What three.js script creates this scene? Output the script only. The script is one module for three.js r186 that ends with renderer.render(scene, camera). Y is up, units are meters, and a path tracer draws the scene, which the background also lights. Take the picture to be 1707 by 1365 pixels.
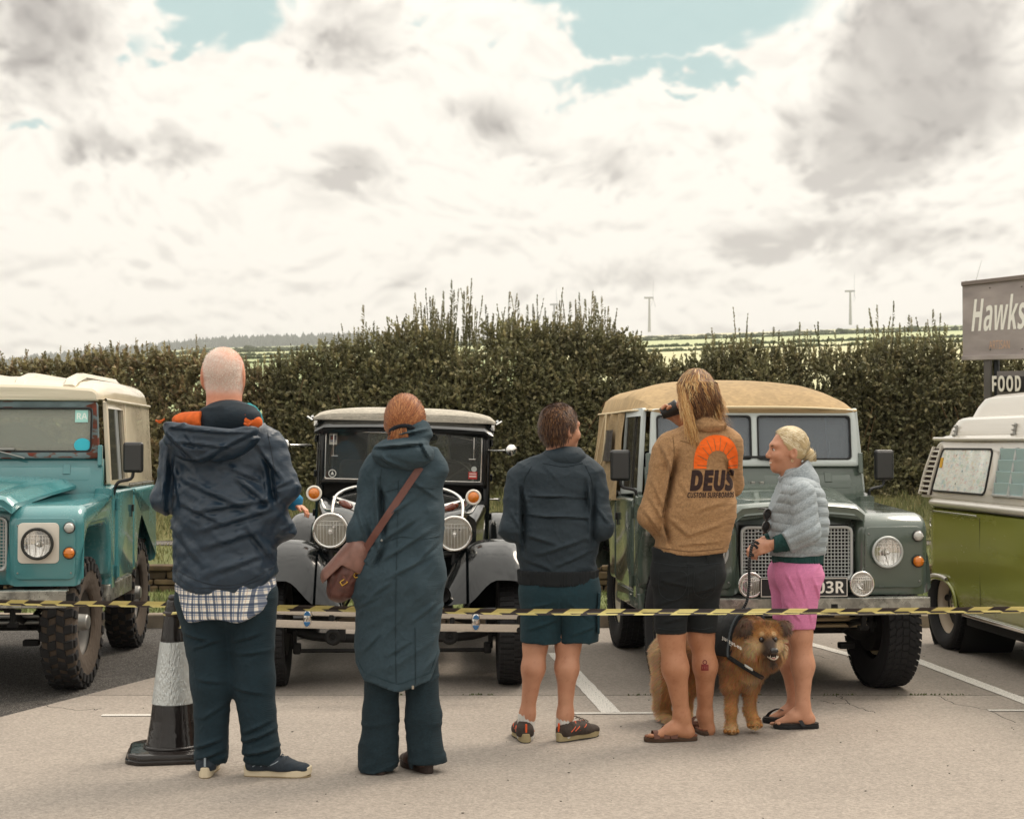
import * as THREE from 'three';
import { RoundedBoxGeometry } from 'three/addons/geometries/RoundedBoxGeometry.js';
import { FontLoader } from 'three/addons/loaders/FontLoader.js';
import { TextGeometry } from 'three/addons/geometries/TextGeometry.js';
import { mergeGeometries, toCreasedNormals } from 'three/addons/utils/BufferGeometryUtils.js';

// ---------- camera: eye 1.53 m above the car park, long normal lens ----------
const F = 2600, YH = 740, CX = 853.5, EYE = 1.527;           // focal length and horizon row measured on a 1707 x 1365 print
const scene = new THREE.Scene();
const camera = new THREE.PerspectiveCamera(2 * Math.atan(682.5 / F) * 180 / Math.PI, 1707 / 1365, 0.1, 9000);
camera.position.set(0, EYE, 0);
camera.rotation.x = Math.atan((YH - 682.5) / F);
camera.focus = 8.6; camera.userData.fStop = 9;
const renderer = new THREE.WebGLRenderer({ antialias: true });
renderer.toneMapping = THREE.LinearToneMapping;
renderer.toneMappingExposure = 1.25;
renderer.shadowMap.enabled = true;

// ---------- noise ----------
let seed = 7;
const rnd = () => { seed = (seed + 0x6d2b79f5) | 0; let t = Math.imul(seed ^ (seed >>> 15), 1 | seed); t = (t + Math.imul(t ^ (t >>> 7), 61 | t)) ^ t; return ((t ^ (t >>> 14)) >>> 0) / 4294967296; };
const rr = (a, b) => a + (b - a) * rnd();
const h3 = (x, y, z) => { let h = Math.imul(x, 374761393) + Math.imul(y, 668265263) + Math.imul(z, 1274126177); h = Math.imul(h ^ (h >>> 13), 1274126177); return ((h ^ (h >>> 16)) >>> 0) / 4294967296; };
function vn(x, y, z = 0) {
  const ix = Math.floor(x), iy = Math.floor(y), iz = Math.floor(z); let fx = x - ix, fy = y - iy, fz = z - iz;
  fx = fx * fx * (3 - 2 * fx); fy = fy * fy * (3 - 2 * fy); fz = fz * fz * (3 - 2 * fz);
  const L = (a, b, t) => a + (b - a) * t;
  return L(L(L(h3(ix, iy, iz), h3(ix + 1, iy, iz), fx), L(h3(ix, iy + 1, iz), h3(ix + 1, iy + 1, iz), fx), fy),
    L(L(h3(ix, iy, iz + 1), h3(ix + 1, iy, iz + 1), fx), L(h3(ix, iy + 1, iz + 1), h3(ix + 1, iy + 1, iz + 1), fx), fy), fz) * 2 - 1;
}
function fbm(x, y, z = 0, o = 4) { let s = 0, a = 0.5; for (let i = 0; i < o; i++) { s += a * vn(x, y, z); x = x * 2.03 + 17.1; y = y * 2.03 + 5.7; z = z * 2.03 + 9.2; a *= 0.5; } return s; }
const sst = (a, b, x) => { const t = Math.min(1, Math.max(0, (x - a) / (b - a))); return t * t * (3 - 2 * t); };
const mix = (a, b, t) => a + (b - a) * t;
const clamp = (x, a, b) => Math.min(b, Math.max(a, x));

// ---------- sky: broken bright cloud with a few blue gaps, computed by direction ----------
{
  const W = 4096, HH = 2560, data = new Float32Array(W * HH * 4);
  // gaps of blue and grey undersides: azimuth right of north, elevation, half sizes (degrees), strength
  const deg = (px, py) => [Math.atan((px - CX) / F) * 57.2958, Math.atan((YH - py) / F) * 57.2958];
  const gap = [[375, 20, 100, 62, 1.5], [330, 92, 40, 30, .8], [250, 100, 26, 30, .6], [1130, 5, 250, 75, 1.6], [1080, 95, 140, 45, 1.2], [1230, 140, 120, 30, 1.05], [1010, 150, 60, 32, .7], [650, 190, 32, 22, .5], [20, 255, 46, 14, .9], [440, 25, 55, 40, 1], [730, 45, 32, 16, .55], [480, 238, 70, 10, .6]].map(([x, y, w, h, k]) => [...deg(x, y), w / 45, h / 45, k]);
  const grey = [[80, 120, 130, 110, .85], [60, 30, 150, 60, .5], [600, 70, 120, 80, .75], [830, 185, 90, 36, .8], [165, 265, 65, 28, .75], [320, 270, 85, 38, .7], [590, 285, 85, 42, .85], [1020, 292, 80, 34, .7], [1500, 130, 110, 130, 1.15], [1420, 270, 110, 85, .9], [1620, 60, 130, 130, .8], [1660, 200, 80, 80, .45], [1300, 400, 160, 34, .6], [1570, 420, 180, 40, .65], [1100, 470, 180, 34, .55], [680, 450, 130, 26, .4], [880, 480, 80, 16, .35], [900, 240, 110, 20, .5], [1180, 245, 60, 26, .4]].map(([x, y, w, h, k]) => [...deg(x, y), w / 45, h / 45, k]);
  const lit = [[1030, 100, 240, 12, 1], [1110, 190, 60, 40, 1.0], [1235, 170, 60, 34, .9], [970, 70, 40, 40, .9], [1345, 130, 60, 46, .8]].map(([x, y, w, h, k]) => [...deg(x, y), w / 45, h / 45, k]);
  const blob = (L, a, e) => { let s = 0; for (const b of L) { const u = (a - b[0]) / b[2], v = (e - b[1]) / b[3], q = u * u + v * v; if (q < 6) s += b[4] * Math.exp(-q); } return s; };
  for (let r = 0; r < HH; r++) {
    const e = ((r + 0.5) / HH - 0.5) * 180; if (e < -3) { for (let c = 0; c < W; c++) data.set([0.5, 0.46, 0.4, 1], (r * W + c) * 4); continue; }
    for (let c = 0; c < W; c++) {
      const fine = e < 24 && Math.abs(((c / W - 0.25) * 360 + 540) % 360 - 180) < 28;   // beyond what the lens can see, one value for 4 x 4
      if (!fine && (r % 4 || c % 4)) { const q = ((r - r % 4) * W + c - c % 4) * 4; if (data[q + 3]) { data.copyWithin((r * W + c) * 4, q, q + 4); continue; } }
      let a = ((c + 0.5) / W - 0.25) * 360; if (a > 180) a -= 360;          // 0 = where the camera looks
      const ca = Math.abs(a) > 150 ? a * Math.sign(a) : a, ee = Math.max(-1, e), Yb = (ee + 11 * (1 - Math.exp(-Math.max(0, ee) / 5))) * .36, Xb = ca * (.30 + .16 * Math.exp(-Math.max(0, ee) / 5));   // clouds flatten towards the horizon
      const wx = fbm(Xb * .55, Yb * .55, 3, 3), wy = fbm(Xb * .55 + 40, Yb * .55, 9, 3);
      const X = Xb + wx * .9, Y = Yb + wy * .7;
      const n1 = fbm(X * .7, Y * .7, 1.5, 6), n2 = fbm(X * 1.9 + 30, Y * 1.9, 4.5, 5), n3 = fbm(X * 5.6, Y * 5.6 + 11, 7.5, 4);
      const relief = (q) => fbm(X * 1.3 + 7, (Y + q) * 1.3, 12.5, 6) + .55 * Math.abs(fbm(X * 2.6, (Y + q) * 2.6, 15, 4));
      const under_ = relief(.20) - relief(0);                                // more cloud above than here: an underside
      const inV = sst(26, 19, Math.abs(a)) * sst(22, 16.5, e);               // the measured gaps; elsewhere the same weather by noise alone
      const ja = a + (wx * 1.6 + n2 * 1.5 + n3 * 1.0), je = e + (wy * 1.1 + n2 * 1.0 + n3 * .7);
      let g = mix(sst(.22, .5, n1) * 1.3, blob(gap, ja, je), inV) + n2 * .55 + n3 * .30 - blob(lit, ja, je) * inV * .9;
      g = sst(.38, .95, g);
      const bil = Math.abs(n2) * 1.6 + Math.abs(n3) * .8, ga = a + wx * 1.0 + n2 * 1.2 + n3 * .6, ge = e + wy * .7 + n2 * .8 + n3 * .5;
      let k = mix(clamp(.25 - n1 * 1.6, 0, 1), blob(grey, ga, ge), inV);
      k = clamp(sst(.10, 1.0, k - .16 + .55 * bil * (k > .05 ? 1 : 0) * .6 + n3 * .22) * .82 * (1 + n2 * .35) + clamp(under_ * 1.15 - .02, -.08, .40) * mix(.95, .55, sst(4, 12, e)) + .10 * clamp(-n1 * 2, 0, 1) * sst(11, 5, e) + .04 * (n2 + n3), 0, 1.1);
      // cloud: sunlit cream to grey; sky: pale turquoise
      const sd = Math.acos(clamp(Math.sin(e * .01745) * .731 + Math.cos(e * .01745) * .682 * Math.cos((a - 36) * .01745), -1, 1)) * 57.3, glow = (1 + 1.0 * Math.exp(-((sd / 21) ** 2))) * (1 + 1.0 * Math.max(0, Math.sin(e * .01745) - .25) / .75);   // brightness added above the view, about the veiled sun and overhead, to lift scene lighting
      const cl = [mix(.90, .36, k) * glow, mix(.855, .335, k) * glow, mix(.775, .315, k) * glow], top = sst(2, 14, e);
      const bl = [mix(.54, .39, top), mix(.64, .555, top), mix(.60, .555, top)];
      const o = (r * W + c) * 4;
      for (let i = 0; i < 3; i++) data[o + i] = mix(cl[i], bl[i], g * .92);
      data[o + 3] = 1;
    }
  }
  const t = new THREE.DataTexture(data, W, HH, THREE.RGBAFormat, THREE.FloatType);
  t.mapping = THREE.EquirectangularReflectionMapping; t.magFilter = t.minFilter = THREE.LinearFilter; t.needsUpdate = true;
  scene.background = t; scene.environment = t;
}
// ---------- sun: behind thin cloud, beyond the hedge and to the right ----------
const sun = new THREE.DirectionalLight(0xfff0dc, 1.7);
sun.position.set(22, 40, -30); sun.target.position.set(0, 0, -10);
sun.castShadow = true; sun.shadow.radius = 38; sun.shadow.mapSize.set(2048, 2048);
Object.assign(sun.shadow.camera, { left: -14, right: 14, top: 14, bottom: -14, near: 1, far: 120 });
scene.add(sun, sun.target);

// ---------- helpers ----------
const V = (x, y, z) => new THREE.Vector3(x, y, z);
const at = (px, py, d) => V((px - CX) * d / F, EYE + (YH - py) * d / F, -d);
const onGround = (px, py) => { const d = F * EYE / (py - YH); return V((px - CX) * d / F, 0, -d); };
const used = {};
function numbered(n) { const k = used[n] = (used[n] ?? -1) + 1; return k ? n + '_' + String(k).padStart(3, '0') : n; }
function shade(o) { o.castShadow = o.receiveShadow = true; return o; }
function mesh(name, geo, m, parent = scene) { const o = shade(new THREE.Mesh(geo, m)); o.name = parent === scene ? numbered(name) : name; parent.add(o); return o; }
function thing(name, label, category, pos = [0, 0, 0], turn = 0, group) {
  const o = new THREE.Group(); o.name = numbered(name); o.position.set(...pos); o.rotation.y = turn; tag(o, label, category, group); scene.add(o); return o;
}
function tag(o, label, category, group, kind) { Object.assign(o.userData, { label, category }); if (group) o.userData.group = group; if (kind) o.userData.kind = kind; return o; }
function struct(name, geo, m, label, category) { const o = mesh(name, geo, m); o.userData.kind = 'structure'; if (label) tag(o, label, category); return o; }
const lin = (h) => new THREE.Color(h);
const MS = (color, roughness = .6, metalness = 0, x = {}) => new THREE.MeshStandardMaterial({ color, roughness, metalness, ...x });
const MP = (color, roughness = .4, x = {}) => new THREE.MeshPhysicalMaterial({ color, roughness, ...x });
function canvasTex(w, h, draw, rx = 1, ry = 1, srgb = true) {
  const c = document.createElement('canvas'); c.width = w; c.height = h; draw(c.getContext('2d'), w, h);
  const t = new THREE.CanvasTexture(c); t.wrapS = t.wrapT = THREE.RepeatWrapping; t.repeat.set(rx, ry); if (srgb) t.colorSpace = THREE.SRGBColorSpace; return t;
}
function dataTex(n, fn, rx = 1, ry = 1, srgb = false, m = n) {   // fn(u, v) -> grey or [r, g, b], 0..1
  const d = new Uint8Array(n * m * 4);
  for (let y = 0; y < m; y++) for (let x = 0; x < n; x++) { const v = fn(x / n, y / m), o = (y * n + x) * 4; for (let i = 0; i < 3; i++) d[o + i] = clamp(v.length ? v[i] : v, 0, 1) * 255; d[o + 3] = 255; }
  const t = new THREE.DataTexture(d, n, m); t.wrapS = t.wrapT = THREE.RepeatWrapping; t.magFilter = THREE.LinearFilter; t.minFilter = THREE.LinearFilter; t.repeat.set(rx, ry);
  if (srgb) t.colorSpace = THREE.SRGBColorSpace; t.needsUpdate = true; return t;
}
const tile = (u, v, f, o = 0, k = 4) => {            // fbm that wraps
  let s = 0, a = .5; for (let i = 0; i < k; i++) {
    const n = f * 2 ** i, x = u * n, y = v * n, ix = Math.floor(x), iy = Math.floor(y); let fx = x - ix, fy = y - iy; fx = fx * fx * (3 - 2 * fx); fy = fy * fy * (3 - 2 * fy);
    const q = (p, r) => h3(((p % n) + n) % n, ((r % n) + n) % n, o + i * 13); s += a * (mix(mix(q(ix, iy), q(ix + 1, iy), fx), mix(q(ix, iy + 1), q(ix + 1, iy + 1), fx), fy) * 2 - 1); a *= .5;
  } return s;
};
const M4 = (x = 0, y = 0, z = 0, rx = 0, ry = 0, rz = 0, sx = 1, sy = sx, sz = sx) => new THREE.Matrix4().compose(V(x, y, z), new THREE.Quaternion().setFromEuler(new THREE.Euler(rx, ry, rz)), V(sx, sy, sz));
const put = (g, ...a) => g.clone().applyMatrix4(M4(...a));
function merge(list) {
  const L = list.map((g) => { g = g.index ? g.toNonIndexed() : g; for (const k of Object.keys(g.attributes)) if (!['position', 'normal', 'uv'].includes(k)) g.deleteAttribute(k); if (!g.attributes.uv) g.setAttribute('uv', new THREE.BufferAttribute(new Float32Array(g.attributes.position.count * 2), 2)); return g; });
  return mergeGeometries(L);
}
function metric(g) {                                    // uv in metres, by the way each face points
  const p = g.attributes.position, n = g.attributes.normal, uv = new Float32Array(p.count * 2);
  for (let i = 0; i < p.count; i++) { const a = Math.abs(n.getX(i)), b = Math.abs(n.getY(i)), c = Math.abs(n.getZ(i)); const [u, v] = a > b && a > c ? [p.getZ(i), p.getY(i)] : b > c ? [p.getX(i), p.getZ(i)] : [p.getX(i), p.getY(i)]; uv[2 * i] = u; uv[2 * i + 1] = v; }
  g.setAttribute('uv', new THREE.BufferAttribute(uv, 2)); return g;
}
const box = (w, h, d, x = 0, y = 0, z = 0, r = .01, seg = 2) => { const g = new RoundedBoxGeometry(w, h, d, seg, Math.min(r, w / 2.01, h / 2.01, d / 2.01)); g.translate(x, y, z); return metric(g); };
const card = (w, h, d, x = 0, y = 0, z = 0) => new THREE.BoxGeometry(w, h, d).translate(x, y, z);   // faces carry a whole print each
const cyl = (r1, r2, h, x = 0, y = 0, z = 0, axis = 'y', n = 24) => { const g = new THREE.CylinderGeometry(r1, r2, h, n); if (axis === 'x') g.rotateZ(-Math.PI / 2); if (axis === 'z') g.rotateX(Math.PI / 2); g.translate(x, y, z); return g; };
const tube = (pts, r = .01, seg = 24, n = 8, closed = false) => new THREE.TubeGeometry(new THREE.CatmullRomCurve3(pts.map((p) => (p.isVector3 ? p : V(...p))), closed, 'centripetal'), seg, r, n, closed);
const lathe = (pts, n = 32) => new THREE.LatheGeometry(pts.map(([x, y]) => new THREE.Vector2(x, y)), n);
function shape(pts, r = 0) {                           // closed polygon, corners rounded by r (or by a third number per point)
  const s = new THREE.Shape(), n = pts.length;
  for (let i = 0; i < n; i++) {
    const p = pts[i], a = pts[(i + n - 1) % n], b = pts[(i + 1) % n], q = p[2] ?? r;
    const la = Math.hypot(a[0] - p[0], a[1] - p[1]), lb = Math.hypot(b[0] - p[0], b[1] - p[1]), k = Math.min(q, la * .49, lb * .49);
    const p1 = [p[0] + (a[0] - p[0]) * k / la, p[1] + (a[1] - p[1]) * k / la], p2 = [p[0] + (b[0] - p[0]) * k / lb, p[1] + (b[1] - p[1]) * k / lb];
    i ? s.lineTo(...p1) : s.moveTo(...p1); if (k > 0) s.quadraticCurveTo(p[0], p[1], ...p2);
  }
  s.closePath(); return s;
}
const rrect = (x0, y0, x1, y1, r = .02) => shape([[x0, y0], [x1, y0], [x1, y1], [x0, y1]], r);
function ext(s, depth, bevel = .004, holes = [], seg = 8) {  // extrude along +z, bevel kept inside the outline; creased normals
  s.holes.push(...holes);
  const g = new THREE.ExtrudeGeometry(s, { depth: Math.max(1e-4, depth - 2 * bevel), bevelEnabled: bevel > 0, bevelThickness: bevel, bevelSize: bevel, bevelOffset: -bevel, bevelSegments: 2, curveSegments: seg });
  g.translate(0, 0, bevel); return g;
}
function grid(nu, nv, fn, uvs = [1, 1]) {              // parametric sheet fn(u, v) -> [x, y, z]
  const p = [], uv = [], idx = [];
  for (let j = 0; j <= nv; j++) for (let i = 0; i <= nu; i++) { p.push(...fn(i / nu, j / nv)); uv.push(i / nu * uvs[0], j / nv * uvs[1]); }
  for (let j = 0; j < nv; j++) for (let i = 0; i < nu; i++) { const a = j * (nu + 1) + i, b = a + 1, c = a + nu + 1, d = c + 1; idx.push(a, b, c, b, d, c); }
  const g = new THREE.BufferGeometry(); g.setAttribute('position', new THREE.Float32BufferAttribute(p, 3)); g.setAttribute('uv', new THREE.Float32BufferAttribute(uv, 2)); g.setIndex(idx); g.computeVertexNormals(); return g;
}
function loft(rings, caps = true) {                     // rings: arrays of [x, y, z], equal lengths, closed
  const n = rings[0].length, p = [], idx = [], uv = [];
  rings.forEach((R, j) => { for (let i = 0; i <= n; i++) { p.push(...R[i % n]); uv.push(i / n, j / (rings.length - 1)); } });
  const m = n + 1;
  for (let j = 0; j + 1 < rings.length; j++) for (let i = 0; i < n; i++) { const a = j * m + i; idx.push(a, a + 1, a + m, a + 1, a + m + 1, a + m); }
  if (caps) for (const j of [0, rings.length - 1]) { const c = p.length / 3; let s = [0, 0, 0]; for (const q of rings[j]) s = s.map((v, i) => v + q[i] / n); p.push(...s); uv.push(.5, .5); for (let i = 0; i < n; i++) j ? idx.push(j * m + i, j * m + i + 1, c) : idx.push(i + 1, i, c); }
  const g = new THREE.BufferGeometry(); g.setAttribute('position', new THREE.Float32BufferAttribute(p, 3)); g.setAttribute('uv', new THREE.Float32BufferAttribute(uv, 2)); g.setIndex(idx); g.computeVertexNormals(); return g;
}
const crease = (g, a = .6) => toCreasedNormals(g.index ? g.toNonIndexed() : g, a);

// ---------- distance fields meshed by surface nets (people, dog, soft things) ----------
const cap = (a, b, ra, rb = ra, sx = 1, sz = 1) => {      // tapered capsule; sx, sz squeeze its section
  const [ax, ay, az] = a, bx = (b[0] - ax) / sx, by = b[1] - ay, bz = (b[2] - az) / sz, bb = bx * bx + by * by + bz * bz + 1e-9, m = Math.min(sx, sz, 1);
  return (x, y, z) => { const px = (x - ax) / sx, py = y - ay, pz = (z - az) / sz, t = clamp((px * bx + py * by + pz * bz) / bb, 0, 1); return (Math.hypot(px - bx * t, py - by * t, pz - bz * t) - (ra + (rb - ra) * t)) * m; };
};
const ell = (c, r) => (x, y, z) => { const u = (x - c[0]) / r[0], v = (y - c[1]) / r[1], w = (z - c[2]) / r[2], k = Math.hypot(u, v, w); return (k - 1) * Math.min(r[0], r[1], r[2]); };
const smin = (a, b, k) => { const h = Math.max(k - Math.abs(a - b), 0) / k; return Math.min(a, b) - h * h * k * .25; };
const smax = (a, b, k) => -smin(-a, -b, k);
const join = (k, ...fs) => (x, y, z) => { let d = fs[0](x, y, z); for (let i = 1; i < fs.length; i++) d = smin(d, fs[i](x, y, z), k); return d; };
function nets(f, lo, hi, cell, uvf = (x, y, z) => [x + z * .8, y]) {
  const nx = Math.ceil((hi[0] - lo[0]) / cell) + 1, ny = Math.ceil((hi[1] - lo[1]) / cell) + 1, nz = Math.ceil((hi[2] - lo[2]) / cell) + 1, sxy = nx * ny;
  const v = new Float32Array(nx * ny * nz), id = new Int32Array(nx * ny * nz).fill(-1), p = [], idx = [], uv = [];
  for (let k = 0, o = 0; k < nz; k++) for (let j = 0; j < ny; j++) for (let i = 0; i < nx; i++, o++) v[o] = f(lo[0] + i * cell, lo[1] + j * cell, lo[2] + k * cell);
  const C = [0, 1, nx, nx + 1, sxy, sxy + 1, sxy + nx, sxy + nx + 1], E = [[0, 1], [2, 3], [4, 5], [6, 7], [0, 2], [1, 3], [4, 6], [5, 7], [0, 4], [1, 5], [2, 6], [3, 7]];
  for (let k = 0; k < nz - 1; k++) for (let j = 0; j < ny - 1; j++) for (let i = 0; i < nx - 1; i++) {
    const o = i + j * nx + k * sxy; let m = 0; for (let c = 0; c < 8; c++) if (v[o + C[c]] < 0) m |= 1 << c;
    if (m === 0 || m === 255) continue;
    let x = 0, y = 0, z = 0, n = 0;
    for (const [a, b] of E) if (((m >> a) & 1) !== ((m >> b) & 1)) { const va = v[o + C[a]], t = va / (va - v[o + C[b]]); x += (a & 1) + ((b & 1) - (a & 1)) * t; y += ((a >> 1) & 1) + (((b >> 1) & 1) - ((a >> 1) & 1)) * t; z += (a >> 2) + ((b >> 2) - (a >> 2)) * t; n++; }
    id[o] = p.length / 3; const X = lo[0] + (i + x / n) * cell, Y = lo[1] + (j + y / n) * cell, Z = lo[2] + (k + z / n) * cell; p.push(X, Y, Z); uv.push(...uvf(X, Y, Z));
  }
  const quad = (a, b, c, d, s) => { if (a < 0 || b < 0 || c < 0 || d < 0) return; s ? idx.push(a, b, c, a, c, d) : idx.push(a, c, b, a, d, c); };
  for (let k = 1; k < nz - 1; k++) for (let j = 1; j < ny - 1; j++) for (let i = 1; i < nx - 1; i++) {
    const o = i + j * nx + k * sxy, s = v[o] < 0;
    if (s !== v[o + 1] < 0) quad(id[o - nx - sxy], id[o - sxy], id[o], id[o - nx], s);
    if (s !== v[o + nx] < 0) quad(id[o - 1 - sxy], id[o - 1], id[o], id[o - sxy], s);
    if (s !== v[o + sxy] < 0) quad(id[o - 1 - nx], id[o - nx], id[o], id[o - 1], s);
  }
  const g = new THREE.BufferGeometry(); g.setAttribute('position', new THREE.Float32BufferAttribute(p, 3)); g.setAttribute('uv', new THREE.Float32BufferAttribute(uv, 2)); g.setIndex(idx); g.computeVertexNormals(); return g;
}
function tint(g, fn) {                                   // vertex colours by place: dye, skin, coat
  const p = g.attributes.position, c = new Float32Array(p.count * 3); for (let i = 0; i < p.count; i++) c.set(fn(p.getX(i), p.getY(i), p.getZ(i)), i * 3);
  g.setAttribute('color', new THREE.BufferAttribute(c, 3)); return g;
}
// ---------- ground ----------
const grainTex = (f, lo, hi, tone) => dataTex(1024, (u, v) => { const n = tile(u, v, f, 3, 4), s = h3(Math.floor(u * 1024), Math.floor(v * 1024), 5), q = tile(u, v, f * 2.7, 21, 2); const b = clamp(.5 + n * .55 + (s - .5) * .32 + q * .35, 0, 1); const k = mix(lo, hi, b); return [k * tone[0], k * tone[1], k * tone[2]]; }, 1, 1, true);
const concreteMap = grainTex(110, .74, 1.0, [1, .955, .905]), concreteBump = dataTex(512, (u, v) => .5 + tile(u, v, 64, 9, 3) * .8);
const asphaltMap = dataTex(1024, (u, v) => { const s = h3(Math.floor(u * 420), Math.floor(v * 420), 5), n = tile(u, v, 120, 3, 3); const k = .42 + n * .35 + (s > .84 ? .46 : 0) + (s - .5) * .3; return [k, k * .96, k * .92]; }, 1, 1, true);
const asphaltBump = dataTex(512, (u, v) => .5 + tile(u, v, 90, 9, 3));
concreteMap.repeat.set(.8, .8); concreteBump.repeat.set(1.6, 1.6); asphaltMap.repeat.set(.7, .7); asphaltBump.repeat.set(1.2, 1.2);
const concrete = MS(0xffffff, .93, 0, { map: concreteMap, vertexColors: true, bumpMap: concreteBump, bumpScale: .0035 });
const asphalt = MS(0xffffff, .95, 0, { map: asphaltMap, vertexColors: true, bumpMap: asphaltBump, bumpScale: .006 });
function slab(inside, x0, x1, z0, z1, y, step, col) {    // a sheet cut to a line, coarse stains in vertex colours
  const nx = Math.round((x1 - x0) / step), nz = Math.round((z1 - z0) / step);
  const g = grid(nx, nz, (u, v) => { const z = mix(z1, z0, v); const [a, b] = inside(z, x0, x1); return [mix(a, b, u), y, z]; });
  const p = g.attributes.position, uv = g.attributes.uv; for (let i = 0; i < p.count; i++) uv.setXY(i, p.getX(i), p.getZ(i));
  return tint(g, (x, yy, z) => col(x, z));
}
const edgeAt = (z) => { const a = onGround(0, 1194), b = onGround(264, 1126); return a.x + (b.x - a.x) * (z - a.z) / (b.z - a.z); };   // where concrete meets tarmac, left
const JOINT = onGround(853, 1157).z;
const stain = (base, x, z) => { const n = fbm(x * .7, z * .7, 2, 4), m = fbm(x * .25 + 9, z * 1.9, 5, 3), s = fbm(x * 3.1, z * 3.1, 8, 3); const k = base * (1 + n * .16 + m * .13 + s * .09); return [k, k * .965, k * .935]; };
struct('pavement', slab((z, a, b) => [Math.max(a, edgeAt(z)), b], -9, 9, JOINT + .006, 9, 0, .12, (x, z) => stain(.405, x, z)), concrete, 'pale beige concrete apron where the people stand', 'pavement');
struct('car_park', slab((z, a, b) => [Math.max(a, edgeAt(z)), b], -9, 9, -13.0, JOINT - .006, 0, .12, (x, z) => stain(.35, x, z)), concrete, 'greyer concrete parking bays under the vehicles beyond the joint', 'car park');
struct('tarmac', slab((z, a, b) => [a, Math.min(b, edgeAt(z))], -12, 9, -13.0, 9, -.004, .2, (x, z) => stain(.25, x, z)), asphalt, 'coarse dark tarmac under the turquoise off-roader', 'tarmac');
struct('ground', (() => { const g = new THREE.CircleGeometry(5200, 48); g.rotateX(-Math.PI / 2); g.translate(0, -.05, 0); return g; })(), MS(0x4a4438, 1), 'dark earth below the car park reaching the horizon', 'ground');
// painted bay lines, worn
{
  const paint = MS(0xffffff, .8, 0, { map: dataTex(256, (u, v) => { const n = tile(u, v, 24, 4, 4); const k = .86 - Math.max(0, n - .12) * .9; return [k, k * .98, k * .94]; }, 3, 3, true), bumpMap: concreteBump, bumpScale: .002 });
  const strip = (a, b, w) => { const d = b.clone().sub(a).setY(0).normalize(), n = V(-d.z, 0, d.x).multiplyScalar(w / 2); return grid(24, 1, (u, v) => { const p = a.clone().lerp(b, u).addScaledVector(n, v * 2 - 1); return [p.x + 0.004 * vn(p.x * 30, p.z * 30, v), .004, p.z]; }, [6, .3]); };
  const lines = [[onGround(172, 1191), onGround(335, 1190.5), .06], [onGround(925, 1088), onGround(1018, 1186), .11], [onGround(930, 1188), onGround(1112, 1187), .055], [onGround(1505, 1092), onGround(1770, 1192), .10], [onGround(1645, 1183), onGround(1760, 1183), .05], [onGround(1310, 1062), onGround(1420, 1092), .09]];
  const names = ['thin white line behind the cone', 'broad slanting white bay line beyond the man in shorts', 'thin white cross line by the sandalled feet', 'white bay line running toward the green camper van', 'short white cross line at the edge of the frame', 'white bay line seen beneath the green off-roader'];
  lines.forEach((l, i) => { const o = struct('painted_line', strip(...l), paint, names[i], 'road marking'); o.userData.group = 'white bay markings'; });
}
// loose grit and leaf scraps on the concrete
{
  const n = 170, g = new THREE.IcosahedronGeometry(.006, 0), im = new THREE.InstancedMesh(g, MS(0x2e2720, 1), n);
  for (let i = 0; i < n; i++) { const z = -rr(5.4, 12.5), x = rr(-.36, .36) * -z; const s = rr(.2, .8) * (rnd() < .04 ? 2 : 1); im.setMatrixAt(i, M4(x, .002, z, 0, rr(0, 6), 0, s * rr(.7, 2), s * .5, s)); }
  shade(im); im.name = 'grit'; tag(im, 'scattered dark grit and leaf scraps on the concrete', 'grit', null, 'stuff'); scene.add(im);
}
// ---------- kerb, verge, wall, lane and bank behind the cars ----------
const stone = (a, b, k = 5) => { const t = dataTex(256, (u, v) => { const n = tile(u, v, k, 2, 5), s = h3(Math.floor(u * 256), Math.floor(v * 256), 8); const q = clamp(.5 + n * .9 + (s - .5) * .2, 0, 1); return [0, 1, 2].map((i) => mix(a[i], b[i], q)); }, 1, 1, true); return MS(0xffffff, .95, 0, { map: t, bumpMap: t, bumpScale: .006 }); };
{
  const kerb = thing('kerb', 'low grey concrete kerb behind the parked vehicles', 'kerb'); kerb.userData.kind = 'structure';
  const km = [stone([.42, .38, .33], [.62, .57, .5]), stone([.38, .34, .29], [.56, .51, .45])];
  const kg = box(.905, .16, .14, 0, .03, 0, .02); for (let i = 0; i < 17; i++) { const o = mesh('kerb_stone', kg, km[i % 2], kerb); o.position.set(-7.4 + i * .914, rr(-.004, .004), -13.08); }
}
const grassM = MS(0xffffff, .85, 0, { vertexColors: true, side: THREE.DoubleSide });
const turf = (name, label, x0, x1, z0, z1, hf, c0, c1) => struct(name, tint(grid(120, 14, (u, v) => { const x = mix(x0, x1, u), z = mix(z1, z0, v); return [x, hf(x, z) + fbm(x * 2.2, z * 2.2, 3, 3) * .03, z]; }), (x, y, z) => { const n = clamp(.5 + fbm(x * 1.4, z * 1.4, 1, 4), 0, 1); return [0, 1, 2].map((i) => mix(c0[i], c1[i], n)); }), MS(0xffffff, .95, 0, { vertexColors: true, bumpMap: asphaltBump, bumpScale: .03 }), label, 'grass');
turf('verge', 'mown green grass verge between kerb and stone wall', -9, 9, -15.4, -13.14, () => .085, [.085, .11, .03], [.15, .17, .05]);
turf('bank', 'grassy bank rising to the foot of the hedge', -9, 9, -22.6, -18.9, (x, z) => mix(.36, .92, sst(-18.9, -21.3, z)), [.10, .105, .035], [.2, .185, .07]);
turf('wall_top', 'rough grass growing on top of the stone wall', -9, 9, -18.25, -15.5, () => .335, [.10, .12, .035], [.17, .17, .06]);
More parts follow.
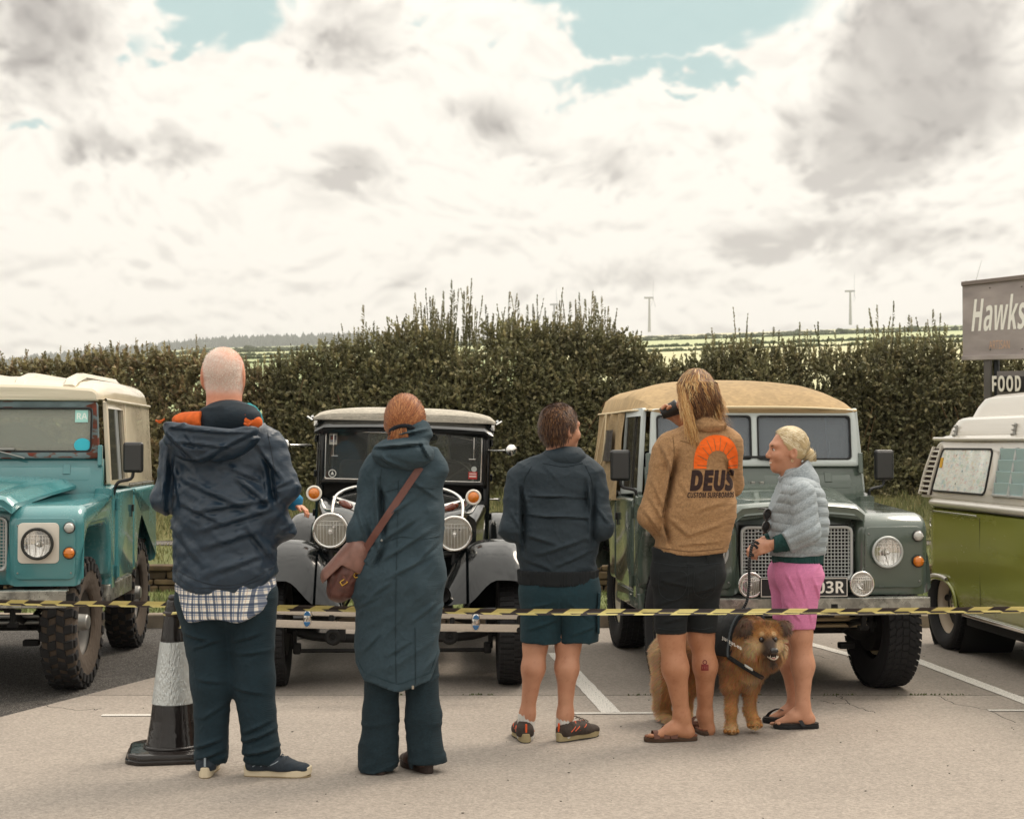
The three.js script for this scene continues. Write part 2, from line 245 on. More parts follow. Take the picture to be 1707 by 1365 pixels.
struct('lane', slab((z, a, b) => [a, b], -9, 9, -19.2, -18.2, .352, .3, (x, z) => stain(.55, x, z)), asphalt, 'strip of grey lane beyond the stone wall', 'lane');
function blades(name, label, n, x0, x1, z0, z1, hf, h0, h1, w, cols, skip) {
  const g = new THREE.BufferGeometry(); g.setAttribute('position', new THREE.Float32BufferAttribute([-.5, 0, 0, .5, 0, 0, -.3, .55, .06, .3, .55, .06, 0, 1, .22], 3)); g.setIndex([0, 1, 2, 1, 3, 2, 2, 3, 4]); g.computeVertexNormals();
  const im = new THREE.InstancedMesh(g, MS(0xffffff, .8, 0, { side: THREE.DoubleSide }), n), c = new THREE.Color();
  for (let i = 0; i < n; i++) {
    let x, z; do { x = rr(x0, x1); z = rr(z0, z1); } while (skip && skip(x, z));
    const h = rr(h0, h1) * (1 + .8 * fbm(x * 1.1, z * 1.1, 6, 2)); im.setMatrixAt(i, M4(x, hf(x, z), z, rr(-.35, .35), rr(0, 6.28), rr(-.45, .45), w * rr(.6, 1.3), h, h));
    const k = cols[Math.floor(rnd() * cols.length)]; im.setColorAt(i, c.setRGB(k[0], k[1], k[2]).multiplyScalar(rr(.7, 1.3)));
  }
  shade(im); im.name = name; tag(im, label, 'grass', null, 'stuff'); scene.add(im);
}
blades('verge_grass', 'short mown grass blades on the verge', 26000, -6.2, 6.2, -15.35, -13.16, () => .08, .02, .06, .009, [[.10, .14, .035], [.15, .18, .05], [.19, .19, .08]]);
blades('bank_grass', 'long tangled green and straw grass below the hedge', 26000, -7.6, 7.6, -21.6, -18.95, (x, z) => mix(.34, .9, sst(-18.9, -21.3, z)), .06, .20, .012, [[.12, .135, .04], [.19, .19, .07], [.30, .26, .12], [.09, .11, .03]]);
blades('wall_grass', 'tufts of rough grass on the wall top', 9000, -7, 7, -18.1, -15.45, () => .32, .05, .13, .01, [[.12, .14, .04], [.22, .2, .08]]);
{
  const wall = thing('stone_wall', 'low dry stone wall of brown slabs beyond the verge', 'wall', [0, 0, -15.36]);
  const sm = [stone([.20, .16, .11], [.40, .33, .23]), stone([.26, .21, .15], [.46, .39, .28]), stone([.16, .13, .10], [.34, .28, .2])];
  let y = .07; for (let c = 0; c < 4; c++) { const h = [.075, .06, .08, .06][c]; let x = -6.4 + c * .13; while (x < 6.4) { const w = rr(.16, .42), g = box(w - .012, h - .006, .2, 0, 0, 0, .014, 1), p = g.attributes.position; for (let i = 0; i < p.count; i++) p.setXYZ(i, p.getX(i) + .006 * vn(p.getX(i) * 19 + x * 7, p.getY(i) * 40), p.getY(i) + .006 * vn(p.getX(i) * 17 + x, 4, p.getZ(i) * 20), p.getZ(i)); g.computeVertexNormals(); const o = mesh('stone', g, sm[Math.floor(rnd() * 3)], wall); o.position.set(x + w / 2, y + h / 2, rr(-.02, .02)); x += w; } y += h; }
}
// ---------- hedge: leafy twigs and upright shoots ----------
const leafM = MP(0xffffff, .7, { side: THREE.DoubleSide, transmission: .42, thickness: 0, specularIntensity: .5 });
const leaf1 = (l, w) => { const g = new THREE.BufferGeometry(); g.setAttribute('position', new THREE.Float32BufferAttribute([0, 0, 0, -w / 2, l * .4, w * .15, w / 2, l * .4, w * .15, 0, l * .5, -w * .05, -w * .33, l * .75, .1 * w, w * .33, l * .75, .1 * w, 0, l, -.1 * w], 3)); g.setIndex([0, 3, 1, 0, 2, 3, 1, 3, 4, 3, 2, 5, 4, 3, 6, 3, 5, 6]); g.computeVertexNormals(); return g; };
function sprig(n, len, l, w, up) {
  const L = []; for (let i = 0; i < n; i++) { const t = (i + .5) / n, q = leaf1(l * rr(.7, 1.25), w * rr(.8, 1.2)); q.applyMatrix4(M4(rr(-.01, .01) * (1 - up), t * len, 0, rr(.3, 1.25), i * 2.4 + rr(-.4, .4), rr(-.3, .3))); L.push(q); }
  L.push(cyl(.0018, .003, len, 0, len / 2, 0, 'y', 3)); return merge(L);
}
const sprigs = [sprig(15, .20, .040, .027, 0), sprig(13, .18, .047, .034, 0), sprig(17, .24, .035, .021, 0)], shoots = [sprig(40, .62, .048, .024, 1), sprig(52, .85, .05, .023, 1), sprig(28, .4, .046, .025, 1)];
const HEDGE_Z = -21.6;
function hedge(label, x0, x1, topf, nS, nShoot, shootf, cols, seedN, airy = .6) {
  seed = seedN; const h = thing('hedge', label, 'hedge', [(x0 + x1) / 2, 0, HEDGE_Z], 0, 'sections of the boundary hedge'), cx = (x0 + x1) / 2, c = new THREE.Color();
  const per = sprigs.map(() => []);
  for (let i = 0; i < nS; i++) {
    const x = rr(x0, x1), top = topf(x), bot = .62, t = Math.pow(rnd(), .82), y = mix(bot, top, t), bulge = .75 * (1 - .55 * t * t) + .18 * fbm(x * 1.3, y * 1.3, 5, 3) + .22 * fbm(x * 3.4, y * 3.4, 8, 2);
    const s = rnd(), z = mix(-bulge, bulge, s < .7 ? 1 - rnd() * rnd() * .5 : s);
    if (rnd() < airy * sst(top - 1.0, top - .1, y)) continue; if (vn(x * 2.6, y * 2.6, z * 2.6 + 3) > .62) continue;
    per[i % 3].push([M4(x - cx, y, z, rr(-.9, 1.1) + (z > 0 ? .55 : -.5), rr(0, 6.28), rr(-1.1, 1.1), rr(.75, 1.35)), cols[Math.floor(rnd() * cols.length)], rr(.65, 1.35) * (1 + .35 * fbm(x * .9, y * .9, 2, 3))]);
  }
  per.forEach((L, k) => { const im = new THREE.InstancedMesh(sprigs[k], leafM, L.length); L.forEach(([m, col, b], i) => { im.setMatrixAt(i, m); im.setColorAt(i, c.setRGB(...col).multiplyScalar(b)); }); shade(im); im.name = 'foliage'; im.userData.kind = 'stuff'; h.add(im); });
  const sh = shoots.map(() => []);
  for (let i = 0; i < nShoot; i++) { const x = rr(x0, x1), k = shootf(x); if (rnd() > k) continue; const s = rr(.4, .95) * (.65 + .45 * k); sh[i % 3].push([M4(x - cx, topf(x) - rr(.12, .35), rr(-.5, .45), rr(-.2, .2), rr(0, 6), rr(-.22, .22), rr(.7, 1.1), s, rr(.7, 1.1)), cols[Math.floor(rnd() * cols.length)]]); }
  sh.forEach((L, k) => { if (!L.length) return; const im = new THREE.InstancedMesh(shoots[k], leafM, L.length); L.forEach(([m, col], i) => { im.setMatrixAt(i, m); im.setColorAt(i, c.setRGB(...col).multiplyScalar(rr(.6, 1))); }); shade(im); im.name = 'shoots'; im.userData.kind = 'stuff'; h.add(im); });
  const tw = []; for (let i = 0; i < 90; i++) { const x = rr(x0, x1) - cx, y = rr(.6, 1.2), z = rr(-.4, .75); tw.push(tube([[x, y, z], [x + rr(-.15, .15), y + .45, z + rr(-.05, .12)], [x + rr(-.35, .35), y + rr(.8, 1.3), z + rr(-.1, .2)]], rr(.004, .012), 6, 4)); }
  mesh('stems', merge(tw), MS(0x6a5236, .9), h);
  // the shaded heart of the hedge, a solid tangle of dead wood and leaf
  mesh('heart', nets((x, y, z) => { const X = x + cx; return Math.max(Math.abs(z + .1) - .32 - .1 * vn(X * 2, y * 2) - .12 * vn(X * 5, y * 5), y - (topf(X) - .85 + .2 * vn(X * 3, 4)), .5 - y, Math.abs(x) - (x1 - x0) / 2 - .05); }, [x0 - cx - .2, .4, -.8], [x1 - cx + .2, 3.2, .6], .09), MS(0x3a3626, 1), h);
}
const HX = (px) => (px - CX) * 21.6 / F, HYt = (py) => EYE + (YH - py) * 21.6 / F;
const prof = (T) => (x) => { const px = x * F / 21.6 + CX; let i = 0; while (i < T.length - 2 && px > T[i + 1][0]) i++; const [a, ya] = T[i], [b, yb] = T[i + 1]; return HYt(mix(ya, yb, clamp((px - a) / (b - a), 0, 1))) + .10 * fbm(x * 2.1, 3, 1, 3); };
const bump = (px, list) => list.reduce((s, [c, w, k]) => s + k * Math.exp(-(((px - c) / w) ** 2)), 0), PX = (x) => x * F / 21.6 + CX;
const dark = [[.23, .225, .115], [.28, .265, .135], [.195, .185, .095], [.34, .30, .16]], brown = [[.25, .225, .115], [.30, .255, .13], [.34, .25, .14], [.20, .18, .095], [.40, .35, .185]];
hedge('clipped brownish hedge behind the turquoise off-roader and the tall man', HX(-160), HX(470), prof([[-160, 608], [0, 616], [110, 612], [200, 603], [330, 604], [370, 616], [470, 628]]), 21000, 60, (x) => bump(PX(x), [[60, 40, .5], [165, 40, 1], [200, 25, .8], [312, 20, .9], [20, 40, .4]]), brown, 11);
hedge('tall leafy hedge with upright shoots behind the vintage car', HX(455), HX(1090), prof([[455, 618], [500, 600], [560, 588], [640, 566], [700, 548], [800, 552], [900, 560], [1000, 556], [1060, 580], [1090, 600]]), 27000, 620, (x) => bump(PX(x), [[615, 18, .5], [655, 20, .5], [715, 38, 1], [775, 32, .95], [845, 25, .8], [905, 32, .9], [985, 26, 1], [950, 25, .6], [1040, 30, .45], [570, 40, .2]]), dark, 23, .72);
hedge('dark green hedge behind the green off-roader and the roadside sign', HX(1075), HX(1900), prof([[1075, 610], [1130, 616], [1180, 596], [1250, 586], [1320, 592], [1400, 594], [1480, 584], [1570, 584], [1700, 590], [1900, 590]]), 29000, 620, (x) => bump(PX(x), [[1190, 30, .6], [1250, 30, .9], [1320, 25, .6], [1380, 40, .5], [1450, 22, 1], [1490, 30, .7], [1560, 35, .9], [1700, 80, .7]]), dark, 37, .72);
// ---------- hills, fields, wood, turbines ----------
const ridge = (px) => { const T = [[-600, 640], [0, 614], [170, 588], [330, 575], [640, 566], [850, 560], [1080, 553], [1420, 541], [1600, 535], [2300, 520]]; let i = 0; while (i < T.length - 2 && px > T[i + 1][0]) i++; return mix(T[i][1], T[i + 1][1], clamp((px - T[i][0]) / (T[i + 1][0] - T[i][0]), 0, 1)); };
const landY = (x, d) => { const px = CX + x / d * F, r = ridge(px), py = r + (800 - r) * Math.pow(24 / d, .75); return EYE + (YH - py) * d / F; };
{
  const ds = [23, 30, 45, 70, 110, 170, 260, 380, 540, 760, 1000, 1300, 1650, 2050, 2500, 2900, 3200], n = ds.length - 1;
  const g = grid(80, n, (u, v) => { const d = ds[Math.round(v * n)], x = mix(-.5, .5, u) * d; return [x, landY(x, d) - .06, -d]; });
  const p = g.attributes.position, uv = g.attributes.uv; for (let i = 0; i < p.count; i++) uv.setXY(i, p.getX(i) / 3600 + .5, -p.getZ(i) / 3600);
  const map = canvasTex(1024, 2048, (c, w, h) => {
    c.fillStyle = '#a9ac80'; c.fillRect(0, 0, w, h); const cols = ['#aab086', '#b9b792', '#98a276', '#c0bb98', '#a4aa80', '#8e9a70'];
    let k = 5; const r = () => { k = (k * 16807) % 2147483647; return k / 2147483647; };
    for (const [a, b, ws] of [[0, 330, 150], [330, 460, 240], [460, 960, 300], [960, 1500, 420], [1500, 3600, 600]]) { let x = -r() * 200; while (x < 3600) { const q = ws * (.7 + r()); c.fillStyle = cols[Math.floor(r() * 6)]; c.fillRect(x / 3600 * w, h - b / 3600 * h, q / 3600 * w, (b - a) / 3600 * h + 1); x += q; } }
    for (let i = 0; i < 9000; i++) { c.fillStyle = `rgba(${90 + r() * 140},${100 + r() * 110},${60 + r() * 60},.10)`; c.fillRect(r() * w, r() * h, 2 + r() * 26, 1 + r() * 2); }
  });
  struct('hills', g, MS(0xffffff, 1, 0, { map }), 'pale green patchwork fields rising to the skyline', 'hills');
  const bush = (() => { const L = []; for (let i = 0; i < 9; i++) { const q = new THREE.IcosahedronGeometry(rr(.3, .55), 1), P = q.attributes.position; for (let j = 0; j < P.count; j++) { const s = 1 + .25 * vn(P.getX(j) * 9 + i, P.getY(j) * 9, P.getZ(j) * 9); P.setXYZ(j, P.getX(j) * s, P.getY(j) * s, P.getZ(j) * s); } q.translate(rr(-.8, .8), rr(.2, .7), rr(-.4, .4)); L.push(q); } const m = merge(L); m.computeVertexNormals(); return m; })();
  const rows = []; for (const [d0, x0, x1, s] of [[1000, -520, 560, 1.9], [460, -240, 260, 1.0], [1500, -650, 800, 2.2], [330, -180, 190, .8], [620, -250, -60, 1.2]]) { for (let x = x0; x < x1; x += s * rr(.6, 1.6)) { const d = d0 + x * .22 + 14 * vn(x * .02, d0); rows.push([x, d, s * rr(.6, 1.25) * (rnd() < .03 ? 1.8 : 1)]); } }
  const im = new THREE.InstancedMesh(bush, MS(0x4a5238, 1), rows.length); rows.forEach(([x, d, s], i) => im.setMatrixAt(i, M4(x, landY(x, d) - .2, -d, 0, rr(0, 6), 0, s * 1.3, s, s))); shade(im); im.name = 'hedgerows'; tag(im, 'dark hedgerows dividing the far fields', 'hedgerow', null, 'stuff'); scene.add(im);
  // wooded ridge far left
  const wr = (px) => { const T = [[-900, 650], [-60, 606], [0, 598], [170, 579], [400, 559], [620, 553], [720, 562], [900, 590], [1300, 640]]; let i = 0; while (i < T.length - 2 && px > T[i + 1][0]) i++; return mix(T[i][1], T[i + 1][1], clamp((px - T[i][0]) / (T[i + 1][0] - T[i][0]), 0, 1)); };
  struct('ridge', grid(90, 4, (u, v) => { const px = mix(-900, 1300, u), d = mix(3250, 4300, v), py = wr(px) + mix(34, 5, v); return [(px - CX) * d / F, EYE + (YH - py) * d / F, -d]; }), MS(0x4c5a3e, 1), 'distant wooded ridge at the far left skyline', 'hills');
  const fir = merge([new THREE.ConeGeometry(.42, 1.1, 6, 1).translate(0, .6, 0), new THREE.IcosahedronGeometry(.42, 0).translate(.12, .35, 0)]);
  const ft = new THREE.InstancedMesh(fir, MS(0x35402f, 1), 5200); for (let i = 0; i < 5200; i++) { const v = rnd(), px = rr(-300, 900), d = mix(3260, 4300, v), py = wr(px) + mix(34, 5, v), s = rr(9, 17); ft.setMatrixAt(i, M4((px - CX) * d / F, EYE + (YH - py) * d / F - 3, -d, 0, rr(0, 6), 0, s * 1.1, s, s)); }
  shade(ft); ft.name = 'forest'; tag(ft, 'blue green conifer wood along the distant ridge', 'forest', null, 'stuff'); scene.add(ft);
  // wind turbines
  const tm = MS(0x9a9a98, .6), mk = (px, hub, base, d, yaw, rot, r, label) => {
    const X = (px - CX) * d / F, yb = EYE + (YH - base) * d / F, yh = EYE + (YH - hub) * d / F, t = thing('wind_turbine', label, 'wind turbine', [X, yb, -d], yaw, 'wind turbines on the skyline'), H = yh - yb;
    mesh('tower', cyl(1.7, 3.0, H, 0, H / 2, 0, 'y', 14), tm, t); mesh('nacelle', box(3.4, 3.6, 16, 0, H + 1.4, -2, .8), tm, t); mesh('hub', new THREE.SphereGeometry(2, 12, 8).translate(0, H + 1.4, 7), tm, t);
    for (let k = 0; k < 3; k++) { const b = grid(2, 10, (u, v) => [(u - .5) * mix(3.4, .9, v), v * r, .5 * Math.sin(u * Math.PI) + v * v * 1.2]); b.applyMatrix4(M4(0, H + 1.4, 7, 0, 0, rot + k * 2.0944)); mesh('blade', b, MS(0x9a9a98, .6, 0, { side: THREE.DoubleSide }), t); }
  };
  mk(1083, 497, 553, 3000, 1.35, .05, 34, 'pale wind turbine standing above the middle hedge'); mk(1419, 486, 541, 2900, 1.4, .02, 34, 'pale wind turbine on the skyline beside the sign'); mk(924, 508, 560, 3400, 1.15, .25, 34, 'wind turbine half hidden by the hedge shoots'); mk(1622, 474, 535, 2800, .9, -.55, 52, 'wind turbine showing just above the roadside sign');
}

// weeds and crumbs in the joint between the slabs
{
  const n = 110, g = new THREE.ConeGeometry(.009, .018, 5), im = new THREE.InstancedMesh(g, MS(0x4a5030, 1), n); const spots = [790, 1396, 1530, 700, 1250, 1580, 1080]; for (let i = 0; i < n; i++) { const s = spots[i % 7], x = onGround(s, 1157).x + rr(-.16, .16) * rr(.2, 1); im.setMatrixAt(i, M4(x, .006, JOINT + rr(-.012, .012), rr(-.5, .5), rr(0, 6), rr(-.5, .5), rr(.3, 1))); } shade(im); im.name = 'weeds'; tag(im, 'tiny weeds growing in the joint of the concrete', 'weeds', null, 'stuff'); scene.add(im);
  const cr = MS(0x2e2925, 1), list = [[[1370, 1166], [1392, 1172], [1412, 1171], [1440, 1182], [1462, 1186]], [[1412, 1171], [1400, 1160], [1386, 1157]], [[1560, 1157], [1590, 1172], [1640, 1180], [1700, 1206]], [[60, 1172], [130, 1182], [180, 1180]], [[1290, 1062], [1330, 1085], [1390, 1098]]];
  list.forEach((L, i) => { const P = []; for (let k = 0; k < L.length - 1; k++) for (let j = 0; j < 8; j++) { const u = j / 8, a = onGround(...L[k]), b = onGround(...L[k + 1]); P.push(V(mix(a.x, b.x, u) + .012 * vn(k * 3 + j, i), .0005, mix(a.z, b.z, u) + .03 * vn(k * 5 + j, i + 9))); } const g2 = tube(P, .003, 60, 4); g2.scale(1, .25, 1); const o = struct('crack', g2, cr, ['crooked crack in the concrete in front of the green off-roader', 'short side crack joining the crooked one', 'long thin crack running toward the camper van side', 'faint crack beside the tarmac edge', 'crack under the green off-roader'][i], 'crack'); });
}
// thin sea haze: far fields pale and bluish, near things clear
scene.fog = new THREE.FogExp2(new THREE.Color(.86, .87, .86), .00014);
// ---------- materials and pieces shared by the vehicles ----------
const dusty = dataTex(512, (u, v) => { const n = tile(u, v, 5, 7, 5), s = tile(u, v, 60, 11, 3); return clamp(.32 + n * .28 + s * .12, 0, 1); }, 1.2, 1.2);
const paintBump = dataTex(512, (u, v) => .5 + tile(u, v, 3, 5, 3) * .9 + tile(u, v, 22, 8, 3) * .08, .9, .9);
const paint = (c, x = {}) => MP(c, .6, { roughnessMap: dusty, clearcoat: .8, clearcoatRoughness: .09, bumpMap: paintBump, bumpScale: .004, ...x });
const chrome = MS(0xd8d6d2, .07, 1), steel = MS(0x9b9a96, .45, .8), black = MS(0x0b0b0c, .55), satin = MP(0x0d0e0f, .4, { clearcoat: .3 }), rubberB = dataTex(256, (u, v) => .5 + tile(u, v, 30, 4, 3));
const rubber = MS(0x17171a, .82, 0, { bumpMap: rubberB, bumpScale: .002 }), mud = MS(0x4d4238, .95, 0, { bumpMap: rubberB, bumpScale: .004 }), under = MS(0x0c0b0b, .8), rustM = MS(0x3a2a20, .85);
const galv = MS(0xa9a8a3, .5, .55, { roughnessMap: dataTex(256, (u, v) => .55 + tile(u, v, 9, 3, 4) * .5, 2, 2), map: dataTex(256, (u, v) => { const k = .84 + tile(u, v, 14, 6, 4) * .3; return [k, k, k * .98]; }, 2, 2, true) });
const alu = MS(0xb9bcba, .42, .5), white = MP(0xe2ddd2, .45, { clearcoat: .3, roughnessMap: dusty });
const glass = (c = 0xffffff, x = {}) => MP(c, .02, { transmission: 1, thickness: 0, ior: 1.5, specularIntensity: 1, ...x });
const lensGlass = MP(0xffffff, .05, { transmission: .92, thickness: 0, bumpMap: dataTex(128, (u, v) => .5 + .5 * Math.sin(u * 120) * (v < .45 ? 1 : .25), 1, 1), bumpScale: .003 });
const orange = MP(0xea8412, .2, { clearcoat: 1, transmission: .25, thickness: 0 }), whiteLens = MP(0xd8d6d0, .18, { clearcoat: 1, transmission: .3, thickness: 0 });
const sideExt = (pts, x0, x1, bevel = .03, r = 0, holes = []) => { const g = ext(shape(pts, r), x1 - x0, bevel, holes, 10); g.rotateY(-Math.PI / 2); g.translate(x1, 0, 0); return crease(g, .9); };   // outline in (z, y), extruded across the car
const frontExt = (pts, z0, z1, bevel = .004, r = 0, holes = []) => { const g = ext(shape(pts, r), z1 - z0, bevel, holes, 10); g.translate(0, 0, z0); return crease(g, .8); };
const mirror = (g) => { const m = g.clone(); m.applyMatrix4(new THREE.Matrix4().makeScale(-1, 1, 1)); const ix = m.index; if (ix) { const a = ix.array; for (let i = 0; i < a.length; i += 3) { const t = a[i]; a[i] = a[i + 1]; a[i + 1] = t; } } else for (const k of Object.keys(m.attributes)) { const at_ = m.attributes[k], n = at_.itemSize, a = at_.array; for (let i = 0; i < at_.count; i += 3) for (let j = 0; j < n; j++) { const t = a[i * n + j]; a[i * n + j] = a[(i + 1) * n + j]; a[(i + 1) * n + j] = t; } } return m; };
const both = (fn) => { for (const s of [-1, 1]) fn(s); };
const flip = (g, s) => (s < 0 ? mirror(g) : g);
// a lamp: chrome ring, dished reflector, bulb and fluted lens
function lamp(parent, name, x, y, z, r, ringM = chrome, ring = .012, dp = .05) {
  const g = new THREE.Group(); g.name = name; g.position.set(x, y, z); parent.add(g);
  mesh('bezel', put(new THREE.TorusGeometry(r + ring * .4, ring, 10, 40), 0, 0, .004), ringM, g);
  mesh('reflector', put(lathe([[.004, -dp], [r * .3, -dp * .95], [r * .65, -dp * .65], [r * .9, -dp * .22], [r, 0]], 36), 0, 0, 0, Math.PI / 2), chrome, g);
  mesh('bulb', put(new THREE.SphereGeometry(r * .16, 12, 8), 0, 0, -dp * .3), MS(0xc9c4b4, .3), g);
  const l = lathe([[0, .028], [r * .35, .025], [r * .7, .016], [r, .002]], 40); l.rotateX(Math.PI / 2); const p = l.attributes.position, uv = l.attributes.uv; for (let i = 0; i < p.count; i++) uv.setXY(i, p.getX(i) / r / 2 + .5, p.getY(i) / r / 2 + .5);
  if (r > .06) { const L = []; for (let i = -4; i <= 4; i++) { const x2 = i * r * .2, hh = Math.sqrt(1 - (x2 / r) ** 2) * r * .9; L.push(tube([[x2, -hh, .012], [x2, 0, .028 - .02 * (x2 / r) ** 2], [x2, hh * .7, .014]], .0013, 8, 4)); } for (const y2 of [.38, .62]) { const hh = Math.sqrt(1 - y2 * y2) * r * .95; L.push(tube([[-hh, y2 * r, .008], [0, y2 * r, .024], [hh, y2 * r, .008]], .0015, 8, 4)); } mesh('lens_flutes', merge(L), fluteM, g); mesh('bulb_shield', put(lathe([[0, .016], [r * .13, .012], [r * .16, 0]], 20), 0, -r * .05, 0, Math.PI / 2), chrome, g); }
  mesh('lens', l, lensGlass, g); return g;
}
function smallLamp(parent, name, x, y, z, r, m) {
  const g = new THREE.Group(); g.name = name; g.position.set(x, y, z); parent.add(g);
  mesh('bezel', put(lathe([[r * 1.08, -.012], [r * 1.12, .006], [r * .98, .010]], 24), 0, 0, 0, Math.PI / 2), ringDark, g);
  mesh('lens', put(lathe([[0, .032], [r * .5, .030], [r * .86, .022], [r * .98, .006], [r, -.01]], 28), 0, 0, 0, Math.PI / 2), m, g);
  const bar = box(r * 1.7, .004, .008, 0, 0, .028, .002); mesh('lens_rib', bar, m, g); return g;
}
const fluteM = MP(0xf2efe8, .15, { transmission: .35, thickness: 0 }), ringDark = MS(0x3c3c3c, .5, .4);
// wheel with its axle across x; out = side (+1 / -1) on which the rim shows its face
function wheel(parent, x, y, z, R, w, out, o) {
  const g = new THREE.Group(); g.name = 'wheel'; g.position.set(x, y, z); if (o.steer) g.rotation.y = o.steer; parent.add(g); const rr_ = o.rim, h = w / 2;
  const pr = [[rr_ * .97, -h * .62], [rr_ * 1.02, -h * .82], [mix(rr_, R, .45), -h * 1.0], [mix(rr_, R, .8), -h * .97], [R * .975, -h * .82], [R * .992, -h * .5], [R, 0], [R * .992, h * .5], [R * .975, h * .82], [mix(rr_, R, .8), h * .97], [mix(rr_, R, .45), h], [rr_ * 1.02, h * .82], [rr_ * .97, h * .62]];
  const t = lathe(pr, 56); t.rotateZ(-Math.PI / 2); mesh('tyre', t, o.tyreM ?? rubber, g);
  const tr = [];
  if (o.lugs) {                                        // chunky mud-terrain blocks
    for (let k = 0; k < o.lugs; k++) for (const [c, u, cw, len, sk] of [[-.66, 0, .30, .62, .25], [-.24, .5, .30, .66, -.35], [.24, 0, .30, .66, .35], [.66, .5, .30, .62, -.25]]) {
      const b = box(cw * w * .88, .034, 2 * Math.PI * R / o.lugs * len * .92, c * h * 1.06, R - .004 - Math.abs(c) * .008, 0, .007, 1); b.applyMatrix4(M4(0, 0, 0, 0, 0, 0)); const p = b.attributes.position; for (let i = 0; i < p.count; i++) p.setZ(i, p.getZ(i) + sk * (p.getX(i) - c * h));
      b.applyMatrix4(M4(0, 0, 0, (k + u + rr(-.05, .05)) / o.lugs * 2 * Math.PI)); tr.push(b);
      if (Math.abs(c) > .5) { const s = box(.016, .055, 2 * Math.PI * R / o.lugs * .5, Math.sign(c) * h * 1.0, R - .052, 0, .005, 1); s.applyMatrix4(M4(0, 0, 0, (k + u) / o.lugs * 2 * Math.PI)); tr.push(s); }
    }
  } else for (const c of o.ribs ?? [-.7, -.25, .25, .7]) {
    const n = o.blocks ?? 44; for (let k = 0; k < n; k++) { const b = box(w * .19, .012, 2 * Math.PI * R / n * .8, c * h, R + .001 - .012 * c * c, 0, .003, 1); const p = b.attributes.position; for (let i = 0; i < p.count; i++) p.setZ(i, p.getZ(i) + (o.zig ?? .25) * Math.sign(c) * (p.getX(i) - c * h)); b.applyMatrix4(M4(0, 0, 0, (k + (c > 0 ? .5 : 0)) / n * 2 * Math.PI)); tr.push(b); }
  }
  mesh('tread', merge(tr), o.treadM ?? rubber, g);
  const disc = lathe([[0, .02], [rr_ * .28, .02], [rr_ * .34, .0], [rr_ * .62, -.012], [rr_ * .70, .018], [rr_ * .80, .012], [rr_ * .86, -.03 - (o.dish ?? 0)], [rr_ * .93, h * .2], [rr_ * .99, h * .68], [rr_ * 1.03, h * .8], [rr_ * 1.0, h * .86]], 48); disc.rotateZ(-Math.PI / 2); if (o.dish) disc.translate(-o.dish, 0, 0);
  mesh('rim', out > 0 ? disc : mirror(disc), o.rimM, g);
  if (o.hub) mesh('hub', put(lathe(o.hub, 28), 0, 0, 0, 0, 0, out > 0 ? -Math.PI / 2 : Math.PI / 2), o.hubM ?? steel, g);
  const drum = cyl(rr_ * .75, rr_ * .75, h * .9, -out * h * .45, 0, 0, 'x', 24); mesh('brake_drum', drum, under, g);
  return g;
}
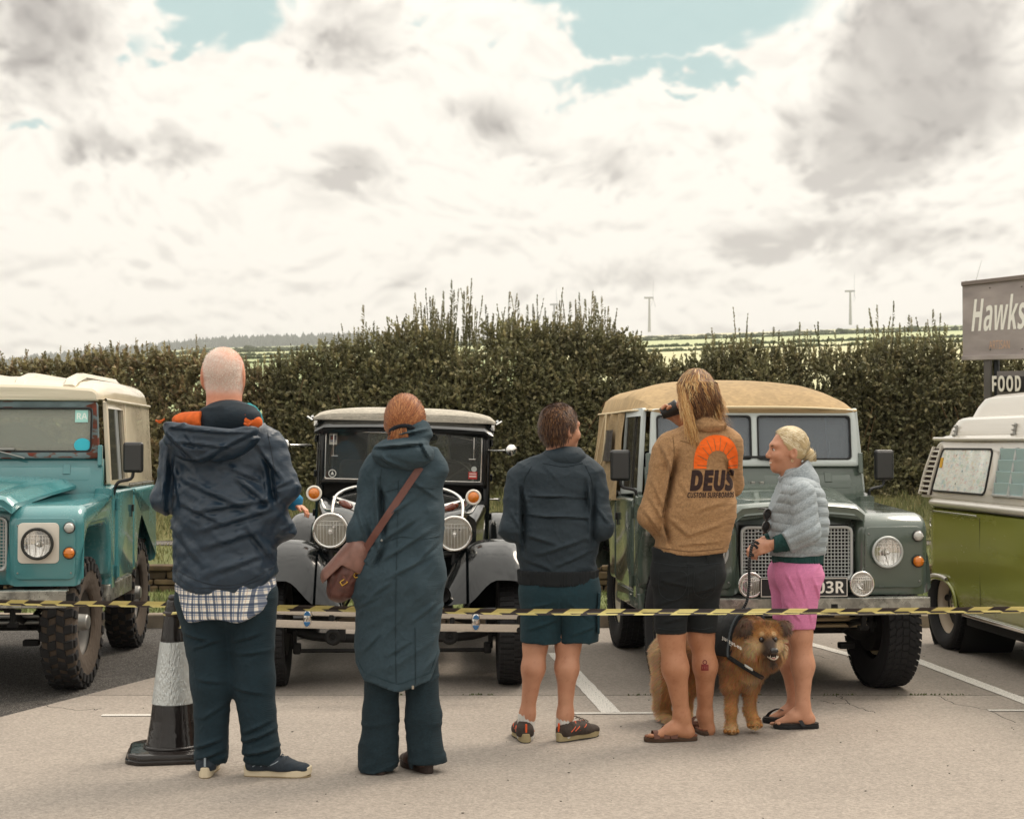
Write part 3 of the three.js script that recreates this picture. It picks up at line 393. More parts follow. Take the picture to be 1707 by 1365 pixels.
// ---------- the two old off-roaders: one maker's pattern, different bodies ----------
const arch = (cz, cy, hw, top) => [[cz + hw, cy - .02], [cz + hw * .93, cy + (top - cy) * .55, .08], [cz + hw * .62, top, .10], [cz - hw * .62, top, .10], [cz - hw * .93, cy + (top - cy) * .55, .08], [cz - hw, cy - .02]];
function offRoader(o) {
  const t = thing('off_roader', o.label, 'off-roader', o.pos, o.turn), b = o.body, W = .81, WB = o.wb, ZR = -WB - .46, D = o.lift, P = (n, g, m) => mesh(n, g, m, t), R = o.R;
  // wings with wheel arches
  both((s) => P('front_wing', flip(sideExt([[-.55, .56 + D], [-.55, 1.15 + D, .02], [.36, 1.105 + D, .10], [.455, 1.04 + D, .12], [.45, .62 + D], ...arch(0, .64 + D, .44, .95 + D)], .365, W, .045), s), b));
  both((s) => { const l = new THREE.Group(); l.name = 'lamp_panel'; t.add(l);
    mesh('plate', flip(frontExt([[.405, .66 + D], [.77, .66 + D], [.77, 1.03 + D], [.405, 1.03 + D]], .452, .462, .005, .05), s), b, l);
    if (o.lampPlate) mesh('lamp_surround', flip(frontExt([[o.hx - .122, .808 + D], [o.hx + .122, .808 + D], [o.hx + .122, 1.052 + D], [o.hx - .122, 1.052 + D]].map(([x, y]) => [x, y - .05]), .463, .470, .003, .035), s), o.lampPlate, l);
    for (const [x, y] of [[.43, .72], [.745, .72], [.43, 1.005], [.745, 1.005]]) mesh('screw', put(new THREE.SphereGeometry(.006, 8, 6), s * x, y + D - .02, .464), steel, l); });
  both((s) => lamp(t, 'headlight', s * o.hx, .878 + D, .497, .085, o.bezel, .009, .024));
  both((s) => { smallLamp(t, 'side_light', s * .735, .972 + D, .466, .031, whiteLens); smallLamp(t, 'indicator', s * .735, .82 + D, .466, .034, orange); });
  // radiator panel and grille between the wings
  P('radiator_panel', frontExt([[-.37, .62 + D], [.37, .62 + D], [.37, 1.10 + D], [-.37, 1.10 + D]], .30, .33, .004), b);
  { const g = new THREE.Group(); g.name = 'grille'; g.position.set(0, 0, o.grilleZ ?? .40); t.add(g); const x1 = .347, y0 = .70 + D, y1 = 1.035 + D;
    mesh('grille_frame', crease(ext(rrect(-x1, y0, x1, y1, .05), .018, .005, [rrect(-x1 + .018, y0 + .018, x1 - .018, y1 - .018, .04)]), .8), alu, g);
    const L = []; for (let i = -15; i <= 15; i++) L.push(box(.006, y1 - y0 - .03, .008, i * .0213, (y0 + y1) / 2, .006, .002, 1)); for (let j = 1; j < 16; j++) L.push(box(2 * x1 - .03, .006, .006, 0, y0 + .006 + j * .0208, .011, .002, 1)); mesh('grille_bars', merge(L), alu, g);
    mesh('grille_backing', box(.68, .34, .01, 0, (y0 + y1) / 2, -.06, .004), under, g); }
  // bonnet: shallow crown, rolled front lip
  { const ring = (z, hw, y, cr, th) => { const u = []; for (let i = 0; i <= 16; i++) { const a = i / 16 * 2 - 1; u.push([a * hw, y + cr * (1 - a * a) - .035 * sst(.86, 1, Math.abs(a)), z]); } for (let i = 16; i >= 0; i--) { const a = i / 16 * 2 - 1; u.push([a * hw * .995, y + cr * (1 - a * a) - th - .035 * sst(.86, 1, Math.abs(a)), z]); } return u; };
    P('bonnet', crease(loft([ring(.478, .385, 1.115 + D, .022, .012), ring(.485, .40, 1.135 + D, .024, .045), ring(.46, .41, 1.152 + D, .026, .05), ring(.40, .425, 1.158 + D, .027, .03), ring(-.1, .50, 1.20 + D, .03, .02), ring(-.52, .575, 1.235 + D, .03, .02)]), .7), b);
    P('bonnet_pressing', crease(loft([ring(.35, .30, 1.163 + D, .024, .008), ring(.30, .32, 1.178 + D, .026, .02), ring(-.40, .40, 1.237 + D, .03, .02), ring(-.47, .39, 1.237 + D, .03, .01)]), .7), b);
    P('bonnet_catch', merge([box(.07, .02, .04, 0, 1.255 + D, -.50, .005), box(.03, .035, .03, .03, 1.262 + D, -.52, .005), box(.03, .035, .03, -.03, 1.262 + D, -.52, .005)]), galv); }
  // bulkhead with vent flaps
  P('bulkhead', merge([sideExt([[-.66, 1.14 + D], [-.66, 1.375 + D], [-.60, 1.375 + D], [-.545, 1.20 + D], [-.545, 1.14 + D]], -.735, .735, .006), ...[-1, 1].map((s) => flip(sideExt([[-.68, .50 + D], [-.68, 1.20 + D], [-.52, 1.18 + D], [-.52, .50 + D]], .69, W - .004, .02), s))]), b);
  both((s) => { const l = new THREE.Group(); l.name = 'vent_flap'; t.add(l); const q = M4(0, 1.268 + D, -.578, -.30);
    const A = s * .06, B = s * .66; mesh('flap', crease(ext(rrect(Math.min(A, B), -.045, Math.max(A, B), .055, .03), .012, .004), .8).applyMatrix4(q), b, l); mesh('flap_gasket', crease(ext(rrect(Math.min(A, B) - .008, -.053, Math.max(A, B) + .008, .063, .035), .006, .002), .8).applyMatrix4(q), under, l); mesh('flap_hinge', box(.05, .07, .012, s * .50, .035, .012, .004).applyMatrix4(q), b, l); });
  // doors, tub
  const zd = -.70, ze = -1.36;
  both((s) => { const d = new THREE.Group(); d.name = 'door'; t.add(d);
    mesh('door_skin', flip(sideExt([[ze, .54 + D], [ze, 1.165 + D, .02], [zd, 1.165 + D, .02], [zd, .54 + D, .05]], W - .07, W + .002, .036), s), b, d);
    mesh('handle', merge([box(.006, .085, .035, s * (W + .002), 1.0 + D, ze + .09, .003), box(.02, .05, .02, s * (W + .008), 1.02 + D, ze + .09, .004)]), black, d);
    for (const y of [.62, 1.07]) mesh('hinge', merge([box(.022, .07, .05, s * (W + .006), y + D, zd + .012, .006), cyl(.012, .012, .08, s * (W + .012), y + D, zd + .03, 'y', 10)]), o.hingeM ?? b, d); });
  both((s) => P('body_side', flip(sideExt([[ZR, .60 + D], [ZR, 1.165 + D, .03], [ze - .008, 1.165 + D, .01], [ze - .008, .56 + D], ...arch(-WB, .58 + D, .42, .93 + D)], W - .09, W, .04), s), b));
  P('tailboard', box(1.5, .58, .04, 0, .87 + D, ZR + .03, .01), b); P('load_floor', box(1.46, .03, -ZR - .6, 0, .72 + D, (ZR - .6) / 2, .005), under);
  both((s) => P('capping', merge([box(.06, .025, ze - ZR - .02, s * (W - .05), 1.175 + D, (ZR + ze) / 2, .006)]), o.capM ?? galv));
  both((s) => P('sill', flip(sideExt([[ze + .02, o.sill[0] + D], [ze + .02, o.sill[1] + D, .01], [-.50, o.sill[1] + D, .01], [-.50, o.sill[0] + D]], W - .11, W - .006, .006), s), o.sillM ?? b));
  // windscreen, leaning back
  { const w = new THREE.Group(); w.name = 'windscreen'; w.position.set(0, 1.375 + D, -.60); w.rotation.x = -.10; t.add(w); const h = .385, x = .705;
    mesh('windscreen_frame', crease(ext(shape([[-x - .01, 0], [x + .01, 0], [x - .012, h], [-x + .012, h]], .03), .035, .006, [-1, 1].map((s) => { const a = s * .021, c = s * (x - .045); return s > 0 ? rrect(a, .045, c, h - .045, .025) : rrect(c, .045, a, h - .045, .025); })), .8), o.frameM, w);
    both((s) => { mesh('pane', box(x - .06, h - .08, .005, s * (x - .02) / 2, h / 2, .018, .002), o.glassM, w); mesh('pane_seal', (() => { const a = s * .024, c = s * (x - .048), p = (k) => s > 0 ? rrect(a - k, .048 - k, c + k, h - .048 + k, .03) : rrect(c - k, .048 - k, a + k, h - .048 + k, .03); return ext(p(.004), .012, .002, [p(-.006)]).translate(0, 0, .027); })(), black, w); });
    both((s) => mesh('wiper', merge([tube([[s * .18 + .05, .0, .05], [s * .18 - .06, .03, .055], [s * .18 - .16, .055, .05]], .006, 8, 6), box(.24, .014, .01, s * .18 - .14, .062, .042, .003)]), o.wiperM ?? black, w));
    both((s) => mesh('frame_bracket', box(.03, .14, .04, s * (x + .015), .02, .03, .008), b, w)); 
    if (o.stickers) o.stickers(w, h, x); }
  // door tops with sliding panes
  both((s) => { const d = new THREE.Group(); d.name = 'door_top'; d.position.set(s * (W - .045), 1.17 + D, 0); d.rotation.z = s * .07; t.add(d); const top = .60, z0 = ze + .005, z1 = -.64;
    mesh('door_top_frame', sideExt([[z0, 0], [z0, top], [z1 - .05, top], [z1, .03]], -.014, .014, .004, .02, [shape([[z0 + .05, .055], [z0 + .05, top - .05], [z1 - .09, top - .05], [z1 - .05, .055]], .015)]), o.doorTopM, d);
    mesh('sliding_pane', box(.004, top - .10, .34, -.004, top / 2, z0 + .20, .001), o.sideGlass, d); mesh('sliding_pane', box(.004, top - .10, .30, .006, top / 2, z1 - .23, .001), o.sideGlass, d); mesh('window_channel', merge([box(.02, top - .1, .016, .004, top / 2, (z0 + z1) / 2 - .02, .003), box(.018, top - .1, .012, .006, top / 2, (z0 + z1) / 2 - .07, .003)]), o.channelM ?? alu, d); });
  // mirrors on arms
  both((s) => { const m = new THREE.Group(); m.name = 'wing_mirror'; m.position.set(s * (W + .09 + (o.mirrorX ?? 0)), 1.385 + D, -.62); t.add(m); mesh('mirror_shell', box(.135, .205, .04, 0, 0, 0, .03, 4), satin, m); mesh('mirror_face', box(.112, .18, .006, 0, 0, -.021, .02), chrome, m); mesh('mirror_back_panel', box(.108, .176, .012, 0, 0, .018, .024, 3), MS(0x343434, .35), m); mesh('mirror_arm', tube([[0, -.1, 0], [-s * .01, -.14, 0], [-s * .10, -.17, .01], [-s * .10 - s * (o.mirrorX ?? 0), -.25, 0]], .011, 14, 8), satin, m); });
  // bumper, chassis, axle, steering
  P('front_bumper', merge([box(1.50, .10, .012, 0, .568 + D * .8, .625, .004), box(1.50, .01, .09, 0, .614 + D * .8, .585, .003), box(1.50, .01, .09, 0, .522 + D * .8, .585, .003), box(.11, .03, .006, .17, .575 + D * .8, .632, .002)].slice(0, 3)), galv);
  both((s) => P('chassis_rail', box(.075, .11, 2.6, s * .36, .56 + D * .6, -.75, .01), under));
  P('front_axle', merge([cyl(.04, .04, 1.1, 0, R - .01, 0, 'x', 14), put(new THREE.SphereGeometry(.13, 18, 12), -.2, R - .01, 0), ...[-1, 1].map((s) => put(new THREE.SphereGeometry(.085, 14, 10), s * .52, R - .01, 0))]), under);
  both((s) => { P('leaf_spring', merge([0, 1, 2, 3].map((k) => { const q = .42 - k * .08; return tube([[s * .40, .46 - k * .012 + D * .5, q], [s * .40, .40 - k * .012 + D * .3, 0], [s * .40, .46 - k * .012 + D * .5, -q]], .02, 10, 4); })), under); P('shackle', merge([box(.03, .12, .03, s * .40, .47 + D * .5, .45, .006), box(.06, .03, .05, s * .40, .42 + D * .4, .44, .006), cyl(.012, .012, .10, s * .40, .50 + D * .5, .45, 'x', 8)]), under); });
  P('track_rod', merge([cyl(.014, .014, 1.1, 0, R + .02, .17, 'x', 8), cyl(.012, .012, .7, .15, R + .06, .20, 'x', 8)]), o.rodM ?? steel);
  both((s) => { P('swivel_joint', merge([box(.07, .05, .09, s * .54, R + .02, .14, .012), cyl(.018, .018, .12, s * .54, R + .04, .17, 'y', 8)]), under); P('damper_foot', box(.10, .04, .06, s * .42, R - .12, .05, .01), under); });
  P('rear_axle', merge([cyl(.045, .045, 1.2, 0, R - .01, -WB, 'x', 14), put(new THREE.SphereGeometry(.15, 18, 12), .1, R - .01, -WB)]), under);
  P('engine_sump', merge([box(.36, .26, .55, 0, .60 + D, .02, .04), box(.5, .05, .06, 0, .50 + D, .34, .01)]), under);
  // cab interior
  P('dashboard', box(1.38, .10, .10, 0, 1.30 + D, -.70, .02), MS(0x22262a, .7)); both((s) => P('seat', merge([box(.42, .10, .42, s * .42, 1.0 + D, -1.08, .04), put(box(.40, .46, .09, 0, 0, 0, .04), s * .42, 1.25 + D, -1.30, -.15)]), MS(0x26272a, .8)));
  P('steering_wheel', merge([put(new THREE.TorusGeometry(.20, .012, 8, 30), o.drv * .40, 1.36 + D, -.88, -.9), put(cyl(.018, .018, .4), o.drv * .40, 1.26 + D, -.78, .8), put(box(.36, .02, .012, 0, 0, 0, .004), o.drv * .40, 1.36 + D, -.88, -.9)]), black);
  P('floor_pan', box(1.5, .03, 1.0, 0, .68 + D, -1.05, .01), under); P('rear_bulkhead', box(1.48, .50, .03, 0, .92 + D, -1.42, .01), b);
  both((s) => { wheel(t, s * o.track[0], R, 0, R, o.tw, s * (o.face ?? 1), { ...o.wheel, steer: o.steer }); wheel(t, s * o.track[1], R, -WB, R, o.tw, s * (o.face ?? 1), o.wheel); });
  if (o.top) o.top(t, { W, D, ZR, ze, P, b });
  return t;
}
// turquoise one with a cream hard top
{
  const teal = paint(0x478488), cream = MP(0xd9cdb5, .5, { roughnessMap: dusty, clearcoat: .25, bumpMap: paintBump, bumpScale: .003 });
  const rusty = MS(0xffffff, .8, .1, { map: dataTex(512, (u, v) => { const n = tile(u, v, 14, 31, 5), e = sst(.09, .03, Math.abs(u - .5)) * .55, q = sst(-.04, .12, n + e - .3); return [mix(.42, .36 + n * .12, q), mix(.48, .19, q), mix(.49, .13, q)].map((k) => k * (1 + n * .25)); }, .69, 1.3, true) });
  offRoader({
    label: 'turquoise off-roader with cream hard top and knobbly mud tyres', pos: [-3.43, 0, -9.8], turn: .073, body: teal, lift: .052, wb: 1.98, R: .405, tw: .205, hx: .553, lampPlate: MS(0xd9d2c6, .5), bezel: MS(0x3a3a38, .4, .6), grilleZ: .35,
    track: [.665, .665], sill: [.43, .545], sillM: galv, capM: galv, frameM: rusty, doorTopM: cream, hingeM: teal, drv: -1, steer: -.05, wiperM: steel, mirrorX: .03,
    glassM: MP(0xd6d8cc, .03, { transmission: .74, thickness: 0, specularIntensity: 1 }), sideGlass: MP(0x8d8f88, .05, { transmission: .8, thickness: 0 }),
    wheel: { rim: .21, rimM: MS(0x6d6a66, .5, .5), lugs: 26, tyreM: mud, treadM: MS(0x1b1a1b, .9, 0, { bumpMap: rubberB, bumpScale: .003 }), dish: .03, hub: [[0, .10], [.04, .10], [.05, .085], [.055, .02], [.075, .012]] },
    stickers: (w, h, x) => {
      mesh('square_sticker', card(.085, .082, .003, x - .115, h - .10, .024), MP(0xffffff, .6, { map: canvasTex(128, 128, (c) => { c.fillStyle = '#a9dcd2'; c.fillRect(0, 0, 128, 128); c.fillStyle = '#eaf2ea'; c.font = 'bold 92px sans-serif'; c.textAlign = 'center'; c.fillText('RA', 64, 96, 112); }) }), w);
      mesh('round_sticker', put(cyl(.055, .055, .003, 0, 0, 0, 'z', 28), x - .105, .09, .024, 0, 0, 0, 1, .85, 1), MS(0x35b9cc, .6), w);
    },
    top: (t, { W, D, ZR, ze, P }) => {
      const ring = (z, hw, y0, y1, r) => { const a = []; const pts = [[-hw, y0], [-hw, y1 - r]]; for (let i = 1; i < 8; i++) { const q = i / 8 * Math.PI / 2; pts.push([-hw + r * 1.3 * (1 - Math.cos(q)), y1 - r + r * Math.sin(q)]); } for (let i = 0; i <= 8; i++) { const u = i / 8 * 2 - 1; pts.push([u * (hw - r * 1.3), y1 + .025 * (1 - u * u)]); } const n = pts.length; for (const [x, y] of pts) a.push([x, y, z]); for (let i = 7; i >= 0; i--) { const [x, y] = pts[i + (i ? 0 : 0)]; a.push([-x, y, z]); } a.push([-pts[0][0], y0, z]); return a; };
      const y0 = 1.775 + D;
      P('roof', crease(loft([ring(-.585, .69, y0, y0 + .055, .04), ring(-.60, .70, y0, y0 + .072, .05), ring(-.75, .72, y0, y0 + .115, .09), ring(-1.05, .735, y0, y0 + .145, .11), ring(-1.6, .74, y0, y0 + .155, .12), ring(ZR + .12, .74, y0, y0 + .15, .12), ring(ZR, .73, y0, y0 + .09, .09)]), .55), cream);
      for (const x of [-.50, -.17, .17, .50]) P('roof_rib', crease(loft([[-.62, .045, .012], [-.70, .05, .03], [-1.0, .045, .03], [ZR + .2, .04, .03], [ZR + .08, .04, .008]].map(([z, w, h]) => { const yy = y0 + (z > -.75 ? .075 + (-.62 - z) * .36 : z > -1.05 ? .122 + (-.75 - z) * .11 : .158) + .012; return [[x - w, yy, z], [x - w * .55, yy + h, z], [x + w * .55, yy + h, z], [x + w, yy, z]]; })), .5), cream);
      P('gutter', merge([...[-1, 1].map((s) => tube([[s * .745, y0 - .004, -.62], [s * .752, y0 - .006, -1.2], [s * .75, y0 - .008, ZR]], .011, 8, 6)), tube([[-.70, y0 - .004, -.60], [0, y0 + .0, -.59], [.70, y0 - .004, -.60]], .008, 8, 6)]), cream);
      both((s) => P('hard_top_side', put(flip(sideExt([[ZR + .01, 0], [ZR + .01, .585], [ze, .585], [ze, 0]], -.012, .012, .005, .01), 1), s * (W - .045), 1.19 + D, 0, 0, 0, s * .055), cream));
      P('rear_panel', frontExt([[-.70, 1.19 + D], [.70, 1.19 + D], [.68, 1.77 + D], [-.68, 1.77 + D]], ZR + .015, ZR + .045, .004, .02, [rrect(-.58, 1.28 + D, .58, 1.68 + D, .04)]), cream);
      P('spare_wheel', put(new THREE.TorusGeometry(.27, .09, 14, 36), -.05, 1.27 + D, -1.5, .1), rubber);
      both((s) => { const l = new THREE.SphereGeometry(.008, 6, 5); for (let i = 0; i < 7; i++) P('rivet', l, steel).position.set(s * (W - .045), 1.185 + D, ze - .10 - i * .11); });
      P('aerial', tube([[-.42, 1.20 + D, -.45], [-.36, 1.7 + D, -.5], [-.16, 2.1 + D, -.62]], .003, 10, 5), steel);
    },
  });
}
// green one with a tan canvas hood
{
  const green = paint(0x505c53), canvasB = dataTex(256, (u, v) => .5 + .25 * Math.sin(u * 400) * Math.sin(v * 400) + tile(u, v, 4, 9, 4) * .9), tan = MS(0xffffff, .95, 0, { map: dataTex(512, (u, v) => { const n = tile(u, v, 5, 12, 5), s = tile(u, v, 70, 3, 2); const k = .95 + n * .10 + s * .12; return [.67 * k, .57 * k, .42 * k]; }, 1, 1, true), bumpMap: canvasB, bumpScale: .005 });
  const rope = MS(0xd9c7a4, .9), cloudy = MP(0xbcc5ce, .03, { transmission: .8, thickness: 0, specularIntensity: 1 });
  offRoader({
    label: 'grey green off-roader with tan canvas hood and bright grille', pos: [1.675, 0, -9.82], turn: .0975, body: green, lift: .0, wb: 2.05, R: .385, tw: .215, hx: .535, lampPlate: null, bezel: alu, grilleZ: .41,
    track: [.665, .60], sill: [.44, .545], capM: alu, frameM: MS(0xc3cac8, .45, .25), doorTopM: MS(0xc3cac8, .45, .25), drv: -1, steer: .06, mirrorX: .0, rodM: MS(0x9c8c6e, .5, .4),
    glassM: cloudy, sideGlass: MP(0x6a665c, .05, { transmission: .7, thickness: 0 }),
    wheel: { rim: .215, rimM: MP(0xcfc2a2, .45, { clearcoat: .4 }), ribs: [-.78, -.4, 0, .4, .78], blocks: 52, zig: .5, dish: .01, hub: [[0, .09], [.035, .09], [.05, .07], [.055, .015], [.08, .01]] },
    top: (t, { W, D, ZR, ze, P }) => {
      // canvas roof slopes up from the screen rail, rounded shoulders, sides laced behind the doors
      const ring = (z, hw, y0, yt, sh, wob) => { const a = [], n = 40; for (let i = 0; i <= n; i++) { const u = i / n * 2 - 1, s = Math.pow(1 - Math.pow(Math.abs(u), sh), 1 / sh); a.push([u * hw, y0 + (yt - y0) * s + wob * vn(u * 5, z * 4), z + wob * vn(u * 4, z * 3, 5)]); } a.push([hw * .9, y0 - .012, z], [-hw * .9, y0 - .012, z]); return a; };
      P('canvas_roof', crease(loft([ring(-.60, .70, 1.745, 1.762, 3, 0), ring(-.63, .71, 1.745, 1.785, 3, .004), ring(-.85, .735, 1.75, 1.885, 2.7, .008), ring(-1.12, .745, 1.755, 1.955, 2.6, .01), ring(-1.42, .75, 1.755, 1.985, 2.8, .006), ring(-1.62, .75, 1.755, 1.965, 2.8, .012), ring(-1.95, .75, 1.755, 1.975, 2.8, .008), ring(ZR + .06, .745, 1.755, 1.965, 2.8, .01), ring(ZR, .72, 1.755, 1.93, 2.8, .006)]), .7), tan);
      P('roof_hem', merge([tube([[-.712, 1.752, -.62], [-.4, 1.768, -.588], [0, 1.772, -.578], [.4, 1.768, -.588], [.712, 1.752, -.62]], .008, 24, 6), ...[-1, 1].map((s) => tube([[s * .712, 1.752, -.62], [s * .755, 1.757, -1.1], [s * .757, 1.755, -1.7], [s * .755, 1.757, ZR]], .007, 16, 6))]), rope);
      both((s) => P('canvas_side', grid(26, 26, (u, v) => { const z = mix(ze + .03, ZR, u), y = mix(1.13, 1.757, v), f = .014 * vn(u * 7 + v * 2, v * 2.2, s) + .010 * Math.sin(u * 26 + v * 5) * (1 - v) ** 1.5; return [s * (mix(W + .008, .75, v) + f), y - .02 * (1 - v) * Math.abs(vn(u * 9, 3)), z]; }), tan));
      both((s) => { const w = new THREE.Group(); w.name = 'hood_window'; t.add(w); mesh('clear_panel', grid(10, 8, (u, v) => { const z = mix(-1.62, -2.02, u), y = mix(1.40, 1.63, v); return [s * (mix(W, .75, (y - 1.13) / .627) + .017 + .006 * Math.sin(u * 17 + v * 2)), y, z]; }), MP(0x6d6a70, .12, { clearcoat: 1, transmission: .3, thickness: 0 }), w); });
      both((s) => P('lacing_rope', merge([tube([[s * .765, 1.75, -2.05], [s * .79, 1.55, -1.98], [s * .80, 1.42, -2.02], [s * .835, 1.2, -2.25]], .006, 20, 6), tube([[s * .765, 1.75, -2.1], [s * .80, 1.5, -2.2], [s * .84, 1.16, -2.3]], .005, 20, 6)]), rope));
      P('canvas_back', frontExt([[-.73, 1.14], [.73, 1.14], [.72, 1.76], [-.72, 1.76]], ZR, ZR + .02, .004, .02, [rrect(-.42, 1.30, .42, 1.62, .04)]), tan);
      both((s) => P('hood_cleat', merge([put(box(.02, .10, .03, 0, 0, 0, .006), s * (W + .016), 1.11, -1.72, .5), box(.02, .05, .03, s * (W + .014), 1.045, -1.72, .006)]), galv));
      both((s) => { const f = lamp(t, 'spot_lamp', s * .335, .70, .62, .066, chrome, .008); mesh('lamp_shell', put(lathe([[.07, 0], [.066, -.04], [.03, -.075], [0, -.08]], 24), 0, 0, 0, Math.PI / 2), chrome, f); mesh('lamp_bracket', box(.03, .05, .03, 0, -.085, -.03, .006), steel, f); });
      { const pl = new THREE.Group(); pl.name = 'number_plate'; pl.position.set(-.02, .685, .635); t.add(pl); mesh('plate_backing', box(.53, .118, .012, 0, 0, 0, .006), black, pl);
        mesh('plate_print', card(.524, .112, .003, 0, 0, .0072), MP(0xffffff, .5, { map: canvasTex(1024, 220, (c, w, h) => { c.fillStyle = '#0c0d10'; c.fillRect(0, 0, w, h); c.strokeStyle = '#d8d5cc'; c.lineWidth = 9; c.strokeRect(8, 8, w - 16, h - 16); c.fillStyle = '#e4e1d8'; c.font = 'bold 190px sans-serif'; c.textAlign = 'right'; c.fillText('03R', w - 40, 178); }) }), pl); }
      P('bumper_slot', box(.04, .025, .004, .165, .572, .632, .001), under);
      P('steering_damper', cyl(.02, .02, .55, .1, .475, .24, 'x', 10), MS(0x9c8c6e, .5, .4));
    },
  });
}
// ---------- the black vintage saloon ----------
{
  const t = thing('vintage_car', 'black nineteen thirties saloon with cream roof and twin chrome bumper bars', 'vintage car', [-.759, 0, -9.975], .045), P = (n, g, m, q = t) => mesh(n, g, m, q);
  const inkP = MP(0x070b0d, .45, { roughnessMap: dusty, clearcoat: .55, specularIntensity: .5, clearcoatRoughness: .06, bumpMap: paintBump, bumpScale: .003 }), cloth = MS(0xffffff, .95, 0, { map: dataTex(256, (u, v) => { const k = .84 + tile(u, v, 40, 3, 3) * .2 + tile(u, v, 5, 9, 3) * .12; return [k * .82, k * .79, k * .73]; }, 3, 3, true) });
  const ROLL = (g) => g.applyMatrix4(new THREE.Matrix4().makeRotationZ(-.026)), Q = (n, g, m, q = t) => mesh(n, ROLL(g), m, q), trim = MS(0x3b2f2a, .9), dim = MS(0x15100e, .9);
  // cabin: cowl, pillars, sides with windows, back with a window
  Q('cowl', crease(loft([[-.60, .52, .56, 1.13], [-.85, .57, .56, 1.19], [-1.18, .605, .55, 1.225], [-1.22, .605, .55, 1.23]].map(([z, w, y0, y1]) => { const a = [[-w * .9, y0, z], [-w, y0 + .15, z], [-w, y1 - .16, z]]; for (let i = 0; i <= 14; i++) { const q = Math.PI * (1 - i / 14); a.push([w * Math.cos(q), y1 - .13 + .13 * Math.sin(q), z]); } a.push([w, y1 - .16, z], [w, y0 + .15, z], [w * .9, y0, z]); return a; })), .7), inkP);
  both((s) => Q('side_panel', flip(sideExt([[-2.75, .55], [-2.80, 1.3, .05], [-2.72, 1.72, .12], [-1.24, 1.72, .03], [-1.21, 1.24], [-1.21, .5]], .57, .625, .02, 0, [shape([[-1.30, 1.27], [-1.30, 1.64], [-1.92, 1.64], [-1.92, 1.27]], .03), shape([[-2.02, 1.27], [-2.02, 1.64], [-2.55, 1.64], [-2.55, 1.27]], .04)]), s), inkP));
  Q('rear_panel', frontExt([[-.6, .55], [.6, .55], [.6, 1.70], [-.6, 1.70]], -2.82, -2.78, .006, .1, [rrect(-.32, 1.355, .32, 1.606, .05)]), inkP);
  Q('rear_window_bead', frontExt([[-.335, 1.34], [.335, 1.34], [.335, 1.621], [-.335, 1.621]], -2.775, -2.768, .002, .06, [rrect(-.318, 1.357, .318, 1.604, .05)]), MS(0xb5ab98, .5)); Q('floor_pan', box(1.2, .04, 1.6, 0, .58, -2.0, .01), under); Q('headlining', box(1.14, .02, 1.5, 0, 1.68, -2.0, .005), MS(0x8d8272, .95));
  Q('dashboard', box(1.16, .12, .08, 0, 1.19, -1.28, .02), dim);
  both((s) => Q('windscreen_pillar', flip(frontExt([[.55, 1.22], [.60, 1.22], [.607, 1.70], [.565, 1.70]], -1.26, -1.19, .008), s), inkP));
  const ws = new THREE.Group(); ws.name = 'windscreen'; t.add(ws);
  Q('windscreen_frame', frontExt([[-.59, 1.235], [.59, 1.235], [.587, 1.635], [-.587, 1.635]], -1.195, -1.165, .006, .02, [rrect(-.555, 1.268, .555, 1.605, .015)]), inkP, ws);
  Q('screen_bead', frontExt([[-.56, 1.263], [.56, 1.263], [.56, 1.61], [-.56, 1.61]], -1.164, -1.158, .001, .015, [rrect(-.552, 1.272, .552, 1.602, .012)]), chrome, ws);
  Q('pane', box(1.11, .34, .004, 0, 1.436, -1.178, .001), MP(0xd7dad6, .02, { transmission: .95, thickness: 0, specularIntensity: .5 }), ws);
  Q('paper_sticker', card(.055, .082, .002, -.505, 1.552, -1.170), MP(0xffffff, .7, { map: canvasTex(64, 96, (c) => { c.fillStyle = '#c9c6bd'; c.fillRect(0, 0, 64, 96); c.fillStyle = '#5a5560'; c.fillRect(6, 20, 52, 40); c.fillStyle = '#8a4a3a'; c.fillRect(14, 30, 16, 24); c.fillStyle = '#42506a'; c.fillRect(8, 66, 46, 8); }) }), ws);
  const roundel = MP(0xffffff, .6, { map: canvasTex(96, 96, (c) => { c.fillStyle = '#14181a'; c.fillRect(0, 0, 96, 96); c.strokeStyle = '#d8d8d2'; c.lineWidth = 9; c.beginPath(); c.arc(48, 48, 38, 0, 7); c.stroke(); c.fillStyle = '#d8d8d2'; c.beginPath(); c.moveTo(48, 22); c.lineTo(66, 62); c.lineTo(30, 62); c.fill(); }) });
  Q('round_sticker', put(new THREE.CircleGeometry(.032, 24), -.505, 1.305, -1.174), roundel, ws); Q('round_sticker', put(new THREE.CircleGeometry(.02, 20), .505, 1.36, -1.174), MS(0xb9bdb8, .6), ws);
  Q('red_sticker', card(.062, .052, .002, .497, 1.315, -1.170), MP(0xffffff, .6, { map: canvasTex(96, 80, (c) => { c.fillStyle = '#b3332b'; c.fillRect(0, 0, 96, 80); c.fillStyle = '#e8d8d0'; c.fillRect(8, 44, 80, 14); for (let i = 0; i < 6; i++) c.fillRect(12 + i * 13, 14, 8, 18); }) }), ws);
  both((s) => Q('wiper', merge([tube([[s * .50, 1.60, -1.15], [s * .50, 1.50, -1.145], [s * .50, 1.43, -1.15]], .004, 6, 5), box(.05, .008, .012, s * .49, 1.43, -1.15, .003)]), chrome, ws)); Q('wiper_arm', tube([[.50, 1.565, -1.148], [.30, 1.60, -1.148]], .003, 4, 5), chrome, ws);
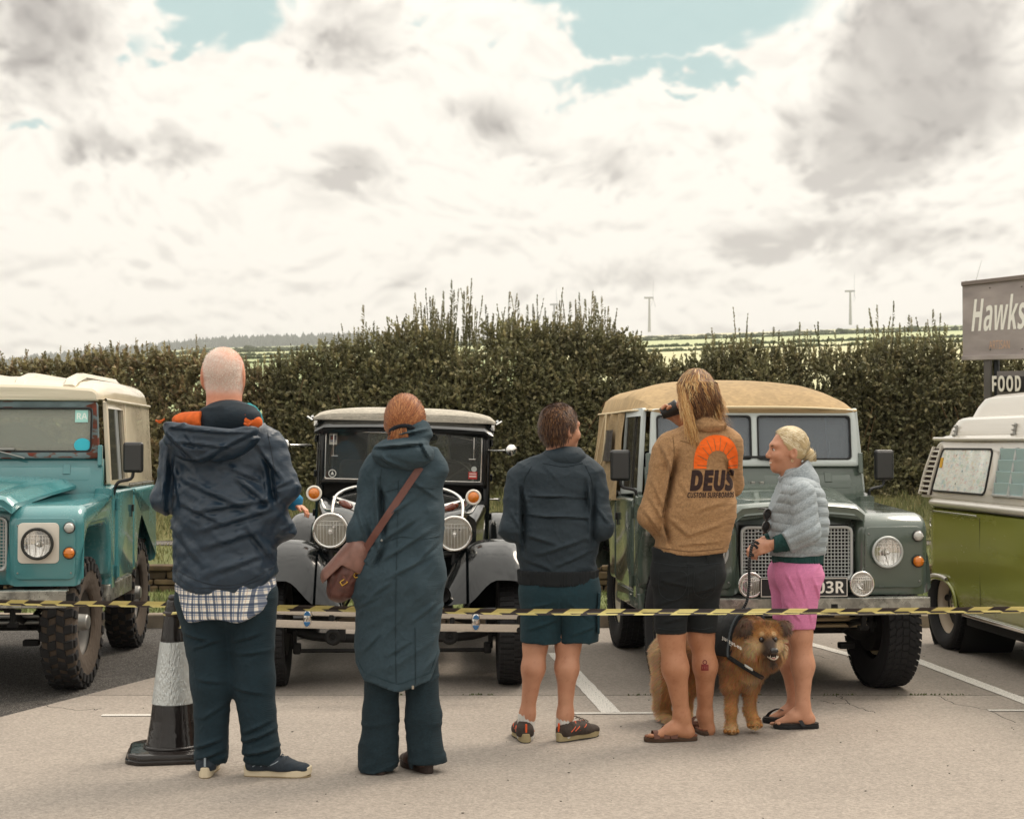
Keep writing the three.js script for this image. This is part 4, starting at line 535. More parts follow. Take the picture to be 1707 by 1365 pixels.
  // visor and roof
  Q('visor', crease(loft([[-1.10, 1.632, .002], [-1.095, 1.645, .014], [-1.20, 1.715, .02], [-1.24, 1.72, .02]].map(([z, y, h]) => { const a = []; for (let i = 0; i <= 20; i++) { const u = i / 20 * 2 - 1; a.push([u * .635, y - .018 * u * u - .03 * sst(.9, 1, Math.abs(u)), z]); } for (let i = 20; i >= 0; i--) { const u = i / 20 * 2 - 1; a.push([u * .63, y - h - .018 * u * u - .03 * sst(.9, 1, Math.abs(u)), z]); } return a; })), .6), inkP);
  { const ring = (z, hw, y0, y1) => { const a = [], n = 28; for (let i = 0; i <= n; i++) { const u = i / n * 2 - 1; a.push([u * hw, y0 + (y1 - y0) * Math.pow(1 - Math.pow(Math.abs(u), 3.4), .5), z]); } a.push([hw, y0 - .015, z], [-hw, y0 - .015, z]); return a; };
    Q('roof', crease(loft([ring(-1.165, .62, 1.705, 1.715), ring(-1.17, .645, 1.70, 1.742), ring(-1.20, .655, 1.70, 1.766), ring(-1.27, .66, 1.70, 1.783), ring(-1.8, .66, 1.70, 1.80), ring(-2.5, .655, 1.70, 1.795), ring(-2.76, .64, 1.69, 1.75), ring(-2.84, .61, 1.68, 1.70)]), .7), cloth);
    both((s) => { Q('roof_corner_cap', tube([[s * .655, 1.69, -1.19], [s * .668, 1.705, -1.30], [s * .668, 1.705, -2.0], [s * .66, 1.70, -2.75]], .014, 20, 8), chrome); Q('corner_hinge', merge([tube([[s * .655, 1.68, -1.17], [s * .695, 1.705, -1.19]], .009, 6, 6), box(.03, .05, .03, s * .635, 1.66, -1.2, .008)]), chrome); }); }
  // seats and wheel inside
  both((s) => Q('seat', merge([box(.46, .12, .46, s * .28, .95, -1.75, .05), put(box(.46, .5, .10, 0, 0, 0, .05), s * .28, 1.15, -2.02, -.12)]), trim)); Q('rear_seat', box(1.1, .5, .12, 0, 1.05, -2.6, .06), trim);
  Q('steering_wheel', merge([put(new THREE.TorusGeometry(.20, .011, 8, 36), .30, 1.27, -1.50, -.75), tube([[.30, 1.27, -1.50], [.30, 1.0, -1.2]], .014, 4, 6), put(box(.38, .016, .01, 0, 0, 0, .003), .30, 1.27, -1.50, -.75, 0, .7)]), MS(0x6d675e, .4)); Q('inside_mirror', put(new THREE.SphereGeometry(.04, 18, 12), .18, 1.578, -1.21, 0, 0, 0, 1.5, .7, .4), black);
  // bonnet, radiator, chrome brow
  const hood = (z, w, y1) => { const a = [[-w * .86, .60, z], [-w, .72, z], [-w, y1 - .15, z]]; for (let i = 0; i <= 16; i++) { const q = Math.PI * (1 - i / 16); a.push([w * Math.cos(q) * .99, y1 - .13 + .13 * Math.pow(Math.sin(q), .7), z]); } a.push([w, y1 - .15, z], [w, .72, z], [w * .86, .60, z]); return a; };
  Q('bonnet', crease(loft([hood(.0, .265, 1.115), hood(-.25, .34, 1.135), hood(-.45, .42, 1.15), hood(-.605, .475, 1.155)]), .7), inkP);
  both((s) => Q('bonnet_louvres', merge(Array.from({ length: 9 }, (_, i) => { const z = -.12 - i * .045; return put(box(.012, .22, .022, 0, 0, 0, .006), s * (.31 + i * .0125), .86, z, 0, s * .25); })), inkP));
  Q('radiator_core', box(.44, .50, .03, 0, .82, .02, .01), MS(0x171614, .6, .5)); Q('radiator_slats', merge(Array.from({ length: 21 }, (_, i) => box(.008, .47, .014, -.20 + i * .02, .82, .042, .003))), steel);
  Q('radiator_shell', frontExt([[-.23, .55], [.23, .55], [.275, .72, .1], [.27, 1.04, .08], [.12, 1.12, .1], [-.12, 1.12, .1], [-.27, 1.04, .08], [-.275, .72, .1]], -.01, .06, .015, .02, [shape([[-.20, .60], [.20, .60], [.235, .72], [.23, 1.0], [.1, 1.06], [-.1, 1.06], [-.23, 1.0], [-.235, .72]], .03)]), chrome);
  both((s) => { const b = new THREE.Group(); b.name = 'chrome_brow'; t.add(b);
    Q('brow_band', (() => { const n = 16, R = []; for (let i = 0; i <= n; i++) { const u = i / n, x = s * mix(.03, .43, u), y = mix(1.03, 1.155, Math.pow(u, .9)), z = mix(.12, -.22, u), h = .042 * (1 - u * .45), d = .02; R.push([[x, y + h, z - d], [x, y + h * .6, z + .012], [x, y - h * .6, z + .016], [x, y - h, z - d]]); } return crease(loft(R), .9); })(), chrome, b);
    Q('marker_lens', (() => { const g = new THREE.SphereGeometry(1, 20, 12); g.applyMatrix4(M4(0, 0, 0, 0, 0, 0, .062, .024, .016)); g.applyMatrix4(M4(s * .345, 1.128, -.125, 0, s * .7, s * .28)); return g; })(), MP(0x6b2c16, .2, { clearcoat: 1 }), b);
    Q('hoop', tube([[s * .40, .985, .10], [s * .415, 1.09, .02], [s * .40, 1.185, -.10], [s * .31, 1.235, -.18], [s * .15, 1.25, -.2], [0, 1.252, -.2]], .010, 36, 8), chrome, b);
    Q('lamp_stalk', tube([[s * .505, 1.15, -.16], [s * .47, 1.095, -.12], [s * .42, 1.09, -.05]], .010, 14, 8), chrome, b); });
  both((s) => { const k = -.026 * s * .39; const l = lamp(t, 'headlamp', s * .39, .972 + k, .15, .100, chrome, .011, .06); mesh('lamp_bowl', put(lathe([[.118, 0], [.116, -.05], [.09, -.12], [.04, -.17], [0, -.18]], 32), 0, 0, 0, Math.PI / 2), chrome, l); mesh('stem', cyl(.016, .022, .10, 0, -.155, -.05, 'y', 12), black, l);
    const a = lamp(t, 'amber_lamp', s * .515, 1.195 - .026 * s * .51, -.13, .040, white, .008, .02); a.children[3].material = orange; mesh('lamp_bowl', put(lathe([[.046, 0], [.043, -.03], [.02, -.06], [0, -.065]], 24), 0, 0, 0, Math.PI / 2), chrome, a); });
  Q('lamp_bar', tube([[-.62, .80, .0], [-.39, .842, .09], [0, .80, .1], [.39, .842, .09], [.62, .80, 0]], .018, 30, 8), satin);
  // wings
  both((s) => { const f = new THREE.Group(); f.name = 'front_wing'; t.add(f); const n = 34, m = 14, C = .36;
    const cur = (u, v = 1) => { const a = mix(mix(.42, .74, sst(0, .45, v)), Math.PI * .93, u); const R = mix(.455, .53, sst(.0, .45, u)); return [R * Math.cos(a) * 1.04, C + R * Math.sin(a) + (u > .75 ? -(u - .75) * .25 : 0), a]; };   // z, y along the sweep
    mesh('wing_crown', flip(ROLLs(grid(n, m, (u, v) => { const [z, y, a] = cur(u, v), w = mix(.455, .885, v), e = Math.pow(Math.abs(v * 2 - 1), 3), dn = -.10 * e * (v > .5 ? 1 : .25) + .03 * (1 - e), lip = v > .93 ? -.03 * (v - .93) / .07 : 0; return [w + .02 * Math.sin(a) * v, y + (dn + lip) * Math.max(.25, Math.sin(a)), z + (dn + lip) * Math.cos(a)]; })), s), inkP, f);
    mesh('wing_apron', flip(ROLLs(grid(24, 8, (u, v) => { const [z, y] = cur(u * .9, 0); const w = mix(.46, .30, v ** .8), yy = mix(y + .005, Math.min(y, .52), v); return [w - .03 * Math.sin(v * 3), yy, mix(z, z * .82 + .04, v)]; })), s), inkP, f);
    mesh('wing_bead', flip(ROLLs(tube(Array.from({ length: 20 }, (_, i) => { const [z, y, a] = cur(i / 19); return [.885 + .02 * Math.sin(a), y - .13 * Math.max(.25, Math.sin(a)), z - .13 * Math.cos(a)]; }), .009, 40, 6)), s), inkP, f);
    mesh('rear_wing', flip(grid(24, 12, (u, v) => { const a = mix(-.15, Math.PI * .8, u), R = .53, w = mix(.60, .935, v), e = Math.pow(Math.abs(v * 2 - 1), 3); return [w, .37 + (R + (-.09 * e * v + .04 * (1 - e))) * Math.sin(a) + .04, -2.55 + (R + .03 * (1 - e)) * Math.cos(a)]; }), s), inkP, f);
    mesh('running_board', box(.26, .04, 1.6, s * .74, .34, -1.35, .01), black, f); });
  both((s) => { const k = new THREE.Group(); k.name = 'round_mirror'; t.add(k); const y = 1.50 - .026 * s * .72; mesh('mirror_head', put(lathe([[0, .012], [.032, .006], [.042, -.008], [.034, -.024], [0, -.036]], 28), s * .80, y, -1.05, -Math.PI / 2 - .1, 0, 0), chrome, k); mesh('mirror_stem', tube([[s * .62, y, -1.2], [s * .69, y, -1.14], [s * .785, y, -1.07]], .008, 10, 6), chrome, k); });
  both((s) => { Q('door_handle', merge([tube([[s * .63, 1.14, -1.42], [s * .70, 1.14, -1.42]], .008, 4, 6), tube([[s * .70, 1.145, -1.37], [s * .705, 1.14, -1.42], [s * .70, 1.135, -1.48]], .010, 8, 6)]), chrome); Q('cowl_hinge', merge([.74, 1.02, 1.3, 1.55].map((y) => box(.02, .05, .03, s * .632, y, -1.24, .006))), inkP); });
  // twin bumper bars with oval badges
  { const bar = (y) => grid(40, 5, (u, v) => { const x = mix(-.765, .765, u), q = v * 2 - 1; return [x, y + q * .024, .66 - .05 * (x / .77) ** 2 + .003 * (1 - q * q) + q * .009]; }); for (const y of [.512, .440]) Q('bumper_bar', bar(y), chrome);
    both((s) => { Q('bar_badge', (() => { const g = new THREE.SphereGeometry(1, 28, 18); g.applyMatrix4(M4(s * .502, .476, .645, 0, 0, 0, .027, .054, .02)); return g; })(), chrome); for (const k of [-1, 1]) Q('badge_enamel', (() => { const pts = []; for (let i = 0; i <= 12; i++) { const a = mix(.42, Math.PI - .42, i / 12); pts.push([.022 * Math.cos(a), k * .046 * Math.sin(a)]); } const g = ext(shape(pts), .01, .002); g.translate(s * .502, .476, .66); return g; })(), MP(0x1c5f93, .25, { clearcoat: 1 }));
      Q('bumper_iron', box(.03, .04, .5, s * .36, .48, .4, .008), under); Q('bumper_end', box(.03, .12, .012, s * .765, .476, .61, .004), under); }); }
  // axle, springs, rods, horn
  P('front_axle', tube([[-.68, .36, 0], [-.52, .31, .02], [-.3, .295, .03], [0, .29, .03], [.3, .295, .03], [.52, .31, .02], [.68, .36, 0]], .028, 30, 8), under); P('tie_rod', cyl(.013, .013, 1.2, 0, .225, .10, 'x', 10), under);
  both((s) => { P('steering_arm', merge([box(.05, .07, .06, s * .60, .24, .10, .014), box(.03, .12, .03, s * .62, .29, .06, .008)]), under); P('spring_hanger', merge([put(new THREE.TorusGeometry(.035, .018, 8, 16), s * .36, .335, .30), box(.05, .08, .06, s * .31, .35, .28, .012)]), under); P('chassis_rail', box(.06, .12, 2.7, s * .35, .50, -1.2, .01), under); P('engine_side', box(.03, .34, .5, s * .24, .72, -.3, .01), under); });
  P('cross_spring', tube([[-.52, .40, .05], [0, .52, .05], [.52, .40, .05]], .03, 16, 5), under); P('engine', box(.36, .34, .6, 0, .52, -.35, .04), under);
  P('horn', put(lathe([[.052, .0], [.050, -.012], [.036, -.03], [.024, -.07], [.018, -.20]], 24), .315, .60, .42, Math.PI / 2), chrome); P('horn_throat', put(lathe([[.044, -.006], [.03, -.03], [.0, -.08]], 20), .315, .60, .42, Math.PI / 2), under);
  both((s) => { wheel(t, s * .745, .355, 0, .355, .165, s, { rim: .225, rimM: inkP, ribs: [-.72, -.36, 0, .36, .72], blocks: 60, zig: .1, hub: [[0, .09], [.03, .09], [.05, .06], [.06, .0]], hubM: chrome }); wheel(t, s * .745, .355, -2.5, .355, .165, s, { rim: .225, rimM: inkP, blocks: 40, hub: [[0, .09], [.05, .06], [.06, 0]], hubM: chrome }); });
}
function ROLLs(g) { return g; }
// ---------- the green and white camper van ----------
{
  const t = thing('camper_van', 'olive green camper van with white upper body and raised pop top', 'camper van', [4.06, 0, -11.75], .089), P = (n, g, m, q = t) => mesh(n, g, m, q);
  const olive = paint(0x888c3c), pale = MP(0xd2cdc3, .45, { roughnessMap: dusty, clearcoat: .5, clearcoatRoughness: .15, bumpMap: paintBump, bumpScale: .003 }), gum = MS(0x1a1a1a, .7), ZB = -.46, ZF = 3.55;
  // lower shell: flat side with a rolled belt, rear and front corners turned in plan
  const side = (z) => { const a = z < ZB + .34 ? (ZB + .34 - z) / .34 : z > ZF - .5 ? (z - ZF + .5) / .5 : 0; return .86 - (1 - Math.sqrt(Math.max(0, 1 - a * a))) * .30; };
  const zs = [ZB, ZB + .012, ZB + .04, ZB + .09, ZB + .16, ZB + .25, ZB + .34, .5, 1, 1.6, 2.3, ZF - .5, ZF - .35, ZF - .2, ZF - .08, ZF - .02, ZF];
  const prof = [[.95, .285], [.985, .32], [1, .46], [1.004, .70], [1.0, .95], [.994, 1.035]];
  both((s) => { const zz = []; for (let i = 0; i < zs.length - 1; i++) { const n = zs[i + 1] - zs[i] > .3 ? 8 : 1; for (let k = 0; k < n; k++) zz.push(mix(zs[i], zs[i + 1], k / n)); } zz.push(ZF);
    const n = 150, m = 30; const archY = (z) => Math.max((q => q < 1 ? .30 + .225 * Math.pow(1 - q ** 2.6, .42) : 0)(Math.abs(z) / .335), (q => q < 1 ? .30 + .225 * Math.pow(1 - q ** 2.6, .42) : 0)(Math.abs(z - 2.4) / .335));
    P('lower_side', grid(n, m, (u, v) => { const z = u < .3 ? mix(ZB, .5, u / .3) : mix(.5, ZF, (u - .3) / .7), y0 = Math.max(.287, archY(z)), y = mix(y0, 1.035, v); let i = 0; while (i < prof.length - 2 && y > prof[i + 1][1]) i++; const k = mix(prof[i][0], prof[i + 1][0], clamp((y - prof[i][1]) / (prof[i + 1][1] - prof[i][1]), 0, 1)); return [s * side(z) * k, y, z]; }), olive);
    P('wheel_arch_lip', (() => { const pts = []; for (let i = 0; i <= 26; i++) { const z = mix(-.334, .334, i / 26); pts.push([s * (side(z) + .008), archY(z) - .002, z]); } return tube(pts, .013, 40, 6); })(), olive);
    P('arch_brightwork', (() => { const pts = []; for (let i = 0; i <= 12; i++) { const z = mix(-.25, .16, i / 12); pts.push([s * (side(z) + .016), archY(z) + .02, z]); } const g = tube(pts, .014, 24, 6); return g; })(), pale);
    P('wheel_well', (() => { const g = new THREE.CylinderGeometry(.39, .39, .4, 24, 1, true); g.rotateZ(Math.PI / 2); g.translate(s * .62, .30, 0); return g; })(), under);
    P('sill_trim', merge([box(.02, .025, 1.7, s * .845, .30, 1.25, .006)]), chrome); P('under_sill', box(.06, .08, 1.6, s * .79, .26, 1.2, .01), under);
    P('side_strip', grid(30, 2, (u, v) => { const z = mix(-.36, .72, u); return [s * (side(z) + .006 + .004 * Math.sin(v * 3.14)), 1.012 + v * .014, z]; }), chrome); });
  P('floor_pan', box(1.5, .05, ZF - ZB - .3, 0, .36, (ZF + ZB) / 2, .02), under); P('tail_panel', box(1.24, .74, .03, 0, .66, ZB + .02, .01), olive); P('nose_panel', box(1.2, .74, .03, 0, .66, ZF - .03, .01), olive);
  for (const z of [.765, 1.75]) both((s) => P('door_gap', box(.003, .66, .003, s * .861, .68, z, .001), gum));
  // rolled white belt
  both((s) => P('belt', grid(60, 10, (u, v) => { const z = u < .4 ? mix(ZB - .03, .5, u / .4) : mix(.5, ZF, (u - .4) / .6), a = v * Math.PI; return [s * (side(Math.max(ZB, z)) * .99 - .055 + .085 * Math.sin(a) ** .7 - .0 * v), 1.035 + v * .10, z]; }), pale));
  P('belt_tail', box(1.2, .10, .06, 0, 1.085, ZB - .01, .03), pale);
  // upper side, leaning in, with window openings
  const LEAN = .20, top = 1.555, y0 = 1.12;
  both((s) => { const u = new THREE.Group(); u.name = 'upper_side'; u.position.set(s * .855, y0, 0); u.rotation.z = s * LEAN; t.add(u); const h = top - y0;
    const win = [[-.205, .825], [.965, 1.80], [1.94, 2.75]], hole = (z0, z1, i) => shape([[z0, .05], [z0 + (i ? 0 : .075), h - .055], [z1, h - .055], [z1, .05]], .055);
    mesh('side_skin', flip(sideExt([[ZB + .03, 0], [ZB + .17, h, .1], [3.1, h, .05], [3.45, 0]], -.03, .0, .006, .02, win.map(([a, b], i) => hole(a, b, i))), s), pale, u);
    mesh('side_lining', box(.012, h * .2, 3.0, -s * .05, .0, 1.5, .004), under, u);
    win.forEach(([a, b], i) => { const g = new THREE.Group(); g.name = 'window'; g.position.set(0, 0, 0); u.add(g);
      const o = (k) => shape([[a - k, .05 - k], [a + (i ? 0 : .075) - k, h - .055 + k], [b + k, h - .055 + k], [b + k, .05 - k]], .055 + k);
      const seal = ext(o(.004), .012, .003, [o(-.007)]); seal.rotateY(-Math.PI / 2); seal.translate(.010, 0, 0); mesh('window_seal', flip(seal, s), gum, g); });
    // louvres behind the side window
    const L = new THREE.Group(); L.name = 'air_louvre'; u.add(L); mesh('louvre_backing', box(.006, .36, .20, s * .003, .20, -.30, .002), MS(0x2c1a14, .9), L);
    for (let i = 0; i < 9; i++) mesh('louvre_blade', put(box(.03, .012, .165 - i * .004, 0, 0, 0, .004), s * .012, .045 + i * .039, -.335 + i * .013, 0, 0, -s * .5), pale, L);
    mesh('louvre_frame', tube([[s * .012, .02, -.43], [s * .014, .2, -.39], [s * .012, .39, -.31]], .014, 10, 6), pale, L); mesh('louvre_frame', tube([[s * .012, .02, -.235], [s * .014, .2, -.20], [s * .012, .39, -.15]], .012, 10, 6), pale, L); });
  // curtain print close behind the rear pane; louvred panes in the middle window
  const print = canvasTex(1024, 512, (c, w, h) => { c.fillStyle = '#eef2ec'; c.fillRect(0, 0, w, h); let k = 9; const r = () => { k = (k * 16807) % 2147483647; return k / 2147483647; }; const cols = ['#b9d2d6', '#e3c9c4', '#c9dcd8', '#e6dcc2', '#b4c8d4', '#d9b9b6', '#c3d7c4']; for (let i = 0; i < 900; i++) { c.globalAlpha = .25 + r() * .35; c.fillStyle = c.strokeStyle = cols[Math.floor(r() * 7)]; c.lineWidth = 2 + r() * 4; const x = r() * w, y = r() * h, q = 8 + r() * 38; c.beginPath(); if (r() < .5) { c.arc(x, y, q * .6, 0, 7); r() < .5 ? c.stroke() : c.fill(); } else { c.moveTo(x, y); c.bezierCurveTo(x + q, y - q, x + q * 2, y + q, x + q * 2.4, y - q * .6); c.stroke(); } } c.globalAlpha = 1; c.fillStyle = '#4a5058'; for (const [x, y] of [[330, 60], [520, 250], [430, 400]]) { c.fillRect(x, y, 8, 26); c.fillRect(x - 8, y + 8, 14, 10); } });
  both((s) => { const u = new THREE.Group(); u.name = 'rear_window'; u.position.set(s * .855, y0, 0); u.rotation.z = s * LEAN; t.add(u); const h = top - y0;
    mesh('window_blind', grid(30, 6, (a, v) => [s * (.004 + .0015 * Math.sin(a * 26)), mix(.055, h - .06, v), mix(mix(-.19, -.125, v), .815, a)]), MP(0xffffff, .6, { map: print, clearcoat: .8, clearcoatRoughness: .05 }), u);
    mesh('yellow_card', box(.004, .075, .05, s * .009, .27, -.10, .001), MS(0xcfa02c, .7), u);
    const j = new THREE.Group(); j.name = 'louvred_window'; j.position.copy(u.position); j.rotation.z = u.rotation.z; t.add(j);
    const bars = []; for (const z of [.985, 1.235, 1.25, 1.49, 1.505, 1.78]) bars.push(box(.03, h - .09, .014, s * .004, h / 2, z, .004)); bars.push(box(.03, .016, .82, s * .004, .055, 1.38, .004), box(.03, .016, .82, s * .004, h - .06, 1.38, .004)); mesh('louvre_channels', merge(bars), alu, j);
    for (const [a, b] of [[.995, 1.232], [1.253, 1.488], [1.508, 1.775]]) for (let i = 0; i < 4; i++) mesh('glass_slat', put(box(.005, .088, b - a, 0, 0, 0, .002), s * .012, .10 + i * .079, (a + b) / 2, 0, 0, -s * .28), MP(0xc4dcdc, .06, { transmission: .35, thickness: 0, specularIntensity: 1 }), j);
    mesh('blind', grid(16, 4, (a, v) => [-s * .06 - s * .006 * Math.sin(a * 30), mix(.03, h - .04, v), mix(.96, 1.82, a)]), MS(0xb9c9c9, .9), j);
    mesh('cab_pane', box(.004, h - .09, .82, -s * .012, h / 2, 2.34, .001), glass(0xd8e0dc), j); });
  // gutter, roof, two-step pop top with hinges
  const ring = (z, hw, y, r = .05) => { const a = []; for (let i = 0; i <= 24; i++) { const q = i / 24 * Math.PI * 2, cx = Math.cos(q), sy = Math.sin(q); a.push([Math.sign(cx) * Math.pow(Math.abs(cx), .25) * hw, y, z]); } return a; };
  const slabR = (zs2, m, name) => P(name, crease(loft(zs2.map(([y, hw, z0, z1]) => { const a = [], n = 44; for (let i = 0; i < n; i++) { const q = i / n * Math.PI * 2, c = Math.cos(q), sn = Math.sin(q), e = .16; a.push([Math.sign(c) * Math.pow(Math.abs(c), e) * hw, y, mix(z0, z1, .5 + .5 * Math.sign(sn) * Math.pow(Math.abs(sn), e))]); } return a; })), .5), m);
  slabR([[1.545, .775, -.36, 3.2], [1.575, .785, -.37, 3.22], [1.585, .77, -.35, 3.2], [1.60, .72, -.28, 3.1]], pale, 'roof_panel'); both((s) => P('gutter', tube([[s * .77, 1.566, -.36], [s * .79, 1.562, .2], [s * .79, 1.56, 1.6], [s * .78, 1.56, 3.2]], .014, 24, 6), pale));
  slabR([[1.588, .755, -.27, 2.6], [1.64, .745, -.235, 2.58], [1.705, .715, -.17, 2.54], [1.72, .69, -.14, 2.5], [1.728, .655, -.10, 2.46]], pale, 'pop_top_base'); slabR([[1.722, .64, -.07, 2.44], [1.80, .615, -.01, 2.40], [1.86, .585, .06, 2.34], [1.885, .53, .15, 2.24], [1.897, .42, .32, 2.0], [1.90, .2, .6, 1.8]], pale, 'pop_top');
  for (const z of [.05, 1.12, 2.1]) both((s) => P('top_hinge', merge([put(box(.012, .075, .03, 0, 0, 0, .003), s * .752, 1.632, z, 0, 0, s * .2), put(box(.014, .016, .06, 0, 0, 0, .003), s * .765, 1.592, z), cyl(.006, .006, .05, s * .758, 1.655, z, 'z', 8), cyl(.006, .006, .05, s * .762, 1.625, z, 'z', 8)]), steel));
  both((s) => P('side_roundel', put(merge([new THREE.TorusGeometry(.030, .006, 8, 24), box(.05, .008, .006, 0, .004, 0, .002), box(.008, .05, .006, 0, 0, 0, .002)]), s * (side(-.31) + .004), .925, -.31, 0, s * (Math.PI / 2 + .0)), chrome));
  both((s) => { const wm = { rim: .225, rimM: MP(0xd9c9b4, .4, { clearcoat: .6 }), ribs: [-.6, 0, .6], blocks: 60, zig: .1, dish: .035, hub: [[0, .035], [.045, .033], [.075, .018], [.09, -.01]], hubM: chrome }; wheel(t, s * .74, .335, 0, .335, .22, s, wm); wheel(t, s * .705, .335, 2.4, .335, .2, s, wm); });
  P('rear_axle', cyl(.05, .05, 1.4, 0, .335, 0, 'x', 12), under); P('engine_pan', box(.8, .2, .5, 0, .35, -.2, .04), under);
}
// ---------- people: continuous bodies and clothes from distance fields ----------
const skinB = dataTex(256, (u, v) => .5 + tile(u, v, 60, 4, 3) * .8, 6, 6), skinM = MP(0xffffff, .52, { vertexColors: true, bumpMap: skinB, bumpScale: .0004, sheen: .15, sheenColor: new THREE.Color(0xffd8c0), sheenRoughness: .5 });
const cached = (fn) => { const m = new Map(); return (...a) => { const k = a.join(); if (!m.has(k)) m.set(k, fn(...a)); return m.get(k); }; };
const weave = cached((f) => dataTex(256, (u, v) => .5 + .125 * Math.sin(u * Math.PI * 2 * f) * Math.sin(v * Math.PI * 2 * f) + tile(u, v, 24, 5, 4) * .4 + .5 * (Math.pow(1 - Math.abs(tile(u, v, 4, 33, 3)), 5) - .5), 2.5, 2.5));
const mottle = cached((amt, f) => dataTex(256, (u, v) => { const n = .82 * (1 + tile(u, v, f, 17, 4) * amt); return 1.055 * Math.pow(clamp(n, 0, 1), 1 / 2.4) - .055; }, 3, 3, true));
const mottled = (c, amt, f = 20) => mottle(amt < .18 ? .14 : amt < .28 ? .24 : .4, f < 25 ? 16 : f < 45 ? 34 : 64);
const fabric = (c, rough = .9, amt = .25, bs = .002, f = 20, x = {}) => MP(c, rough, { map: mottled(c, amt, f), bumpMap: weave(48), bumpScale: bs, ...x });
const wr = (x, y, z, th, fu, fv, p = 3) => { const c = Math.cos(th), s = Math.sin(th), u = (x * c + y * s) * fu, v = (-x * s + y * c) * fv, w = z * fu; const k = vn(u + .35 * vn(u * 2, v * 2, 7), v + .4 * vn(u * 1.7 + 5, v * .8, w), w); return Math.pow(1 - Math.abs(k), p); };   // sharp creases running along th
function figure(name, label, category, d, cx, foot) {
  const s = F / d, t = thing(name, label, category, [(cx - CX) * d / F, 0, -d]);
  return { t, s, q: (x, y, z = 0) => [(x - CX) * (d - z) / F - t.position.x, EYE + (YH - y) * (d - z) / F, z], X: (x) => (x - cx) / s, Y: (y) => EYE + (YH - y) * d / F };
}
// fold strokes drawn on the back of a garment: [x0, y0, x1, y1, height mm, width mm]
function strokes(f, L) {
  const S = L.map(([a, b, c, d, h, w]) => { const p = f.q(a, b), q = f.q(c, d); return [p[0], p[1], q[0] - p[0], q[1] - p[1], h / 1000, w / 1000, Math.hypot(q[0] - p[0], q[1] - p[1])]; });
  return (x, y, z) => { const k = sst(-.06, .04, z); if (!k) return 0; let r = 0; for (const [ax, ay, bx, by, h, w, l] of S) { const px = x - ax, py = y - ay, t = clamp((px * bx + py * by) / (l * l), 0, 1), dx = px - bx * t, dy = py - by * t, dd = Math.hypot(dx, dy); if (dd > w * 3.2) continue; const sg = (bx * py - by * px) / l, e = Math.sin(Math.PI * clamp(.08 + t * .84, 0, 1)); r += h * e * (Math.exp(-((sg / w) ** 2)) - .75 * Math.exp(-(((sg + w * 1.25) / (w * .8)) ** 2))) * Math.exp(-(((dd - Math.abs(sg)) / w) ** 2)); } return r * k; };
}
const cloth = (f, wrinkle, cut, band = .04) => (x, y, z) => { let d = f(x, y, z); if (Math.abs(d) < band) d -= wrinkle(x, y, z); return cut ? Math.max(d, cut(x, y, z)) : d; };
// a stitched seam laid on a garment's surface
function seam(f, field, pts, r = .0018) { const c = new THREE.CatmullRomCurve3(pts.map(([x, y]) => V(x, y, 0)), false, 'centripetal'), n = pts.length * 8, P = []; let zz = .1; for (let i = 0; i <= n; i++) { const p = c.getPoint(i / n); let z = .2; for (let k = 0; k < 3; k++) { const q = f.q(p.x, p.y, z); z = march(field, q[0], q[1]) ?? zz; } zz = z; const q = f.q(p.x, p.y, z); P.push([q[0], q[1], z - r * .1]); } return tube(P, r, n * 2, 5); }
const hemLine = (f, T) => { const P = T.map(([x, y]) => f.q(x, y)); return (x) => { let i = 0; while (i < P.length - 2 && x > P[i + 1][0]) i++; const a = P[i], b = P[i + 1]; return mix(a[1], b[1], sst(0, 1, clamp((x - a[0]) / (b[0] - a[0]), 0, 1)) * .5 + clamp((x - a[0]) / (b[0] - a[0]), 0, 1) * .5); }; };
function march(f, x, y, z0 = .6) { let z = z0; for (let i = 0; i < 80; i++) { const d = f(x, y, z); if (d < .0008) break; z -= Math.max(.0006, d * .7); if (z < -.6) return null; } return z; }
